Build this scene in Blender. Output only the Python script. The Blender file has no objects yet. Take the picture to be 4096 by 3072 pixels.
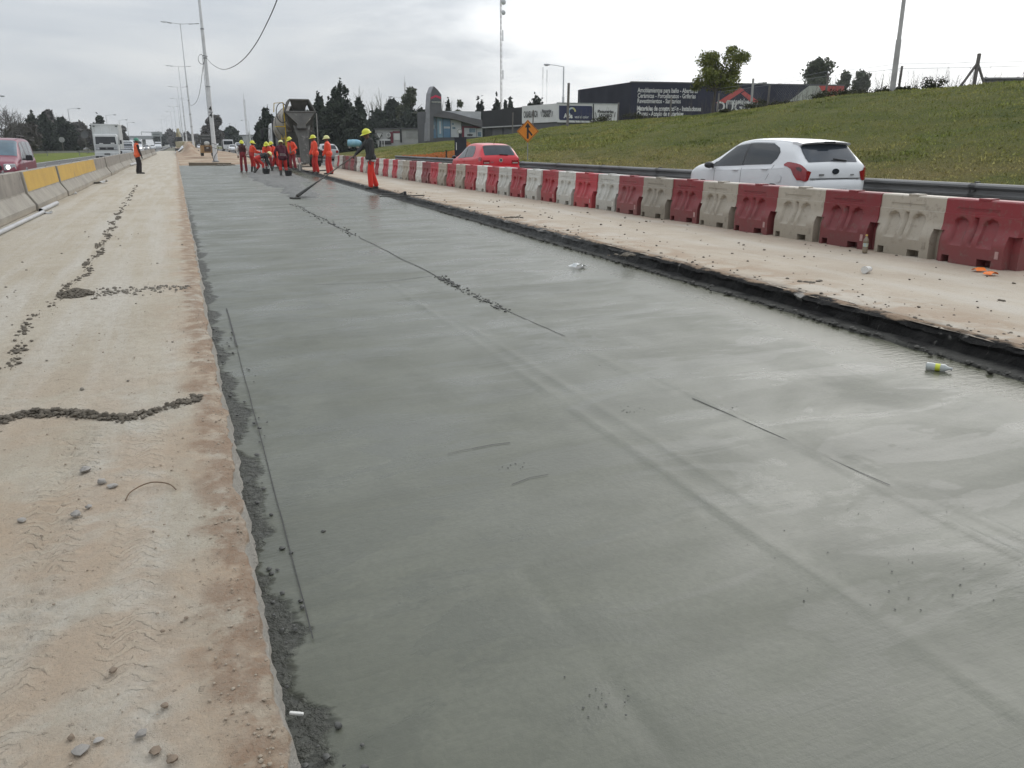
import bpy, math, random
import numpy as np
from mathutils import Vector, Matrix
R = math.radians
rnd = random.Random(11)
S = bpy.context.scene
COL = S.collection

# ------------------------------------------------------------------ camera
CAM_H, PITCH, YAW, FPX = 1.46, math.atan((1536 - 580) / 3194.0), R(22.0), 3194.0
cd = bpy.data.cameras.new('camera')
cam = bpy.data.objects.new('camera', cd)
COL.objects.link(cam)
cam.location = (0, 0, CAM_H)
cam.rotation_euler = (R(90) - PITCH, 0, -YAW)
cd.sensor_width = 36.0
cd.lens = 36.0 * FPX / 4096.0
cd.clip_start, cd.clip_end = 0.05, 6000
S.camera = cam

# ------------------------------------------------------------------ sky and sun
SUN_AZ, SUN_EL = R(52), R(34)
SUN_DIR = Vector((math.sin(SUN_AZ) * math.cos(SUN_EL), math.cos(SUN_AZ) * math.cos(SUN_EL), math.sin(SUN_EL)))
w = bpy.data.worlds.new("World")
S.world = w
w.use_nodes = True
wt = w.node_tree
wt.nodes.clear()


def nd(t, kind, props=None, **ins):
    n = t.nodes.new(kind)
    for k, v in (props or {}).items():
        setattr(n, k, v)
    for k, v in ins.items():
        key = int(k[1:]) if k[0] == 'i' and k[1:].isdigit() else k.replace('_', ' ')
        s = n.inputs[key]
        if isinstance(v, bpy.types.NodeSocket):
            t.links.new(v, s)
        elif isinstance(v, (tuple, list)):
            if s.type == 'RGBA' and len(v) == 3:
                v = tuple(v) + (1.0,)
            s.default_value = v
        else:
            s.default_value = v
    return n


def mth(t, op, a, b=0.0, c=None):
    kw = {'i0': a, 'i1': b}
    if c is not None:
        kw['i2'] = c
    return nd(t, 'ShaderNodeMath', {'operation': op}, **kw).outputs[0]


def mapr(t, v, a, b, c=0.0, d=1.0, smooth=True):
    return nd(t, 'ShaderNodeMapRange', {'interpolation_type': 'SMOOTHSTEP' if smooth else 'LINEAR'},
              i0=v, i1=a, i2=b, i3=c, i4=d).outputs[0]


def mix(t, f, a, b, mode='MIX'):
    n = nd(t, 'ShaderNodeMix', {'data_type': 'RGBA', 'blend_type': mode})
    for i, v in ((0, f), (6, a), (7, b)):
        s = n.inputs[i]
        if isinstance(v, bpy.types.NodeSocket):
            t.links.new(v, s)
        elif isinstance(v, (tuple, list)):
            s.default_value = tuple(v) + ((1.0,) if len(v) == 3 else ())
        else:
            s.default_value = v
    return n.outputs[2]


def noise(t, vec, scale, detail=5.0, rough=0.55, dist=0.0):
    return nd(t, 'ShaderNodeTexNoise', None, Vector=vec, Scale=scale, Detail=detail, Roughness=rough,
              Distortion=dist).outputs[0]


def vscale(t, vec, s):
    return nd(t, 'ShaderNodeVectorMath', {'operation': 'MULTIPLY'}, i0=vec, i1=s).outputs[0]


wdir = nd(wt, 'ShaderNodeTexCoord').outputs['Generated']
wz = nd(wt, 'ShaderNodeSeparateXYZ', None, Vector=wdir).outputs[2]
sky = nd(wt, 'ShaderNodeTexSky', {'sky_type': 'NISHITA', 'sun_disc': False, 'sun_elevation': SUN_EL,
                                  'sun_rotation': SUN_AZ, 'air_density': 1.0, 'dust_density': 3.0}).outputs[0]
sky = nd(wt, 'ShaderNodeVectorMath', {'operation': 'SCALE'}, i0=sky, Scale=0.10).outputs[0]
n1 = noise(wt, vscale(wt, wdir, (2.2, 2.2, 9.0)), 1.7, 7.0, 0.52, 0.5)
n2 = noise(wt, vscale(wt, wdir, (5.0, 5.0, 26.0)), 1.3, 6.0, 0.5, 0.3)
cl = mth(wt, 'ADD', mapr(wt, n1, 0.30, 0.70, 0.0, 0.7), mapr(wt, n2, 0.3, 0.7, 0.0, 0.3))
zen = mth(wt, 'MULTIPLY_ADD', mth(wt, 'MAXIMUM', wz, 0.0), 1.15, 1.0)      # overcast: zenith brighter than horizon
lum = mth(wt, 'MULTIPLY', mth(wt, 'MULTIPLY_ADD', cl, 0.19, 0.555), zen)
dsun = nd(wt, 'ShaderNodeVectorMath', {'operation': 'DOT_PRODUCT'}, i0=wdir, i1=tuple(SUN_DIR)).outputs['Value']
gl = mapr(wt, mth(wt, 'MULTIPLY_ADD', cl, 0.10, mth(wt, 'SUBTRACT', dsun, 0.05)), 0.70, 0.90, 0.0, 1.0)
ccol = mix(wt, cl, (0.865, 0.94, 1.035), (0.965, 0.99, 1.005))
ccol = nd(wt, 'ShaderNodeVectorMath', {'operation': 'SCALE'}, i0=ccol, Scale=lum).outputs[0]
ccol = mix(wt, 0.10, ccol, sky)
gcol = nd(wt, 'ShaderNodeVectorMath', {'operation': 'SCALE'}, i0=(1.0, 0.995, 0.975), Scale=mth(wt, 'MULTIPLY', gl, 0.62)).outputs[0]
tot = nd(wt, 'ShaderNodeVectorMath', {'operation': 'ADD'}, i0=ccol, i1=gcol).outputs[0]
bg = nd(wt, 'ShaderNodeBackground', None, Color=tot, Strength=1.0)
wo = nd(wt, 'ShaderNodeOutputWorld')
wt.links.new(bg.outputs[0], wo.inputs[0])

sl = bpy.data.lights.new('sun', 'SUN')
sl.energy, sl.angle, sl.color = 0.75, R(40), (1.0, 0.97, 0.92)
sun = bpy.data.objects.new('sun', sl)
COL.objects.link(sun)
sun.rotation_euler = (-SUN_DIR).to_track_quat('-Z', 'Y').to_euler()
sun.location = (40, 40, 60)
S.view_settings.view_transform = 'Standard'
S.view_settings.look = 'None'
S.view_settings.exposure = 0.0
S.view_settings.gamma = 1.0

# ------------------------------------------------------------------ helpers
_f = Vector((math.sin(YAW) * math.cos(PITCH), math.cos(YAW) * math.cos(PITCH), -math.sin(PITCH)))
_r = Vector((math.cos(YAW), -math.sin(YAW), 0))
_u = _r.cross(_f)


def ray(px, py):
    return _f + _r * ((px - 2048) / FPX) + _u * ((1536 - py) / FPX)


def at(px, py, t):
    """survey: world point seen at photo position px,py at depth t metres"""
    return Vector((0, 0, CAM_H)) + ray(px, py) * t


def gp(px, py, z=0.0):
    """survey: world point on the level z"""
    d = ray(px, py)
    return Vector((0, 0, CAM_H)) + d * ((z - CAM_H) / d.z)


def tz(py, z):
    return (z - CAM_H) / ray(2048, py).z


def lerp(a, b, t):
    return a + (b - a) * t


def hash2(ix, iy, seed):
    n = (ix * 374761393 + iy * 668265263 + seed * 1442695041) & 0x7fffffff
    n = ((n ^ (n >> 13)) * 1274126177) & 0x7fffffff
    return ((n ^ (n >> 16)) & 0xffff) / 65535.0


def vnoise(x, y, seed=0):
    x = np.asarray(x, float); y = np.asarray(y, float)
    x, y = np.broadcast_arrays(x, y)
    ix = np.floor(x).astype(np.int64); iy = np.floor(y).astype(np.int64)
    fx = x - ix; fy = y - iy
    fx = fx * fx * (3 - 2 * fx); fy = fy * fy * (3 - 2 * fy)
    a = hash2(ix, iy, seed); b = hash2(ix + 1, iy, seed); c = hash2(ix, iy + 1, seed); d = hash2(ix + 1, iy + 1, seed)
    return (a * (1 - fx) + b * fx) * (1 - fy) + (c * (1 - fx) + d * fx) * fy - 0.5


def fbm(x, y, seed=0, oct=4, gain=0.5):
    s = 0; a = 1.0
    for k in range(oct):
        s = s + a * vnoise(np.asarray(x) * 2 ** k, np.asarray(y) * 2 ** k, seed + k * 17)
        a *= gain
    return s


def sstep(a, b, x):
    t = np.clip((np.asarray(x, float) - a) / (b - a), 0, 1)
    return t * t * (3 - 2 * t)


class MB:
    """collects shapes for ONE mesh object"""
    def __init__(s):
        s.v = []; s.f = []; s.mi = []; s.cur = 0

    def add(s, vs, fs):
        o = len(s.v)
        s.v += [tuple(p) for p in vs]
        s.f += [tuple(i + o for i in f) for f in fs]
        s.mi += [s.cur] * len(fs)
        return s

    def box(s, c, d, rz=0.0, tx=1.0, ty=1.0, rx=0.0, ry=0.0):
        """box centred at c with size d; tx, ty scale the top face"""
        m = Matrix.Rotation(rz, 3, 'Z') @ Matrix.Rotation(ry, 3, 'Y') @ Matrix.Rotation(rx, 3, 'X')
        vs = []
        for z in (-.5, .5):
            kx, ky = (tx, ty) if z > 0 else (1, 1)
            for x, y in ((-.5, -.5), (.5, -.5), (.5, .5), (-.5, .5)):
                vs.append(Vector(c) + m @ Vector((x * d[0] * kx, y * d[1] * ky, z * d[2])))
        return s.add(vs, [(3, 2, 1, 0), (4, 5, 6, 7), (0, 1, 5, 4), (1, 2, 6, 5), (2, 3, 7, 6), (3, 0, 4, 7)])

    def b2(s, x0, x1, y0, y1, z0, z1):
        return s.box(((x0 + x1) / 2, (y0 + y1) / 2, (z0 + z1) / 2), (x1 - x0, y1 - y0, z1 - z0))

    def tube(s, pts, r, n=8, caps=True):
        pts = [Vector(p) for p in pts]
        rs = r if isinstance(r, (list, tuple)) else [r] * len(pts)
        rings = []; up = None
        for i, p in enumerate(pts):
            t = (pts[min(i + 1, len(pts) - 1)] - pts[max(i - 1, 0)])
            if t.length < 1e-9:
                t = Vector((0, 0, 1))
            t.normalize()
            if up is None:
                up = Vector((0, 0, 1)) if abs(t.z) < 0.9 else Vector((1, 0, 0))
            a = t.cross(up)
            if a.length < 1e-6:
                a = t.cross(Vector((0, 1, 0)))
            a.normalize()
            b = a.cross(t); up = b
            rings.append([p + (a * math.cos(2 * math.pi * k / n) + b * math.sin(2 * math.pi * k / n)) * rs[i] for k in range(n)])
        return s.loft(rings, caps)

    def loft(s, rings, caps=True, closed=True):
        n = len(rings[0]); vs = [p for r in rings for p in r]; fs = []
        for i in range(len(rings) - 1):
            for k in range(n if closed else n - 1):
                k2 = (k + 1) % n
                fs.append((i * n + k, i * n + k2, (i + 1) * n + k2, (i + 1) * n + k))
        if caps:
            fs.append(tuple(reversed(range(n))))
            fs.append(tuple(range((len(rings) - 1) * n, len(rings) * n)))
        return s.add(vs, fs)

    def ell(s, c, r, nu=12, nv=8, z0=-1.0, z1=1.0, m=None):
        """ellipsoid (or the slice of it between z0 and z1)"""
        rings = []
        for j in range(nv + 1):
            zz = lerp(z0, z1, j / nv)
            ph = math.asin(max(-1, min(1, zz)))
            q = max(math.cos(ph), 0.02)
            ring = []
            for k in range(nu):
                a = 2 * math.pi * k / nu
                p = Vector((r[0] * q * math.cos(a), r[1] * q * math.sin(a), r[2] * zz))
                if m is not None:
                    p = m @ p
                ring.append(Vector(c) + p)
            rings.append(ring)
        return s.loft(rings)

    def prism(s, poly, d0, d1, ax='y'):
        """polygon of (a,b) extruded from d0 to d1; ax y: a=x b=z, ax x: a=y b=z, ax z: a=x b=y"""
        mk = {'y': lambda a, b, d: (a, d, b), 'x': lambda a, b, d: (d, a, b), 'z': lambda a, b, d: (a, b, d)}[ax]
        n = len(poly)
        vs = [mk(a, b, d0) for a, b in poly] + [mk(a, b, d1) for a, b in poly]
        fs = [tuple(range(n)), tuple(reversed(range(n, 2 * n)))]
        fs += [(k, n + k, n + (k + 1) % n, (k + 1) % n) for k in range(n)]
        return s.add(vs, fs)

    def build(s, name, m=None, parent=None, smooth=None, bevel=0.0, fix=True):
        me = bpy.data.meshes.new(name)
        me.from_pydata([tuple(p) for p in s.v], [], s.f)
        if fix:
            import bmesh
            bm = bmesh.new(); bm.from_mesh(me)
            bmesh.ops.recalc_face_normals(bm, faces=bm.faces)
            bm.to_mesh(me); bm.free()
        ms = m if isinstance(m, (list, tuple)) else [m]
        for k in ms:
            me.materials.append(k)
        if len(ms) > 1:
            me.polygons.foreach_set('material_index', s.mi)
        return link(name, me, parent, smooth, bevel)


def link(name, me, parent=None, smooth=None, bevel=0.0):
    if smooth is not None:
        me.polygons.foreach_set('use_smooth', [True] * len(me.polygons))
        if smooth < 179:
            me.set_sharp_from_angle(angle=R(smooth))
    o = bpy.data.objects.new(name, me)
    COL.objects.link(o)
    if parent is not None:
        o.parent = parent
    if bevel:
        bv = o.modifiers.new('bevel', 'BEVEL')
        bv.width = bevel; bv.segments = 2; bv.limit_method = 'ANGLE'; bv.angle_limit = R(40)
    return o


def npmesh(name, v, f, m, parent=None, smooth=None):
    me = bpy.data.meshes.new(name)
    me.from_pydata(np.asarray(v, float).tolist(), [], np.asarray(f).tolist())
    me.materials.append(m)
    return link(name, me, parent, smooth)


def thing(name, label, cat, loc=(0, 0, 0), rz=0.0, group=None, sc=None):
    o = bpy.data.objects.new(name, None)
    o.empty_display_size = 0.2
    COL.objects.link(o)
    o.location = loc; o.rotation_euler = (0, 0, rz)
    if sc:
        o.scale = sc if isinstance(sc, tuple) else (sc, sc, sc)
    return tag(o, label, cat, group)


def tag(o, label, cat, group=None):
    o['label'] = label; o['category'] = cat
    if group:
        o['group'] = group
    return o


def struct(o, kind='structure', label=None, cat=None):
    o['kind'] = kind
    if label:
        o['label'] = label
    if cat:
        o['category'] = cat
    return o


def dup(root, loc, rz=0.0, label=None, group=None, sc=None):
    r = root.copy(); COL.objects.link(r)
    r.location = loc; r.rotation_euler = (0, 0, rz)
    if sc:
        r.scale = sc if isinstance(sc, tuple) else (sc, sc, sc)
    if label:
        r['label'] = label
    if group:
        r['group'] = group
    for ch in list(root.children):
        c = ch.copy(); COL.objects.link(c); c.parent = r
        for g in list(ch.children):
            d = g.copy(); COL.objects.link(d); d.parent = c
    return r


def paint(o, m):
    """object-level material so that copies may share mesh data"""
    o.material_slots[0].link = 'OBJECT'
    o.material_slots[0].material = m


ORD = ['nearest', 'second', 'third', 'fourth', 'fifth', 'sixth', 'seventh', 'eighth', 'ninth', 'tenth', 'eleventh', 'twelfth',
       'thirteenth', 'fourteenth', 'fifteenth', 'sixteenth', 'seventeenth', 'eighteenth', 'nineteenth', 'twentieth',
       'twenty-first', 'twenty-second', 'twenty-third', 'twenty-fourth', 'twenty-fifth', 'twenty-sixth', 'twenty-seventh',
       'twenty-eighth', 'twenty-ninth', 'thirtieth']

# ------------------------------------------------------------------ materials
MATS = {}


def M(name, c1, c2=None, scale=4.0, rough=0.7, bump=0.0, bscale=None, metal=0.0, spec=0.5, c3=None, sc3=None, f3=(0.55, 0.7),
      emit=None, alpha=None, coat=0.0, stretch=None, rvar=0.0, trans=0.0, world=False, detail=6.0):
    if name in MATS:
        return MATS[name]
    m = bpy.data.materials.new(name)
    m.use_nodes = True
    t = m.node_tree
    b = t.nodes['Principled BSDF']
    b.inputs['Roughness'].default_value = rough
    b.inputs['Metallic'].default_value = metal
    b.inputs['Specular IOR Level'].default_value = spec
    b.inputs['Coat Weight'].default_value = coat
    b.inputs['Coat Roughness'].default_value = 0.06
    b.inputs['Transmission Weight'].default_value = trans
    if alpha is not None:
        b.inputs['Alpha'].default_value = alpha
    c2 = c2 or tuple(x * 0.78 for x in c1)
    if world:
        v = nd(t, 'ShaderNodeNewGeometry').outputs['Position']
    else:
        tc = nd(t, 'ShaderNodeTexCoord').outputs['Object']
        oi = nd(t, 'ShaderNodeObjectInfo').outputs['Random']
        off = nd(t, 'ShaderNodeVectorMath', {'operation': 'SCALE'}, i0=(37.0, 91.0, 53.0), Scale=oi).outputs[0]
        v = nd(t, 'ShaderNodeVectorMath', {'operation': 'ADD'}, i0=tc, i1=off).outputs[0]
    if stretch:
        v = vscale(t, v, stretch)
    f = mapr(t, noise(t, v, scale, detail, 0.6), 0.3, 0.7)
    col = mix(t, f, c1, c2)
    if c3:
        f3v = mapr(t, noise(t, v, sc3 or scale * 0.4, 6.0, 0.65, 0.3), f3[0], f3[1])
        col = mix(t, f3v, col, c3)
    t.links.new(col, b.inputs['Base Color'])
    if rvar:
        t.links.new(mth(t, 'MULTIPLY_ADD', f, rvar, rough - rvar / 2), b.inputs['Roughness'])
    if bump:
        bn = nd(t, 'ShaderNodeBump', None, Strength=min(1.0, bump), Distance=0.02, Height=noise(t, v, bscale or scale * 6, 6.0, 0.65))
        t.links.new(bn.outputs[0], b.inputs['Normal'])
    if emit:
        b.inputs['Emission Color'].default_value = tuple(emit[:3]) + (1.0,)
        b.inputs['Emission Strength'].default_value = emit[3]
    MATS[name] = m
    return m


def glass(name, tint=(0.02, 0.025, 0.03), rough=0.05):
    return M(name, tint, tuple(x * 0.7 for x in tint), 2.0, rough, spec=0.45, coat=0.15)


GALV = M('galvanised_steel', (0.32, 0.33, 0.34), (0.24, 0.25, 0.26), 3, 0.45, metal=0.5, rvar=0.2)
WHITE_POLE = M('pole_white_paint', (0.66, 0.67, 0.68), (0.56, 0.57, 0.58), 2, 0.5, c3=(0.4, 0.38, 0.35), sc3=1.5, f3=(0.62, 0.8))
DARK = M('dark_rubber', (0.018, 0.018, 0.019), (0.03, 0.03, 0.03), 8, 0.8)
BLACKP = M('black_plastic', (0.02, 0.02, 0.022), (0.03, 0.03, 0.032), 8, 0.5)
GLASS = glass('dark_window_glass')
CHROME = M('chrome', (0.6, 0.6, 0.6), (0.5, 0.5, 0.5), 5, 0.2, metal=0.9)

# ================================================================== SETTING
def grid_obj(name, X, Y, Z, m, smooth=60, flip=False):
    ny, nx = X.shape
    v = np.stack([X, Y, Z], -1).reshape(-1, 3)
    i = np.arange(ny - 1)[:, None] * nx + np.arange(nx - 1)[None, :]
    f = np.stack([i, i + 1, i + nx + 1, i + nx], -1).reshape(-1, 4)
    return npmesh(name, v, f, m, None, smooth)


def gmat(name, fn):
    m = bpy.data.materials.new(name)
    m.use_nodes = True
    t = m.node_tree
    b = t.nodes['Principled BSDF']
    p = nd(t, 'ShaderNodeNewGeometry').outputs['Position']
    sx = nd(t, 'ShaderNodeSeparateXYZ', None, Vector=p)
    col, rough, h, dist, spec = fn(t, p, sx.outputs[0], sx.outputs[1], sx.outputs[2])
    t.links.new(col, b.inputs['Base Color'])
    if isinstance(rough, (int, float)):
        b.inputs['Roughness'].default_value = rough
    else:
        t.links.new(rough, b.inputs['Roughness'])
    b.inputs['Specular IOR Level'].default_value = spec
    if h is not None:
        bn = nd(t, 'ShaderNodeBump', None, Strength=1.0, Distance=dist, Height=h)
        t.links.new(bn.outputs[0], b.inputs['Normal'])
    MATS[name] = m
    return m


def XT(y):
    """edge of the broken asphalt step on the right"""
    return 5.2 + 0.03 * np.minimum(np.asarray(y, float), 120.0)


def slab_z(x):
    return -0.12 + 0.07 * np.clip(np.asarray(x, float) / 5.4, 0, 1.2)


ys = np.concatenate([np.arange(-6, 1.2, .4), np.arange(1.2, 7, .028), np.arange(7, 14, .07), np.arange(14, 30, .3), np.arange(30, 72, 1.0)])
ysl = np.concatenate([ys, np.arange(72, 240, 4.0)])


# ---- dusty left lane
def f_dust(t, p, x, y, z):
    n = noise(t, p, 0.9, 7, 0.6, 0.4)
    st = noise(t, vscale(t, p, (2.6, 0.16, 1)), 1.2, 5, 0.6)
    col = mix(t, mapr(t, n, .32, .68), (0.49, 0.445, 0.365), (0.42, 0.37, 0.29))
    col = mix(t, mapr(t, st, .40, .66), col, (0.52, 0.49, 0.43))
    near = mapr(t, y, 3.2, 7.5, 1.0, 0.0)
    mud = mth(t, 'MULTIPLY', mapr(t, noise(t, p, 1.7, 6, .62, .5), .36, .62), mth(t, 'MAXIMUM', near, mapr(t, x, -0.5, 0.05, 0.0, 0.85)))
    col = mix(t, mth(t, 'MULTIPLY', mud, 0.80), col, (0.44, 0.33, 0.235))
    edge = mth(t, 'MULTIPLY', mapr(t, mth(t, 'MULTIPLY_ADD', noise(t, p, 3.0, 4), 0.3, x), 0.02, 0.15), mapr(t, noise(t, p, 6.0, 6, .65), .36, .56))
    col = mix(t, mth(t, 'MULTIPLY', edge, 0.8), col, (0.235, 0.145, 0.092))
    st2 = mth(t, 'MULTIPLY', mapr(t, noise(t, p, 0.33, 5, .6, .6), .58, .72), 0.5)
    col = mix(t, st2, col, (0.32, 0.285, 0.235))
    fine = noise(t, p, 75.0, 5, .75)
    col = mix(t, mapr(t, noise(t, p, 11.0, 6, .7, .3), .40, .66, 0, .40), col, (0.36, 0.30, 0.235))
    sp = mapr(t, noise(t, p, 26.0, 3, .6), .64, .72)
    col = mix(t, mth(t, 'MULTIPLY', sp, .40), col, (0.24, 0.195, 0.15))
    col = mix(t, mapr(t, fine, .36, .66, 0.0, .36), col, (0.34, 0.295, 0.235))
    col = mix(t, mapr(t, z, -.014, -.030), col, (0.40, 0.375, 0.335))
    band_m = None
    for c0, hw in ((-.30, .10), (-.62, .14), (-1.10, .13), (-1.45, .12)):
        m1 = mapr(t, mth(t, 'ABSOLUTE', mth(t, 'SUBTRACT', x, c0)), hw * .7, hw, 1.0, 0.0)
        band_m = m1 if band_m is None else mth(t, 'MAXIMUM', band_m, m1)
    lug = mth(t, 'SINE', mth(t, 'MULTIPLY', mth(t, 'ADD', mth(t, 'MULTIPLY_ADD', mth(t, 'PINGPONG', x, .07), .9, y), mth(t, 'MULTIPLY', noise(t, p, 6.0, 4, .6), .16)), 92.0))
    lug = mth(t, 'MULTIPLY', mth(t, 'MULTIPLY', mapr(t, lug, -.2, .8), band_m), mth(t, 'MULTIPLY', mapr(t, y, 4.2, 6.0, 1.0, 0.0), mapr(t, noise(t, p, 1.6, 4, .6), .36, .58)))
    col = mix(t, mth(t, 'MULTIPLY', lug, .25), col, (0.53, 0.465, 0.365))
    h = mth(t, 'ADD', mth(t, 'ADD', mth(t, 'MULTIPLY', lug, .40), mth(t, 'MULTIPLY', fine, .55)), mth(t, 'ADD', noise(t, p, 14.0, 6, .7), mth(t, 'MULTIPLY', sp, .3)))
    return col, 0.95, h, 0.022, 0.15


DUST = gmat('dusty_concrete', f_dust)
nx1 = 110
u = np.concatenate([np.linspace(0, 0.45, 16)[:-1], np.linspace(0.45, 1, nx1)])
Y = np.repeat(ysl[:, None], len(u) + 3, 1)
edge = 0.09 + 0.030 * fbm(ysl * 4.5, ysl * 0 + 3.3, 5, 5, .7) + 0.012 * fbm(ysl * 0.6, ysl * 0, 9, 2)
X = np.zeros_like(Y)
X[:, :-3] = -4.0 + (edge[:, None] + 4.0) * u[None, :]
for k, dx in enumerate((0.005, 0.02, 0.05)):
    X[:, -3 + k] = edge + dx + 0.012 * fbm(ysl * 6, ysl * 0 + k, 31 + k, 3)
Z = 0.005 * fbm(X * 1.6, Y * 1.6, 1, 4) + 0.007 * fbm(X * 12, Y * 12, 2, 3, .6) * sstep(16, 6, Y)
trk = np.exp(-((X + 0.62 + .03 * vnoise(Y * .5, 0 * Y, 3)) / 0.16) ** 2) + np.exp(-((X + 1.35) / 0.15) ** 2) + .8 * np.exp(-((X + .20) / 0.10) ** 2)
rib = np.sin((Y + 0.22 * np.abs(X * 3 - np.round(X * 3)) + .02 * vnoise(X * 5, Y * 5, 8)) * 2 * np.pi / 0.085)
Z += 0.0095 * trk * rib * sstep(6.5, 4.2, Y) * (0.6 + vnoise(X * 4, Y * 4, 12))
Z -= 0.004 * trk * sstep(9, 4, Y)
Z -= 0.016 * sstep(-0.05, 0.02, X - edge[:, None] + .08 * fbm(X * 12, Y * 12, 21, 4)) * (X < edge[:, None] + .001)
Z[:, -3] = -0.030 + 0.022 * fbm(ysl * 5, ysl * 0, 41, 3); Z[:, -2] = -0.09; Z[:, -1] = -0.2
struct(grid_obj('left_lane', X, Y, Z, DUST, 32))


# ---- freshly floated wet slab
def f_slab(t, p, x, y, z):
    st = noise(t, vscale(t, p, (0.55, 2.6, 1)), 1.0, 6, .6, .3)
    st2 = noise(t, vscale(t, p, (0.22, 1.1, 1)), 1.3, 4, .6, .3)
    fine = noise(t, p, 38.0, 5, .65)
    mid = noise(t, p, 3.0, 6, .6)
    col = mix(t, mapr(t, st, .35, .65), (0.106, 0.110, 0.084), (0.130, 0.134, 0.105))
    col = mix(t, mapr(t, mid, .45, .7, 0, .5), col, (0.080, 0.084, 0.065))
    dmp = noise(t, vscale(t, p, (0.75, 2.1, 1)), 1.25, 7, .62, .7)
    damp = mapr(t, dmp, .515, .545)
    col = mix(t, mth(t, 'MULTIPLY', damp, .38), col, (0.072, 0.077, 0.060))
    scr = noise(t, vscale(t, p, (1.3, 34.0, 1)), 1.0, 5, .6, .5)
    col = mix(t, mapr(t, scr, .60, .72, 0, .16), col, (0.155, 0.16, 0.14))
    col = mix(t, mapr(t, scr, .33, .25, 0, .20), col, (0.055, 0.057, 0.047))
    # rough unfinished strip along the left edge
    ew = mth(t, 'MULTIPLY_ADD', noise(t, vscale(t, p, (0.3, 1.9, 1)), 1.0, 5, .65), .55, -.13)
    ef = mth(t, 'MULTIPLY', mapr(t, mth(t, 'SUBTRACT', x, ew), 0.02, 0.07, 1.0, 0.0), mapr(t, y, 16.0, 30.0, 1.0, 0.0))
    rgh = mth(t, 'MULTIPLY', ef, mapr(t, noise(t, p, 16.0, 5, .65), .32, .62))
    col = mix(t, mth(t, 'MULTIPLY', ef, .75), col, (0.082, 0.082, 0.072))
    col = mix(t, mth(t, 'MULTIPLY', rgh, .7), col, (0.042, 0.042, 0.037))
    # olive water film along the right step
    xr = mth(t, 'SUBTRACT', mth(t, 'MULTIPLY_ADD', y, .03, 5.2), x)
    pud = mapr(t, mth(t, 'MULTIPLY_ADD', noise(t, vscale(t, p, (1, .35, 1)), 1.4, 5, .6), -.9, xr), 0.1, 0.55, 1.0, 0.0)
    col = mix(t, mth(t, 'MULTIPLY', pud, .8), col, (0.070, 0.071, 0.042))
    col = mix(t, mapr(t, fine, .34, .66, 0, .35), col, (0.078, 0.082, 0.065))
    blot = noise(t, p, 0.9, 5, .6, .6)
    rr = mth(t, 'MULTIPLY_ADD', mapr(t, st2, .35, .66), .13, .27)
    rr = mth(t, 'ADD', rr, mth(t, 'MULTIPLY', mapr(t, blot, .38, .62), .11))
    rr = mth(t, 'ADD', rr, mth(t, 'MULTIPLY', mapr(t, st, .4, .7), .06))
    rr = mth(t, 'SUBTRACT', rr, mth(t, 'MULTIPLY', damp, .09))
    rr = mix(t, pud, rr, (.27, .27, .27))
    rr = mix(t, ef, rr, (.5, .5, .5))
    # ripples left by the float, stronger in patches
    pat = mapr(t, noise(t, p, 0.42, 3, .5, .4), .50, .62)
    rip = noise(t, vscale(t, p, (9.0, 30.0, 1)), 1.0, 3, .6)
    h = mth(t, 'ADD', mth(t, 'MULTIPLY', fine, .10), mth(t, 'MULTIPLY', rip, mth(t, 'MULTIPLY_ADD', pat, .30, .03)))
    h = mth(t, 'ADD', h, mth(t, 'MULTIPLY', rgh, -1.2))
    h = mth(t, 'ADD', h, mth(t, 'MULTIPLY', scr, .08))
    return col, rr, h, 0.016, 0.27


SLAB = gmat('wet_concrete', f_slab)
xs = np.concatenate([np.arange(-0.02, 3.6, .03), np.arange(3.6, 7.6, .06)])
Y = np.repeat(ys[:, None], len(xs), 1)
X = np.repeat(xs[None, :], len(ys), 0)
Z = slab_z(X) + 0.004 * fbm(X * .9, Y * .9, 51, 3) + 0.0007 * fbm(X * 7, Y * 16, 55, 3)


def ridge(x0, y0, x1, y1, hgt, wid, wob=.02):
    global Z
    L2 = (x1 - x0) ** 2 + (y1 - y0) ** 2
    tt = np.clip(((X - x0) * (x1 - x0) + (Y - y0) * (y1 - y0)) / L2, 0, 1)
    dd = np.hypot(X - (x0 + tt * (x1 - x0)) - wob * vnoise(Y * 2, X * 2, 61), Y - (y0 + tt * (y1 - y0)) - wob * vnoise(X * 2, Y * 2, 62))
    Z = Z + hgt * np.exp(-(dd / wid) ** 2) * (0.6 + vnoise(X * 3, Y * 3, 63))


ridge(2.15, 9.6, 2.06, 1.2, .010, .028); ridge(2.24, 7.2, 2.26, 2.6, .009, .026); ridge(2.35, 6.5, 2.32, 1.3, -.003, .06)
ridge(2.92, 4.6, 2.88, 1.2, .012, .028); ridge(3.06, 3.0, 3.02, 1.2, .010, .026); ridge(2.80, 6.6, 2.82, 4.2, .006, .04)
ridge(.4, 7.50, 2.1, 7.56, .006, .035); ridge(1.2, 7.8, 2.35, 7.78, .005, .03); ridge(1.33, 9.38, 2.76, 9.36, .005, .035)
ridge(.4, 9.0, 2.7, 9.05, .006, .03); ridge(.97, 2.53, 1.95, 2.66, .010, .025); ridge(1.06, 2.10, 1.5, 2.13, .004, .025)
ridge(1.07, 2.51, 1.04, 1.5, -.005, .03); ridge(.3, 2.42, 1.0, 2.55, .004, .025); ridge(.35, 5.0, 1.9, 4.7, .004, .03)
ridge(2.3, 4.2, 2.9, 4.25, .004, .03); ridge(2.1, 3.5, 2.85, 3.6, .004, .03); ridge(3.2, 2.9, 4.6, 3.3, .004, .03)
ridge(.8, 5.3, 1.7, 5.1, .003, .1); ridge(2.12, 2.15, 2.9, 2.12, -.004, .03)
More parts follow.
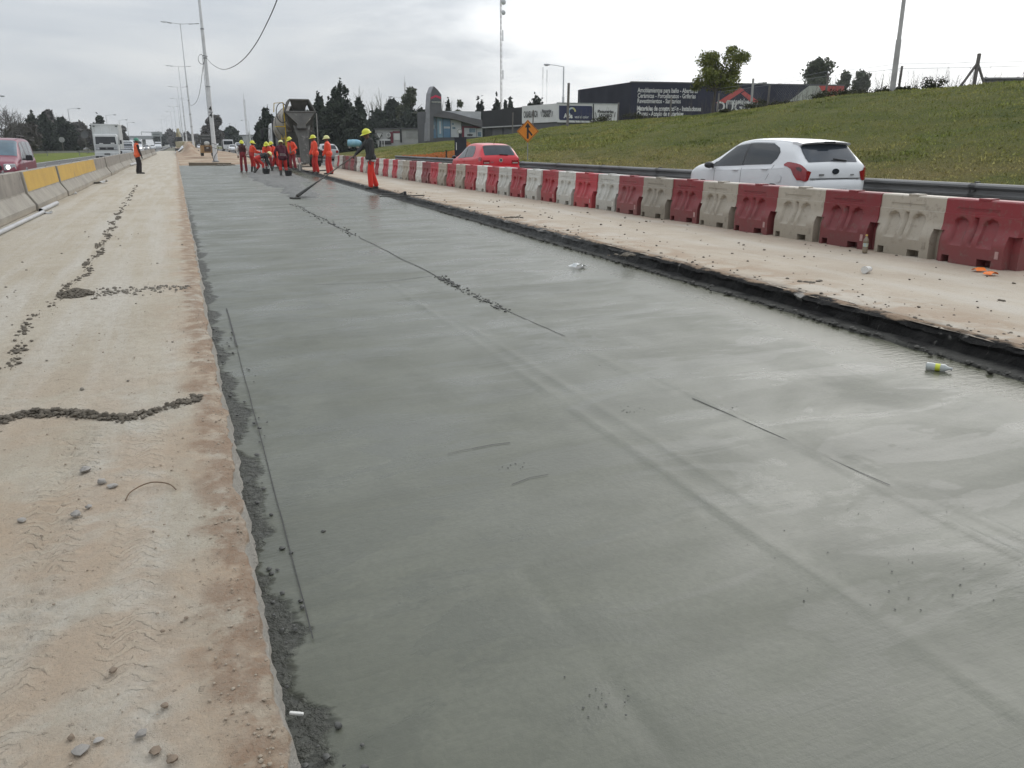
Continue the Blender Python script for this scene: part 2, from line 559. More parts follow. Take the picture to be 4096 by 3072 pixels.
Z -= 0.012 * sstep(.45, .1, X + .35 * fbm(Y * 1.3, Y * 0, 71, 3)) * (0.5 + fbm(X * 14, Y * 14, 72, 3)) * sstep(20, 10, Y)
slab = struct(grid_obj('wet_slab', X, Y, Z, SLAB))
GROOVE = M('groove_shade', (0.03, 0.03, 0.028), (0.05, 0.05, 0.047), 30, 0.8)


def groove(pts, wd):  # flat dark strips on the slab; the shade of scored grooves is painted in
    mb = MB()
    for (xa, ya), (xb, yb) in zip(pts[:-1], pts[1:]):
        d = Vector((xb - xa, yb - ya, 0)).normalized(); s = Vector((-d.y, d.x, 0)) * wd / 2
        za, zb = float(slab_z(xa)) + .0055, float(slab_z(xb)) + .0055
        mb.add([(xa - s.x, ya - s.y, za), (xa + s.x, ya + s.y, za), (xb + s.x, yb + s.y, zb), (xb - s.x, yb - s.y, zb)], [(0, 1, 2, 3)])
    mb.build('scored_line_shade', GROOVE, slab)


def wob(x0, y0, x1, y1, n, a):
    return [(lerp(x0, x1, k / n) + rnd.uniform(-a, a), lerp(y0, y1, k / n)) for k in range(n + 1)]


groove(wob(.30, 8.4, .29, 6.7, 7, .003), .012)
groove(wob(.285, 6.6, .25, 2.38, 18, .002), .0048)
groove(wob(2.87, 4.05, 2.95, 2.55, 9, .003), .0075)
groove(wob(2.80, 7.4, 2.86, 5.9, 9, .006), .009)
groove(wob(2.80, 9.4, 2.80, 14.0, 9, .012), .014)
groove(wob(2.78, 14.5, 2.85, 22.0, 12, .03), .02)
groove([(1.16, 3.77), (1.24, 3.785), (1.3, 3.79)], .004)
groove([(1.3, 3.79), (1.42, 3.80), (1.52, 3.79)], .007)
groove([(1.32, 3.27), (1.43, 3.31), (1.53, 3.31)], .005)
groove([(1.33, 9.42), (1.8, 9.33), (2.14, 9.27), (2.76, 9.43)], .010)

# ---- coarse fresh concrete round the workers, not yet floated
def f_fresh(t, p, x, y, z):
    n = noise(t, p, 7.0, 6, .68)
    col = mix(t, mapr(t, n, .3, .7), (0.085, 0.085, 0.078), (0.15, 0.15, 0.14))
    return col, 0.62, noise(t, p, 11.0, 6, .7), 0.05, 0.5


FRESH = gmat('fresh_concrete', f_fresh)
poly = [gp(*q, -.06) for q in ((964, 697), (1000, 722), (1060, 742), (1115, 752), (1140, 782), (1190, 792), (1315, 791), (1290, 772), (1240, 752), (1245, 732), (1215, 712), (1180, 695), (1100, 683), (1020, 680))]
pc = np.array([[q.x, q.y] for q in poly])


def inside(px, py):
    c = np.zeros(px.shape, bool); dmin = np.full(px.shape, 1e9)
    for a, b in zip(pc, np.roll(pc, -1, 0)):
        cr = ((a[1] > py) != (b[1] > py)) & (px < (b[0] - a[0]) * (py - a[1]) / (b[1] - a[1] + 1e-12) + a[0])
        c ^= cr
        tt = np.clip(((px - a[0]) * (b[0] - a[0]) + (py - a[1]) * (b[1] - a[1])) / ((b - a) ** 2).sum(), 0, 1)
        dmin = np.minimum(dmin, np.hypot(px - a[0] - tt * (b[0] - a[0]), py - a[1] - tt * (b[1] - a[1])))
    return np.where(c, dmin, -dmin)


fx = np.arange(1.8, 7.0, .09); fy = np.arange(23, 62, .16)
FX, FY = np.meshgrid(fx, fy)
sd = inside(FX, FY * 1.0) + .5 * fbm(FX * 1.5, FY * .7, 81, 3) + .25 * fbm(FX * 5, FY * 5, 83, 2)
FZ = slab_z(FX) - .03 + .09 * sstep(-.05, .5, sd) + .045 * fbm(FX * 3, FY * 3, 84, 4) * sstep(0, .4, sd)
struct(grid_obj('fresh_concrete', FX, FY, FZ, FRESH), 'stuff')

# ---- right pavement with its broken black edge
def f_dust2(t, p, x, y, z):
    n = noise(t, p, 0.8, 7, 0.62, 0.4)
    st = noise(t, vscale(t, p, (1.6, 0.25, 1)), 1.2, 5, 0.6)
    col = mix(t, mapr(t, n, .32, .68), (0.465, 0.41, 0.335), (0.39, 0.33, 0.26))
    col = mix(t, mapr(t, st, .45, .7, 0, .7), col, (0.49, 0.455, 0.40))
    xr = mth(t, 'SUBTRACT', x, mth(t, 'MULTIPLY_ADD', y, .03, 5.2))
    e = mth(t, 'MULTIPLY', mapr(t, xr, 0.1, 1.3, 1.0, 0.0), mapr(t, noise(t, p, 2.2, 6, .65, .4), .40, .62))
    col = mix(t, mth(t, 'MULTIPLY', e, .75), col, (0.30, 0.20, 0.125))
    e2 = mth(t, 'MULTIPLY', mapr(t, xr, 0.0, 0.28, 1.0, 0.0), mapr(t, noise(t, p, 7.0, 6, .65, .4), .36, .56))
    col = mix(t, mth(t, 'MULTIPLY', e2, .85), col, (0.10, 0.085, 0.07))
    b = mth(t, 'MULTIPLY', mapr(t, x, 7.7, 8.5, 0.0, 1.0), mapr(t, noise(t, p, 1.8, 6, .6), .35, .6))
    col = mix(t, mth(t, 'MULTIPLY', b, .6), col, (0.36, 0.265, 0.205))
    col = mix(t, mapr(t, noise(t, p, 0.5, 4, .6, .6), .55, .7, 0, .45), col, (0.36, 0.29, 0.22))
    sp = mapr(t, noise(t, p, 17.0, 4, .6), .64, .72)
    col = mix(t, mth(t, 'MULTIPLY', sp, .5), col, (0.16, 0.13, 0.10))
    fine = noise(t, p, 50.0, 4, .7)
    col = mix(t, mapr(t, fine, .3, .75, 0.0, .3), col, (0.36, 0.31, 0.25))
    h = mth(t, 'ADD', mth(t, 'MULTIPLY', fine, .4), noise(t, p, 9.0, 6, .65))
    return col, 0.92, h, 0.014, 0.2


DUST2 = gmat('dusty_pavement', f_dust2)
ysr = np.concatenate([np.arange(-6, 2, .4), np.arange(2, 16, .06), np.arange(16, 40, .3), np.arange(40, 240, 2.0)])
u = np.concatenate([np.linspace(0, .1, 9)[:-1], np.linspace(.1, 1, 60)])
Y = np.repeat(ysr[:, None], len(u), 1)
X = XT(ysr)[:, None] + (9.35 - XT(ysr)[:, None]) * u[None, :]
Z = .1 + .012 * fbm(X * 1.1, Y * 1.1, 91, 4) + .004 * fbm(X * 7, Y * 7, 92, 3)
struct(grid_obj('right_pavement', X, Y, Z, DUST2))


def f_tar(t, p, x, y, z):
    n = noise(t, p, 9.0, 6, .7)
    col = mix(t, mapr(t, n, .35, .7), (0.007, 0.007, 0.007), (0.020, 0.019, 0.018))
    gy = mapr(t, mth(t, 'MULTIPLY_ADD', noise(t, p, 1.4, 4), 3.0, y), 8.5, 14.0)
    col = mix(t, gy, col, mix(t, mapr(t, n, .3, .7), (0.055, 0.055, 0.053), (0.10, 0.10, 0.097)))
    dz = mapr(t, mth(t, 'MULTIPLY_ADD', noise(t, p, 6.0, 5), .07, z), .132, .150)
    col = mix(t, dz, col, (0.30, 0.22, 0.155))
    wh = mth(t, 'MULTIPLY', mapr(t, noise(t, p, 2.4, 5, .6), .60, .68), mapr(t, z, .03, .09))
    col = mix(t, mth(t, 'MULTIPLY', wh, .8), col, (0.42, 0.40, 0.37))
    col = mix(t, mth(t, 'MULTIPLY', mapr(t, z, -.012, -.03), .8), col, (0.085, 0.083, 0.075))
    dr = mapr(t, noise(t, vscale(t, p, (6, 16, 1.5)), 1.0, 4, .6), .64, .72)
    col = mix(t, mth(t, 'MULTIPLY', dr, .35), col, (0.22, 0.21, 0.19))
    return col, 0.85, mth(t, 'ADD', n, mth(t, 'MULTIPLY', noise(t, p, 42.0, 4, .7), .5)), 0.04, 0.15


TAR = gmat('broken_asphalt', f_tar)
yst = np.concatenate([np.arange(-6, 2, .3), np.arange(2, 14, .035), np.arange(14, 40, .15), np.arange(40, 160, 1.5)])
nearw = np.exp(-np.clip(yst - 2.5, 0, 99) / 3.5)
prof = [(.16, .106), (.06, .112), (.0, .100), (-.035, .072), (-.03, .045), (-.045, .015), (-.06, -.015), (-.10, -.022), (-.135, -.026), (-.155, -.042), (-.175, -.075), (-.19, -.15)]
X = np.zeros((len(yst), len(prof))); Z = X.copy(); Y = np.repeat(yst[:, None], len(prof), 1)
for k, (dx, z) in enumerate(prof):
    nz = fbm(yst * 4.5, yst * 0 + k * .35, 101, 5, .6); nz2 = fbm(yst * 5.0, yst * 0 + k * .4, 111, 5, .6)
    X[:, k] = XT(yst) + dx * (1 + .45 * nearw * (dx < -.03)) + .036 * nz
    Z[:, k] = z + (.03 if 1 < k < 11 else .012) * nz2
Z[:, 0] = .09
struct(grid_obj('broken_asphalt_edge', X, Y, Z, TAR, 40))

# ---- carriageways
def f_asph(t, p, x, y, z):
    n = noise(t, p, 30.0, 4, .7)
    col = mix(t, mapr(t, n, .3, .7), (0.075, 0.073, 0.070), (0.105, 0.102, 0.098))
    col = mix(t, mapr(t, noise(t, vscale(t, p, (1.2, .08, 1)), 1, 5), .4, .65, 0, .6), col, (0.15, 0.145, 0.135))
    return col, 0.85, n, 0.006, 0.3


ASPH = gmat('asphalt', f_asph)
mb = MB().b2(9.35, 15.6, -10, 420, -.3, .055)
struct(mb.build('right_carriageway', ASPH))
mb = MB().b2(-11.2, -4.0, -10, 900, -.3, -.01)
struct(mb.build('left_carriageway', ASPH))
LINE = M('road_marking_paint', (0.62, 0.62, 0.58), (0.45, 0.45, 0.42), 6, .7, c3=(.16, .16, .155), sc3=5, f3=(.5, .62))
mb = MB()
for yy in range(0, 400, 1):
    pass
MB().b2(-4.45, -4.33, -10, 600, -.012, -.006).build('edge_line', LINE)['kind'] = 'structure'
MB().b2(-11.0, -10.86, -10, 600, -.012, -.006).build('edge_line', LINE)['kind'] = 'structure'
MB().b2(14.3, 14.42, -10, 400, .05, .059).build('edge_line', LINE)['kind'] = 'structure'

# ---- earth of the median, beyond the pour
def f_earth(t, p, x, y, z):
    n = noise(t, p, 0.7, 7, .62, .4)
    col = mix(t, mapr(t, n, .3, .7), (0.36, 0.265, 0.19), (0.27, 0.185, 0.13))
    col = mix(t, mapr(t, noise(t, p, .25, 4), .45, .6), col, (0.42, 0.35, 0.26))
    return col, .95, noise(t, p, 5.0, 6, .7), .06, .2


EARTH = gmat('bare_earth', f_earth)
mx = np.arange(0.0, 8.8, .25); my = np.concatenate([np.arange(69.5, 130, 1.0), np.arange(130, 640, 4.0)])
MX, MY = np.meshgrid(mx, my)
MZ = -.2 + .5 * sstep(80, 160, MY) + .04 * fbm(MX, MY * .5, 121, 4)
MZ += 1.75 * np.exp(-((MX - 2.1 + .25 * vnoise(MY * .1, MY * 0, 7)) / .95) ** 2) * sstep(105, 150, MY) * sstep(215, 180, MY) * (1 + .25 * fbm(MX, MY * .2, 131, 3))
MZ = np.where(MX > XT(MY) - .1, np.minimum(MZ, .02), MZ)
struct(grid_obj('median_earth', MX, MY, MZ, EARTH))

# ---- grass land
def f_grass(t, p, x, y, z):
    n = noise(t, p, .30, 6, .6, .5)
    n2 = noise(t, vscale(t, p, (1.0, .45, 2.0)), 1.1, 6, .68, .3)
    f = noise(t, p, 9.0, 5, .7)
    col = mix(t, mapr(t, n2, .32, .68), (0.088, 0.112, 0.026), (0.145, 0.148, 0.044))
    dry = mth(t, 'MULTIPLY', mapr(t, mth(t, 'MULTIPLY_ADD', noise(t, p, .22, 5, .6, .5), 7.0, x), 20.0, 26.0, 1.0, 0.10), mapr(t, n, .28, .52))
    col = mix(t, mth(t, 'MULTIPLY', dry, .85), col, (0.215, 0.165, 0.068))
    col = mix(t, mapr(t, noise(t, vscale(t, p, (.8, .3, 2)), .8, 5, .65, .4), .56, .70, 0, .7), col, (0.042, 0.066, 0.016))
    col = mix(t, mapr(t, f, .35, .75, 0, .5), col, (0.05, 0.058, 0.018))
    return col, .95, mth(t, 'ADD', f, mth(t, 'MULTIPLY', noise(t, p, 30.0, 4, .7), .5)), .12, .1


GRASS = gmat('grass', f_grass)
CY = [-30, 22, 29, 33, 36.1, 39.9, 42.3, 46, 54, 63, 74, 85, 104, 133, 185, 260, 700]
CZ = [4.2, 3.79, 3.78, 3.73, 3.55, 3.36, 3.27, 3.25, 3.18, 3.0, 2.45, 2.1, 1.75, 1.05, .35, .1, .05]


def hill_z(x, y):
    x = np.asarray(x, float); y = np.asarray(y, float)
    c = np.interp(y, CY, CZ)
    s = np.clip((x - 15.5) / 14.5, 0, 1)
    s = s * .75 + .25 * sstep(0, 1, s)
    z = .03 + c * s
    z = z - c * .45 * sstep(31.0, 48, x)
    z = z - .05 * sstep(15.6, 20, x) + (.05 * fbm(x * .25, y * .25, 141, 3) + .08 * fbm(x * .7, y * .5, 142, 3)) * sstep(15.6, 17.5, x)
    return z


hx = np.concatenate([np.arange(15.4, 34, .4), np.arange(34, 120, 4.0), np.arange(120, 420, 50.)])
hy = np.concatenate([np.arange(-30, 4, 4.), np.arange(4, 90, .5), np.arange(90, 260, 4.0), np.arange(260, 701, 40.)])
HX, HY = np.meshgrid(hx, hy)
struct(grid_obj('embankment', HX, HY, hill_z(HX, HY), GRASS))
vx = np.concatenate([np.arange(-11.2, -40, -2.0), np.arange(-40, -400, -40.)])[::-1]
vy = np.concatenate([np.arange(-30, 300, 6.0), np.arange(300, 900, 60.)])
VX, VY = np.meshgrid(vx, vy)
VZ = -.02 - .25 * np.exp(-((VX + 15) / 3.) ** 2) + .05 * fbm(VX * .3, VY * .3, 151, 3) * sstep(-11.3, -13, VX)


def f_verge(t, p, x, y, z):
    n = noise(t, p, .5, 6, .6)
    col = mix(t, mapr(t, n, .35, .65), (0.105, 0.145, 0.022), (0.155, 0.170, 0.045))
    col = mix(t, mapr(t, x, -19.0, -26.0), col, (0.075, 0.072, 0.045))
    return col, .95, noise(t, p, 8.0, 5, .7), .1, .1


struct(grid_obj('left_verge', VX, VY, VZ, gmat('verge_grass', f_verge)))
mb = MB().add([(-4000, -300, -.5), (4000, -300, -.5), (4000, 5500, -.5), (-4000, 5500, -.5)], [(0, 1, 2, 3)])
struct(mb.build('ground', M('far_ground', (.10, .105, .06), (.16, .14, .10), .03, .95, world=True)))

def f_tuft(t, p, x, y, z):
    n = noise(t, p, .5, 5, .6, .4)
    col = mix(t, mapr(t, n, .35, .65), (0.22, 0.255, 0.062), (0.30, 0.285, 0.095))
    dry = mth(t, 'MULTIPLY', mapr(t, mth(t, 'MULTIPLY_ADD', noise(t, p, .22, 5, .6, .5), 7.0, x), 20.0, 26.0, 1.0, 0.10), mapr(t, noise(t, p, .30, 6, .6, .5), .28, .52))
    col = mix(t, dry, col, (0.42, 0.35, 0.155))
    col = mix(t, mapr(t, noise(t, vscale(t, p, (.8, .3, 2)), .8, 5, .65, .4), .48, .64, 0, .7), col, (0.12, 0.155, 0.042))
    return col, .95, None, 0, .05


TUFT = gmat('grass_blades', f_tuft)
# grass tufts that give the slope its nap
ng = 90000
gr = np.random.default_rng(5)
gx = 15.7 + 15.5 * gr.random(ng) ** 1.1
gy = 4 + 92 * gr.random(ng) ** 1.5
dens = fbm(gx * .6, gy * .35, 161, 4)
keep = dens > -.45
gx, gy, dens = gx[keep], gy[keep], dens[keep]
gz = hill_z(gx, gy)
hh = (.018 + .034 * gr.random(len(gx))) * (1 + 1.3 * np.clip(dens, 0, 1)) * np.where(gy > 40, 1.4, 1)
V = []; Fc = []
for k in range(2):
    a = gr.random(len(gx)) * 6.283; wdt = hh * (.35 + .3 * gr.random(len(gx)))
    ox = gr.normal(0, .07, len(gx)); oy = gr.normal(0, .07, len(gx))
    lx = gr.normal(0, .6, len(gx)) * hh; ly = gr.normal(0, .6, len(gx)) * hh
    V.append(np.stack([gx + ox - np.cos(a) * wdt, gy + oy - np.sin(a) * wdt, gz - .02], -1))
    V.append(np.stack([gx + ox + np.cos(a) * wdt, gy + oy + np.sin(a) * wdt, gz - .02], -1))
    V.append(np.stack([gx + ox + lx, gy + oy + ly, gz + hh], -1))
V = np.stack(V, 1).reshape(-1, 3)
Fc = np.arange(len(V)).reshape(-1, 3)
struct(npmesh('grass_tufts', V, Fc, TUFT), 'stuff')

# ================================================================== BARRIERS, RAILS, POLES, SIGNS
def plastic(name, c, dust, amt):
    m = bpy.data.materials.new(name); m.use_nodes = True
    t = m.node_tree; b = t.nodes['Principled BSDF']
    tc = nd(t, 'ShaderNodeTexCoord').outputs['Object']
    oi = nd(t, 'ShaderNodeObjectInfo').outputs['Random']
    v = nd(t, 'ShaderNodeVectorMath', {'operation': 'ADD'}, i0=tc, i1=nd(t, 'ShaderNodeVectorMath', {'operation': 'SCALE'}, i0=(37., 91., 53.), Scale=oi).outputs[0]).outputs[0]
    z = nd(t, 'ShaderNodeSeparateXYZ', None, Vector=tc).outputs[2]
    n = noise(t, v, 3.0, 6, .62)
    f = mth(t, 'MULTIPLY', mapr(t, mth(t, 'MULTIPLY_ADD', n, .5, z), .15, .95, 1.0, .25), amt)
    col = mix(t, f, c, dust)
    sc = mapr(t, noise(t, vscale(t, v, (4, 1, 1.2)), 6.0, 5, .7), .66, .74)
    col = mix(t, mth(t, 'MULTIPLY', sc, .35), col, tuple(min(1, x * 1.3 + .06) for x in dust))
    col = mix(t, mth(t, 'MULTIPLY', mapr(t, noise(t, v, 11.0, 5, .7), .52, .70), .45), col, (.15, .125, .10))
    col = mix(t, mth(t, 'MULTIPLY', mapr(t, noise(t, v, 2.2, 6, .7, .6), .48, .66), .45), col, dust)
    col = nd(t, 'ShaderNodeVectorMath', {'operation': 'SCALE'}, i0=col, Scale=mth(t, 'MULTIPLY_ADD', oi, .36, .80)).outputs[0]
    t.links.new(col, b.inputs['Base Color'])
    b.inputs['Roughness'].default_value = .55
    t.links.new(mth(t, 'MULTIPLY_ADD', f, .35, .42), b.inputs['Roughness'])
    bn = nd(t, 'ShaderNodeBump', None, Strength=.25, Distance=.01, Height=n)
    t.links.new(bn.outputs[0], b.inputs['Normal'])
    return m


RED = plastic('red_plastic', (.40, .012, .030), (.28, .10, .09), .55)
RED_D = plastic('dusty_red_plastic', (.27, .022, .035), (.20, .095, .085), .8)
WHT = plastic('white_plastic', (.62, .62, .58), (.42, .395, .34), .7)
BEI = plastic('dirty_white_plastic', (.40, .36, .30), (.27, .235, .185), .9)
BRN = plastic('mud_brown_plastic', (.16, .10, .09), (.17, .125, .105), .9)


def barrier_mesh():
    e = .002
    vs = sorted({0, .06 - e, .06, .10, .10 + e, .115, .20, .20 + e, .58, .58 + e, .76, .76 + e, .90 - e, .90, 1.0}
                | {round(.10 + k * .02, 3) for k in range(38)})
    zs = sorted({0, .04, .085, .085 + e, .14, .19, .21, .37 - e, .37, .572, .578, .615, .618, .645, .648, .70, .735, .75}
                | {round(.21 + k * .02, 3) for k in range(18)})

    def d_wall(z):
        d = .142 + .068 * float(sstep(.46, .235, z))
        if z > .575:
            d -= .010
        if z > .735:
            d -= .018
        return d

    def dep(v, z):
        d = d_wall(z)
        for c, hw, top in ((.25, .095, .535), (.445, .032, .545), (.64, .095, .535)):
            a = abs(v - c)
            zt = top - hw + math.sqrt(max(hw * hw - a * a, 0)) if a < hw else -1
            if .215 < z < zt and a < hw:
                fl = lerp(.195, .078, min(1, (z - .215) / (top - .215)) ** .8)
                edge = min(1, min((hw - a) / .018, (zt - z) / .02 + .1))
                d = lerp(d, min(d, fl), edge)
        if .615 < z < .648 and .16 < v < .72:
            d -= .012
        if z < .086 and (.10 < v < .20 + e / 2 or .58 < v < .76 + e / 2):
            d = .06
        if z < .3695:
            if v < .0595:
                d *= .78
            if v > .8995:
                d *= .42
        return d
    mb = MB(); rings = []
    for v in vs:
        fr = [(-dep(v, z), .5 - v, z) for z in zs]
        bk = [(dep(1 - v if False else v, z), .5 - v, z) for z in reversed(zs)]
        rings.append(fr + bk)
    mb.loft(rings)
    return mb


root = thing('plastic_barrier', 'x', 'road barrier', (8.72, 6.7, .1))
bodyo = barrier_mesh().build('body', RED, root, smooth=32)
cap = MB().box((-.06, -.0, .752), (.15, .15, .03)).build('filler_cap', WHT, root, bevel=.006)
plate = MB().box((-.2125, -.32, .155), (.006, .045, .085)).build('maker_plate', WHT, root)
for o in (bodyo, cap, plate):
    paint(o, RED)
PLATE_R = M('worn_plate', (.45, .30, .28), (.36, .2, .19), 20, .6)
seq = 'RBRBRBRBDWRWRWRWRWRBRBRDWDBWRWRWRWRWRWNDNDNWRW'
cm = {'R': RED, 'B': BEI, 'D': RED_D, 'W': WHT, 'N': BRN}
nm = {'R': 'red', 'B': 'dirty beige', 'D': 'dull dusty red', 'W': 'white', 'N': 'mud brown'}
for i, ch in enumerate(seq):
    yy = 6.70 + i * 1.0
    if i < len(ORD):
        lab = '%s plastic road barrier, %s in the row from the right edge' % (nm[ch], ORD[i] if i else 'the one cut by it, first')
    else:
        lab = '%s plastic road barrier, %s from the far end of the row' % (nm[ch], ORD[len(seq) - i - 1].replace('nearest', 'first'))
    if i == 0:
        lab = 'red plastic road barrier cut off by the right picture edge'
    o = root if i == 0 else dup(root, (8.72 + rnd.uniform(-.03, .03) + (0 if i < 25 else (i - 25) * .03), yy, .1), rnd.uniform(-.035, .035))
    o['label'] = lab; o['group'] = 'red and white plastic barriers along the right lane'
    m_ = cm[ch]
    if ch == 'R' and i in (0, 2, 4, 6):
        m_ = MATS.get('RED_N') or MATS.setdefault('RED_N', plastic('worn_red_plastic', (.235, .010, .020), (.165, .062, .058), .8))
    for c in o.children:
        if c.name.startswith('body') or c.name.startswith('filler'):
            paint(c, m_)
        else:
            paint(c, PLATE_R if ch in 'RD' else m_)
# far row behind the workers
FR = plastic('faded_red_plastic', (.40, .10, .11), (.40, .26, .24), .7)
FW = plastic('faded_white_plastic', (.62, .60, .57), (.5, .47, .43), .5)
for i in range(42):
    yy = 62.0 + i * 1.9
    o = dup(root, (lerp(9.1, 10.6, i / 41), yy, .08), rnd.uniform(-.03, .03), 'small pale red or white plastic barrier in the far row behind the workers',
            'far row of plastic barriers behind the workers')
    for c in o.children:
        paint(c, FR if i % 2 else FW)

# ---- concrete barriers on the left
def f_conc(t, p, x, y, z):
    n = noise(t, p, 1.3, 7, .65, .4)
    col = mix(t, mapr(t, n, .3, .7), (.36, .335, .29), (.27, .25, .22))
    st = mapr(t, noise(t, vscale(t, p, (2, 2.2, .25)), 1.6, 5, .6), .45, .68)
    col = mix(t, mth(t, 'MULTIPLY', st, mapr(t, z, .30, .5, .15, .75)), col, (.19, .165, .145))
    col = mix(t, mapr(t, z, .0, .16, .5, 0), col, (.40, .345, .27))
    return col, .9, noise(t, p, 22.0, 5, .7), .01, .2


CONC = gmat('old_concrete', f_conc)
CONC_DK = M('dark_concrete', (.185, .165, .145), (.27, .245, .21), 1.5, .9, bump=.2, bscale=30, c3=(.13, .11, .10), sc3=2.2, world=True)  # darker concrete tone for the upper face
YEL = M('yellow_road_paint', (.50, .315, .055), (.42, .26, .05), 1.2, .75, c3=(.28, .19, .08), sc3=2.5, f3=(.58, .74), world=True, bump=.15, bscale=20)
jp = [(-.30, 0), (.30, 0), (.30, .14), (.135, .40), (.085, .88), (-.085, .88), (-.135, .40), (-.30, .14)]
jroot = thing('concrete_barrier', 'x', 'road barrier', (-3.42, 6.6, 0))
MB().prism(jp, -2.97, 2.97, 'y').build('body', CONC, jroot, bevel=.02)
mb = MB()
for z0, z1, sx in ((.43, .868, 1),):
    x0 = lerp(.135, .085, (z0 - .4) / .48) + .0035; x1 = lerp(.135, .085, (z1 - .4) / .48) + .0035
    mb.add([(x0, -2.9, z0), (x0, 2.9, z0), (x1, 2.9, z1), (x1, -2.9, z1)], [(0, 1, 2, 3)])
band = mb.build('upper_band', CONC_DK, jroot)
for yy in (-1.6, 1.6):
    hook = MB()
    hook.tube([(0, yy - .07, .86), (0, yy - .06, .93), (0, yy + .06, .93), (0, yy + .07, .86)], .010, 6)
    hook.build('lifting_loop', GALV, jroot)
slots = [(-3.42, 9.6 + 6.0 * k) for k in range(-2, 24)]
for i, (xx, yy) in enumerate(slots):
    mid = yy + 3
    rz_ = rnd.uniform(-.008, .008)
    far = max(0.0, mid - 90)
    xx += far * far * .00002
    o = jroot if i == 0 else dup(jroot, (0, 0, 0))
    o.location = (xx + rnd.uniform(-.04, .04), mid, 0); o.rotation_euler = (0, 0, rz_)
    yel = i in (4, 5, 6)
    for c in o.children:
        if c.name.startswith('upper'):
            paint(c, YEL if yel else CONC_DK)
    if i < 4:
        lab = 'grey concrete barrier segment beside the dusty lane, %s before the yellow ones' % ['fourth', 'third', 'second', 'last'][i]
    elif yel:
        lab = 'concrete barrier segment with yellow painted face, %s of the three yellow ones' % ['nearest', 'middle', 'farthest'][i - 4]
    elif i < 7 + len(ORD) - 1:
        lab = 'grey concrete barrier segment beside the dusty lane, %s after the yellow ones' % (['first'] + ORD[1:])[i - 7]
    o['label'] = lab; o['group'] = 'concrete barriers along the left lane'

# ---- W-beam guard rails
STEEL_DK = M('weathered_guardrail', (.115, .115, .115), (.17, .17, .168), 2.5, .55, metal=.35, stretch=(1, .2, 1), c3=(.07, .065, .06), sc3=4)
STEEL_LT = M('clean_guardrail', (.30, .30, .29), (.24, .24, .235), 2.5, .5, metal=.35)


def guardrail(name, label, pts, ztop, mat_, group=None):
    t = thing(name, label, 'guardrail', pts[0], 0, group)
    o0 = Vector(pts[0])
    W = [(0, 0), (-.035, -.015), (-.07, -.045), (-.075, -.085), (-.035, -.115), (-.01, -.14), (-.01, -.17), (-.035, -.195), (-.075, -.225), (-.07, -.265), (-.035, -.295), (0, -.31)]
    for a, b in zip(pts[:-1], pts[1:]):
        a = Vector(a); b = Vector(b); d = (b - a).normalized(); s = Vector((-d.y, d.x, 0)).normalized()
        if s.x > 0:
            s = -s
        s = -s
        mb = MB(); rings = []
        for q in (a - d * .08, b + d * .08):
            rings.append([q - o0 + s * (wx) + Vector((0, 0, ztop + wz)) for wx, wz in W] + [q - o0 + s * (wx + .006) + Vector((0, 0, ztop + wz)) for wx, wz in reversed(W)])
        mb.loft(rings)
        mb.build('rail_beam', mat_, t, smooth=40)
        pm = MB().box(a - o0 + s * .09 + Vector((0, 0, ztop - .40)), (.10, .06, .85)).box(a - o0 + s * .03 + Vector((0, 0, ztop - .155)), (.10, .08, .22))
        pm.build('post', mat_, t)
        MB().tube([a - o0 + s * -.012 + Vector((0, 0, ztop - .155)), a - o0 + s * -.04 + Vector((0, 0, ztop - .155))], .022, 6).build('bolt', STEEL_DK, t)
    return t


guardrail('guardrail', 'long dark metal guard rail at the foot of the right grass slope', [(15.0, yy, .04) for yy in range(-4, 64, 4)], .68, STEEL_DK)
guardrail('guardrail', 'pale metal guard rail on the left beyond the green verge', [Vector((-26 + 15.6 * k / 4, 134 + 18.5 * k / 4, 0)) for k in range(5)], .62, STEEL_LT)
gpt = [at(3945 + k * 130, 292 - k * 6, 37 - k * .8) for k in range(3)]
for q in gpt:
    q.z = float(hill_z(q.x, q.y)) + .0
guardrail('guardrail', 'dark guard rail on top of the slope at the right picture edge', [tuple(q) for q in gpt], .95, STEEL_DK)

# ---- tall median lamp posts
def lamp_double(H, full=True):
    r = thing('street_lamp', 'x', 'street lamp')
    mb = MB(); zz = [0, H * .30, H * .301, H * .52, H * .521, H * .75, H * .751, H]
    rr = [.22, .20, .175, .16, .135, .12, .10, .075]
    mb.tube([(0, 0, z) for z in zz], rr, 14).build('column', WHITE_POLE, r, smooth=40)
    MB().box((0, 0, .06), (.62, .62, .12)).build('base_plate', GALV, r)
    mb = MB()
    for z, q in ((H * .30, .215), (H * .52, .175), (H * .41, .185), (H * .2, .22)):
        mb.tube([(0, 0, z - .06), (0, 0, z + .06)], q, 14)
    mb.build('collar', GALV, r, smooth=40)
    for s in (-1, 1):
        MB().tube([(0, 0, H - .1), (s * 1.4, 0, H + .02), (s * 3.0, 0, H + .05 + (.25 if s < 0 else .08))], [.06, .05, .045], 8).build('arm', WHITE_POLE, r, smooth=60)
        for k, x in enumerate((1.7, 2.75)):
            hd = MB().box((s * (x + .25), 0, H + .02 + k * .1), (.95, .34, .09), ry=-s * .12, tx=.9, ty=.7)
            h_ = hd.build('lamp_head', GALV, r, bevel=.02)
            MB().box((s * (x + .25), 0, H - .045 + k * .1), (.7, .26, .06), ry=-s * .12).build('lens', M('lamp_lens', (.5, .52, .52), None, 5, .3), h_)
    return r


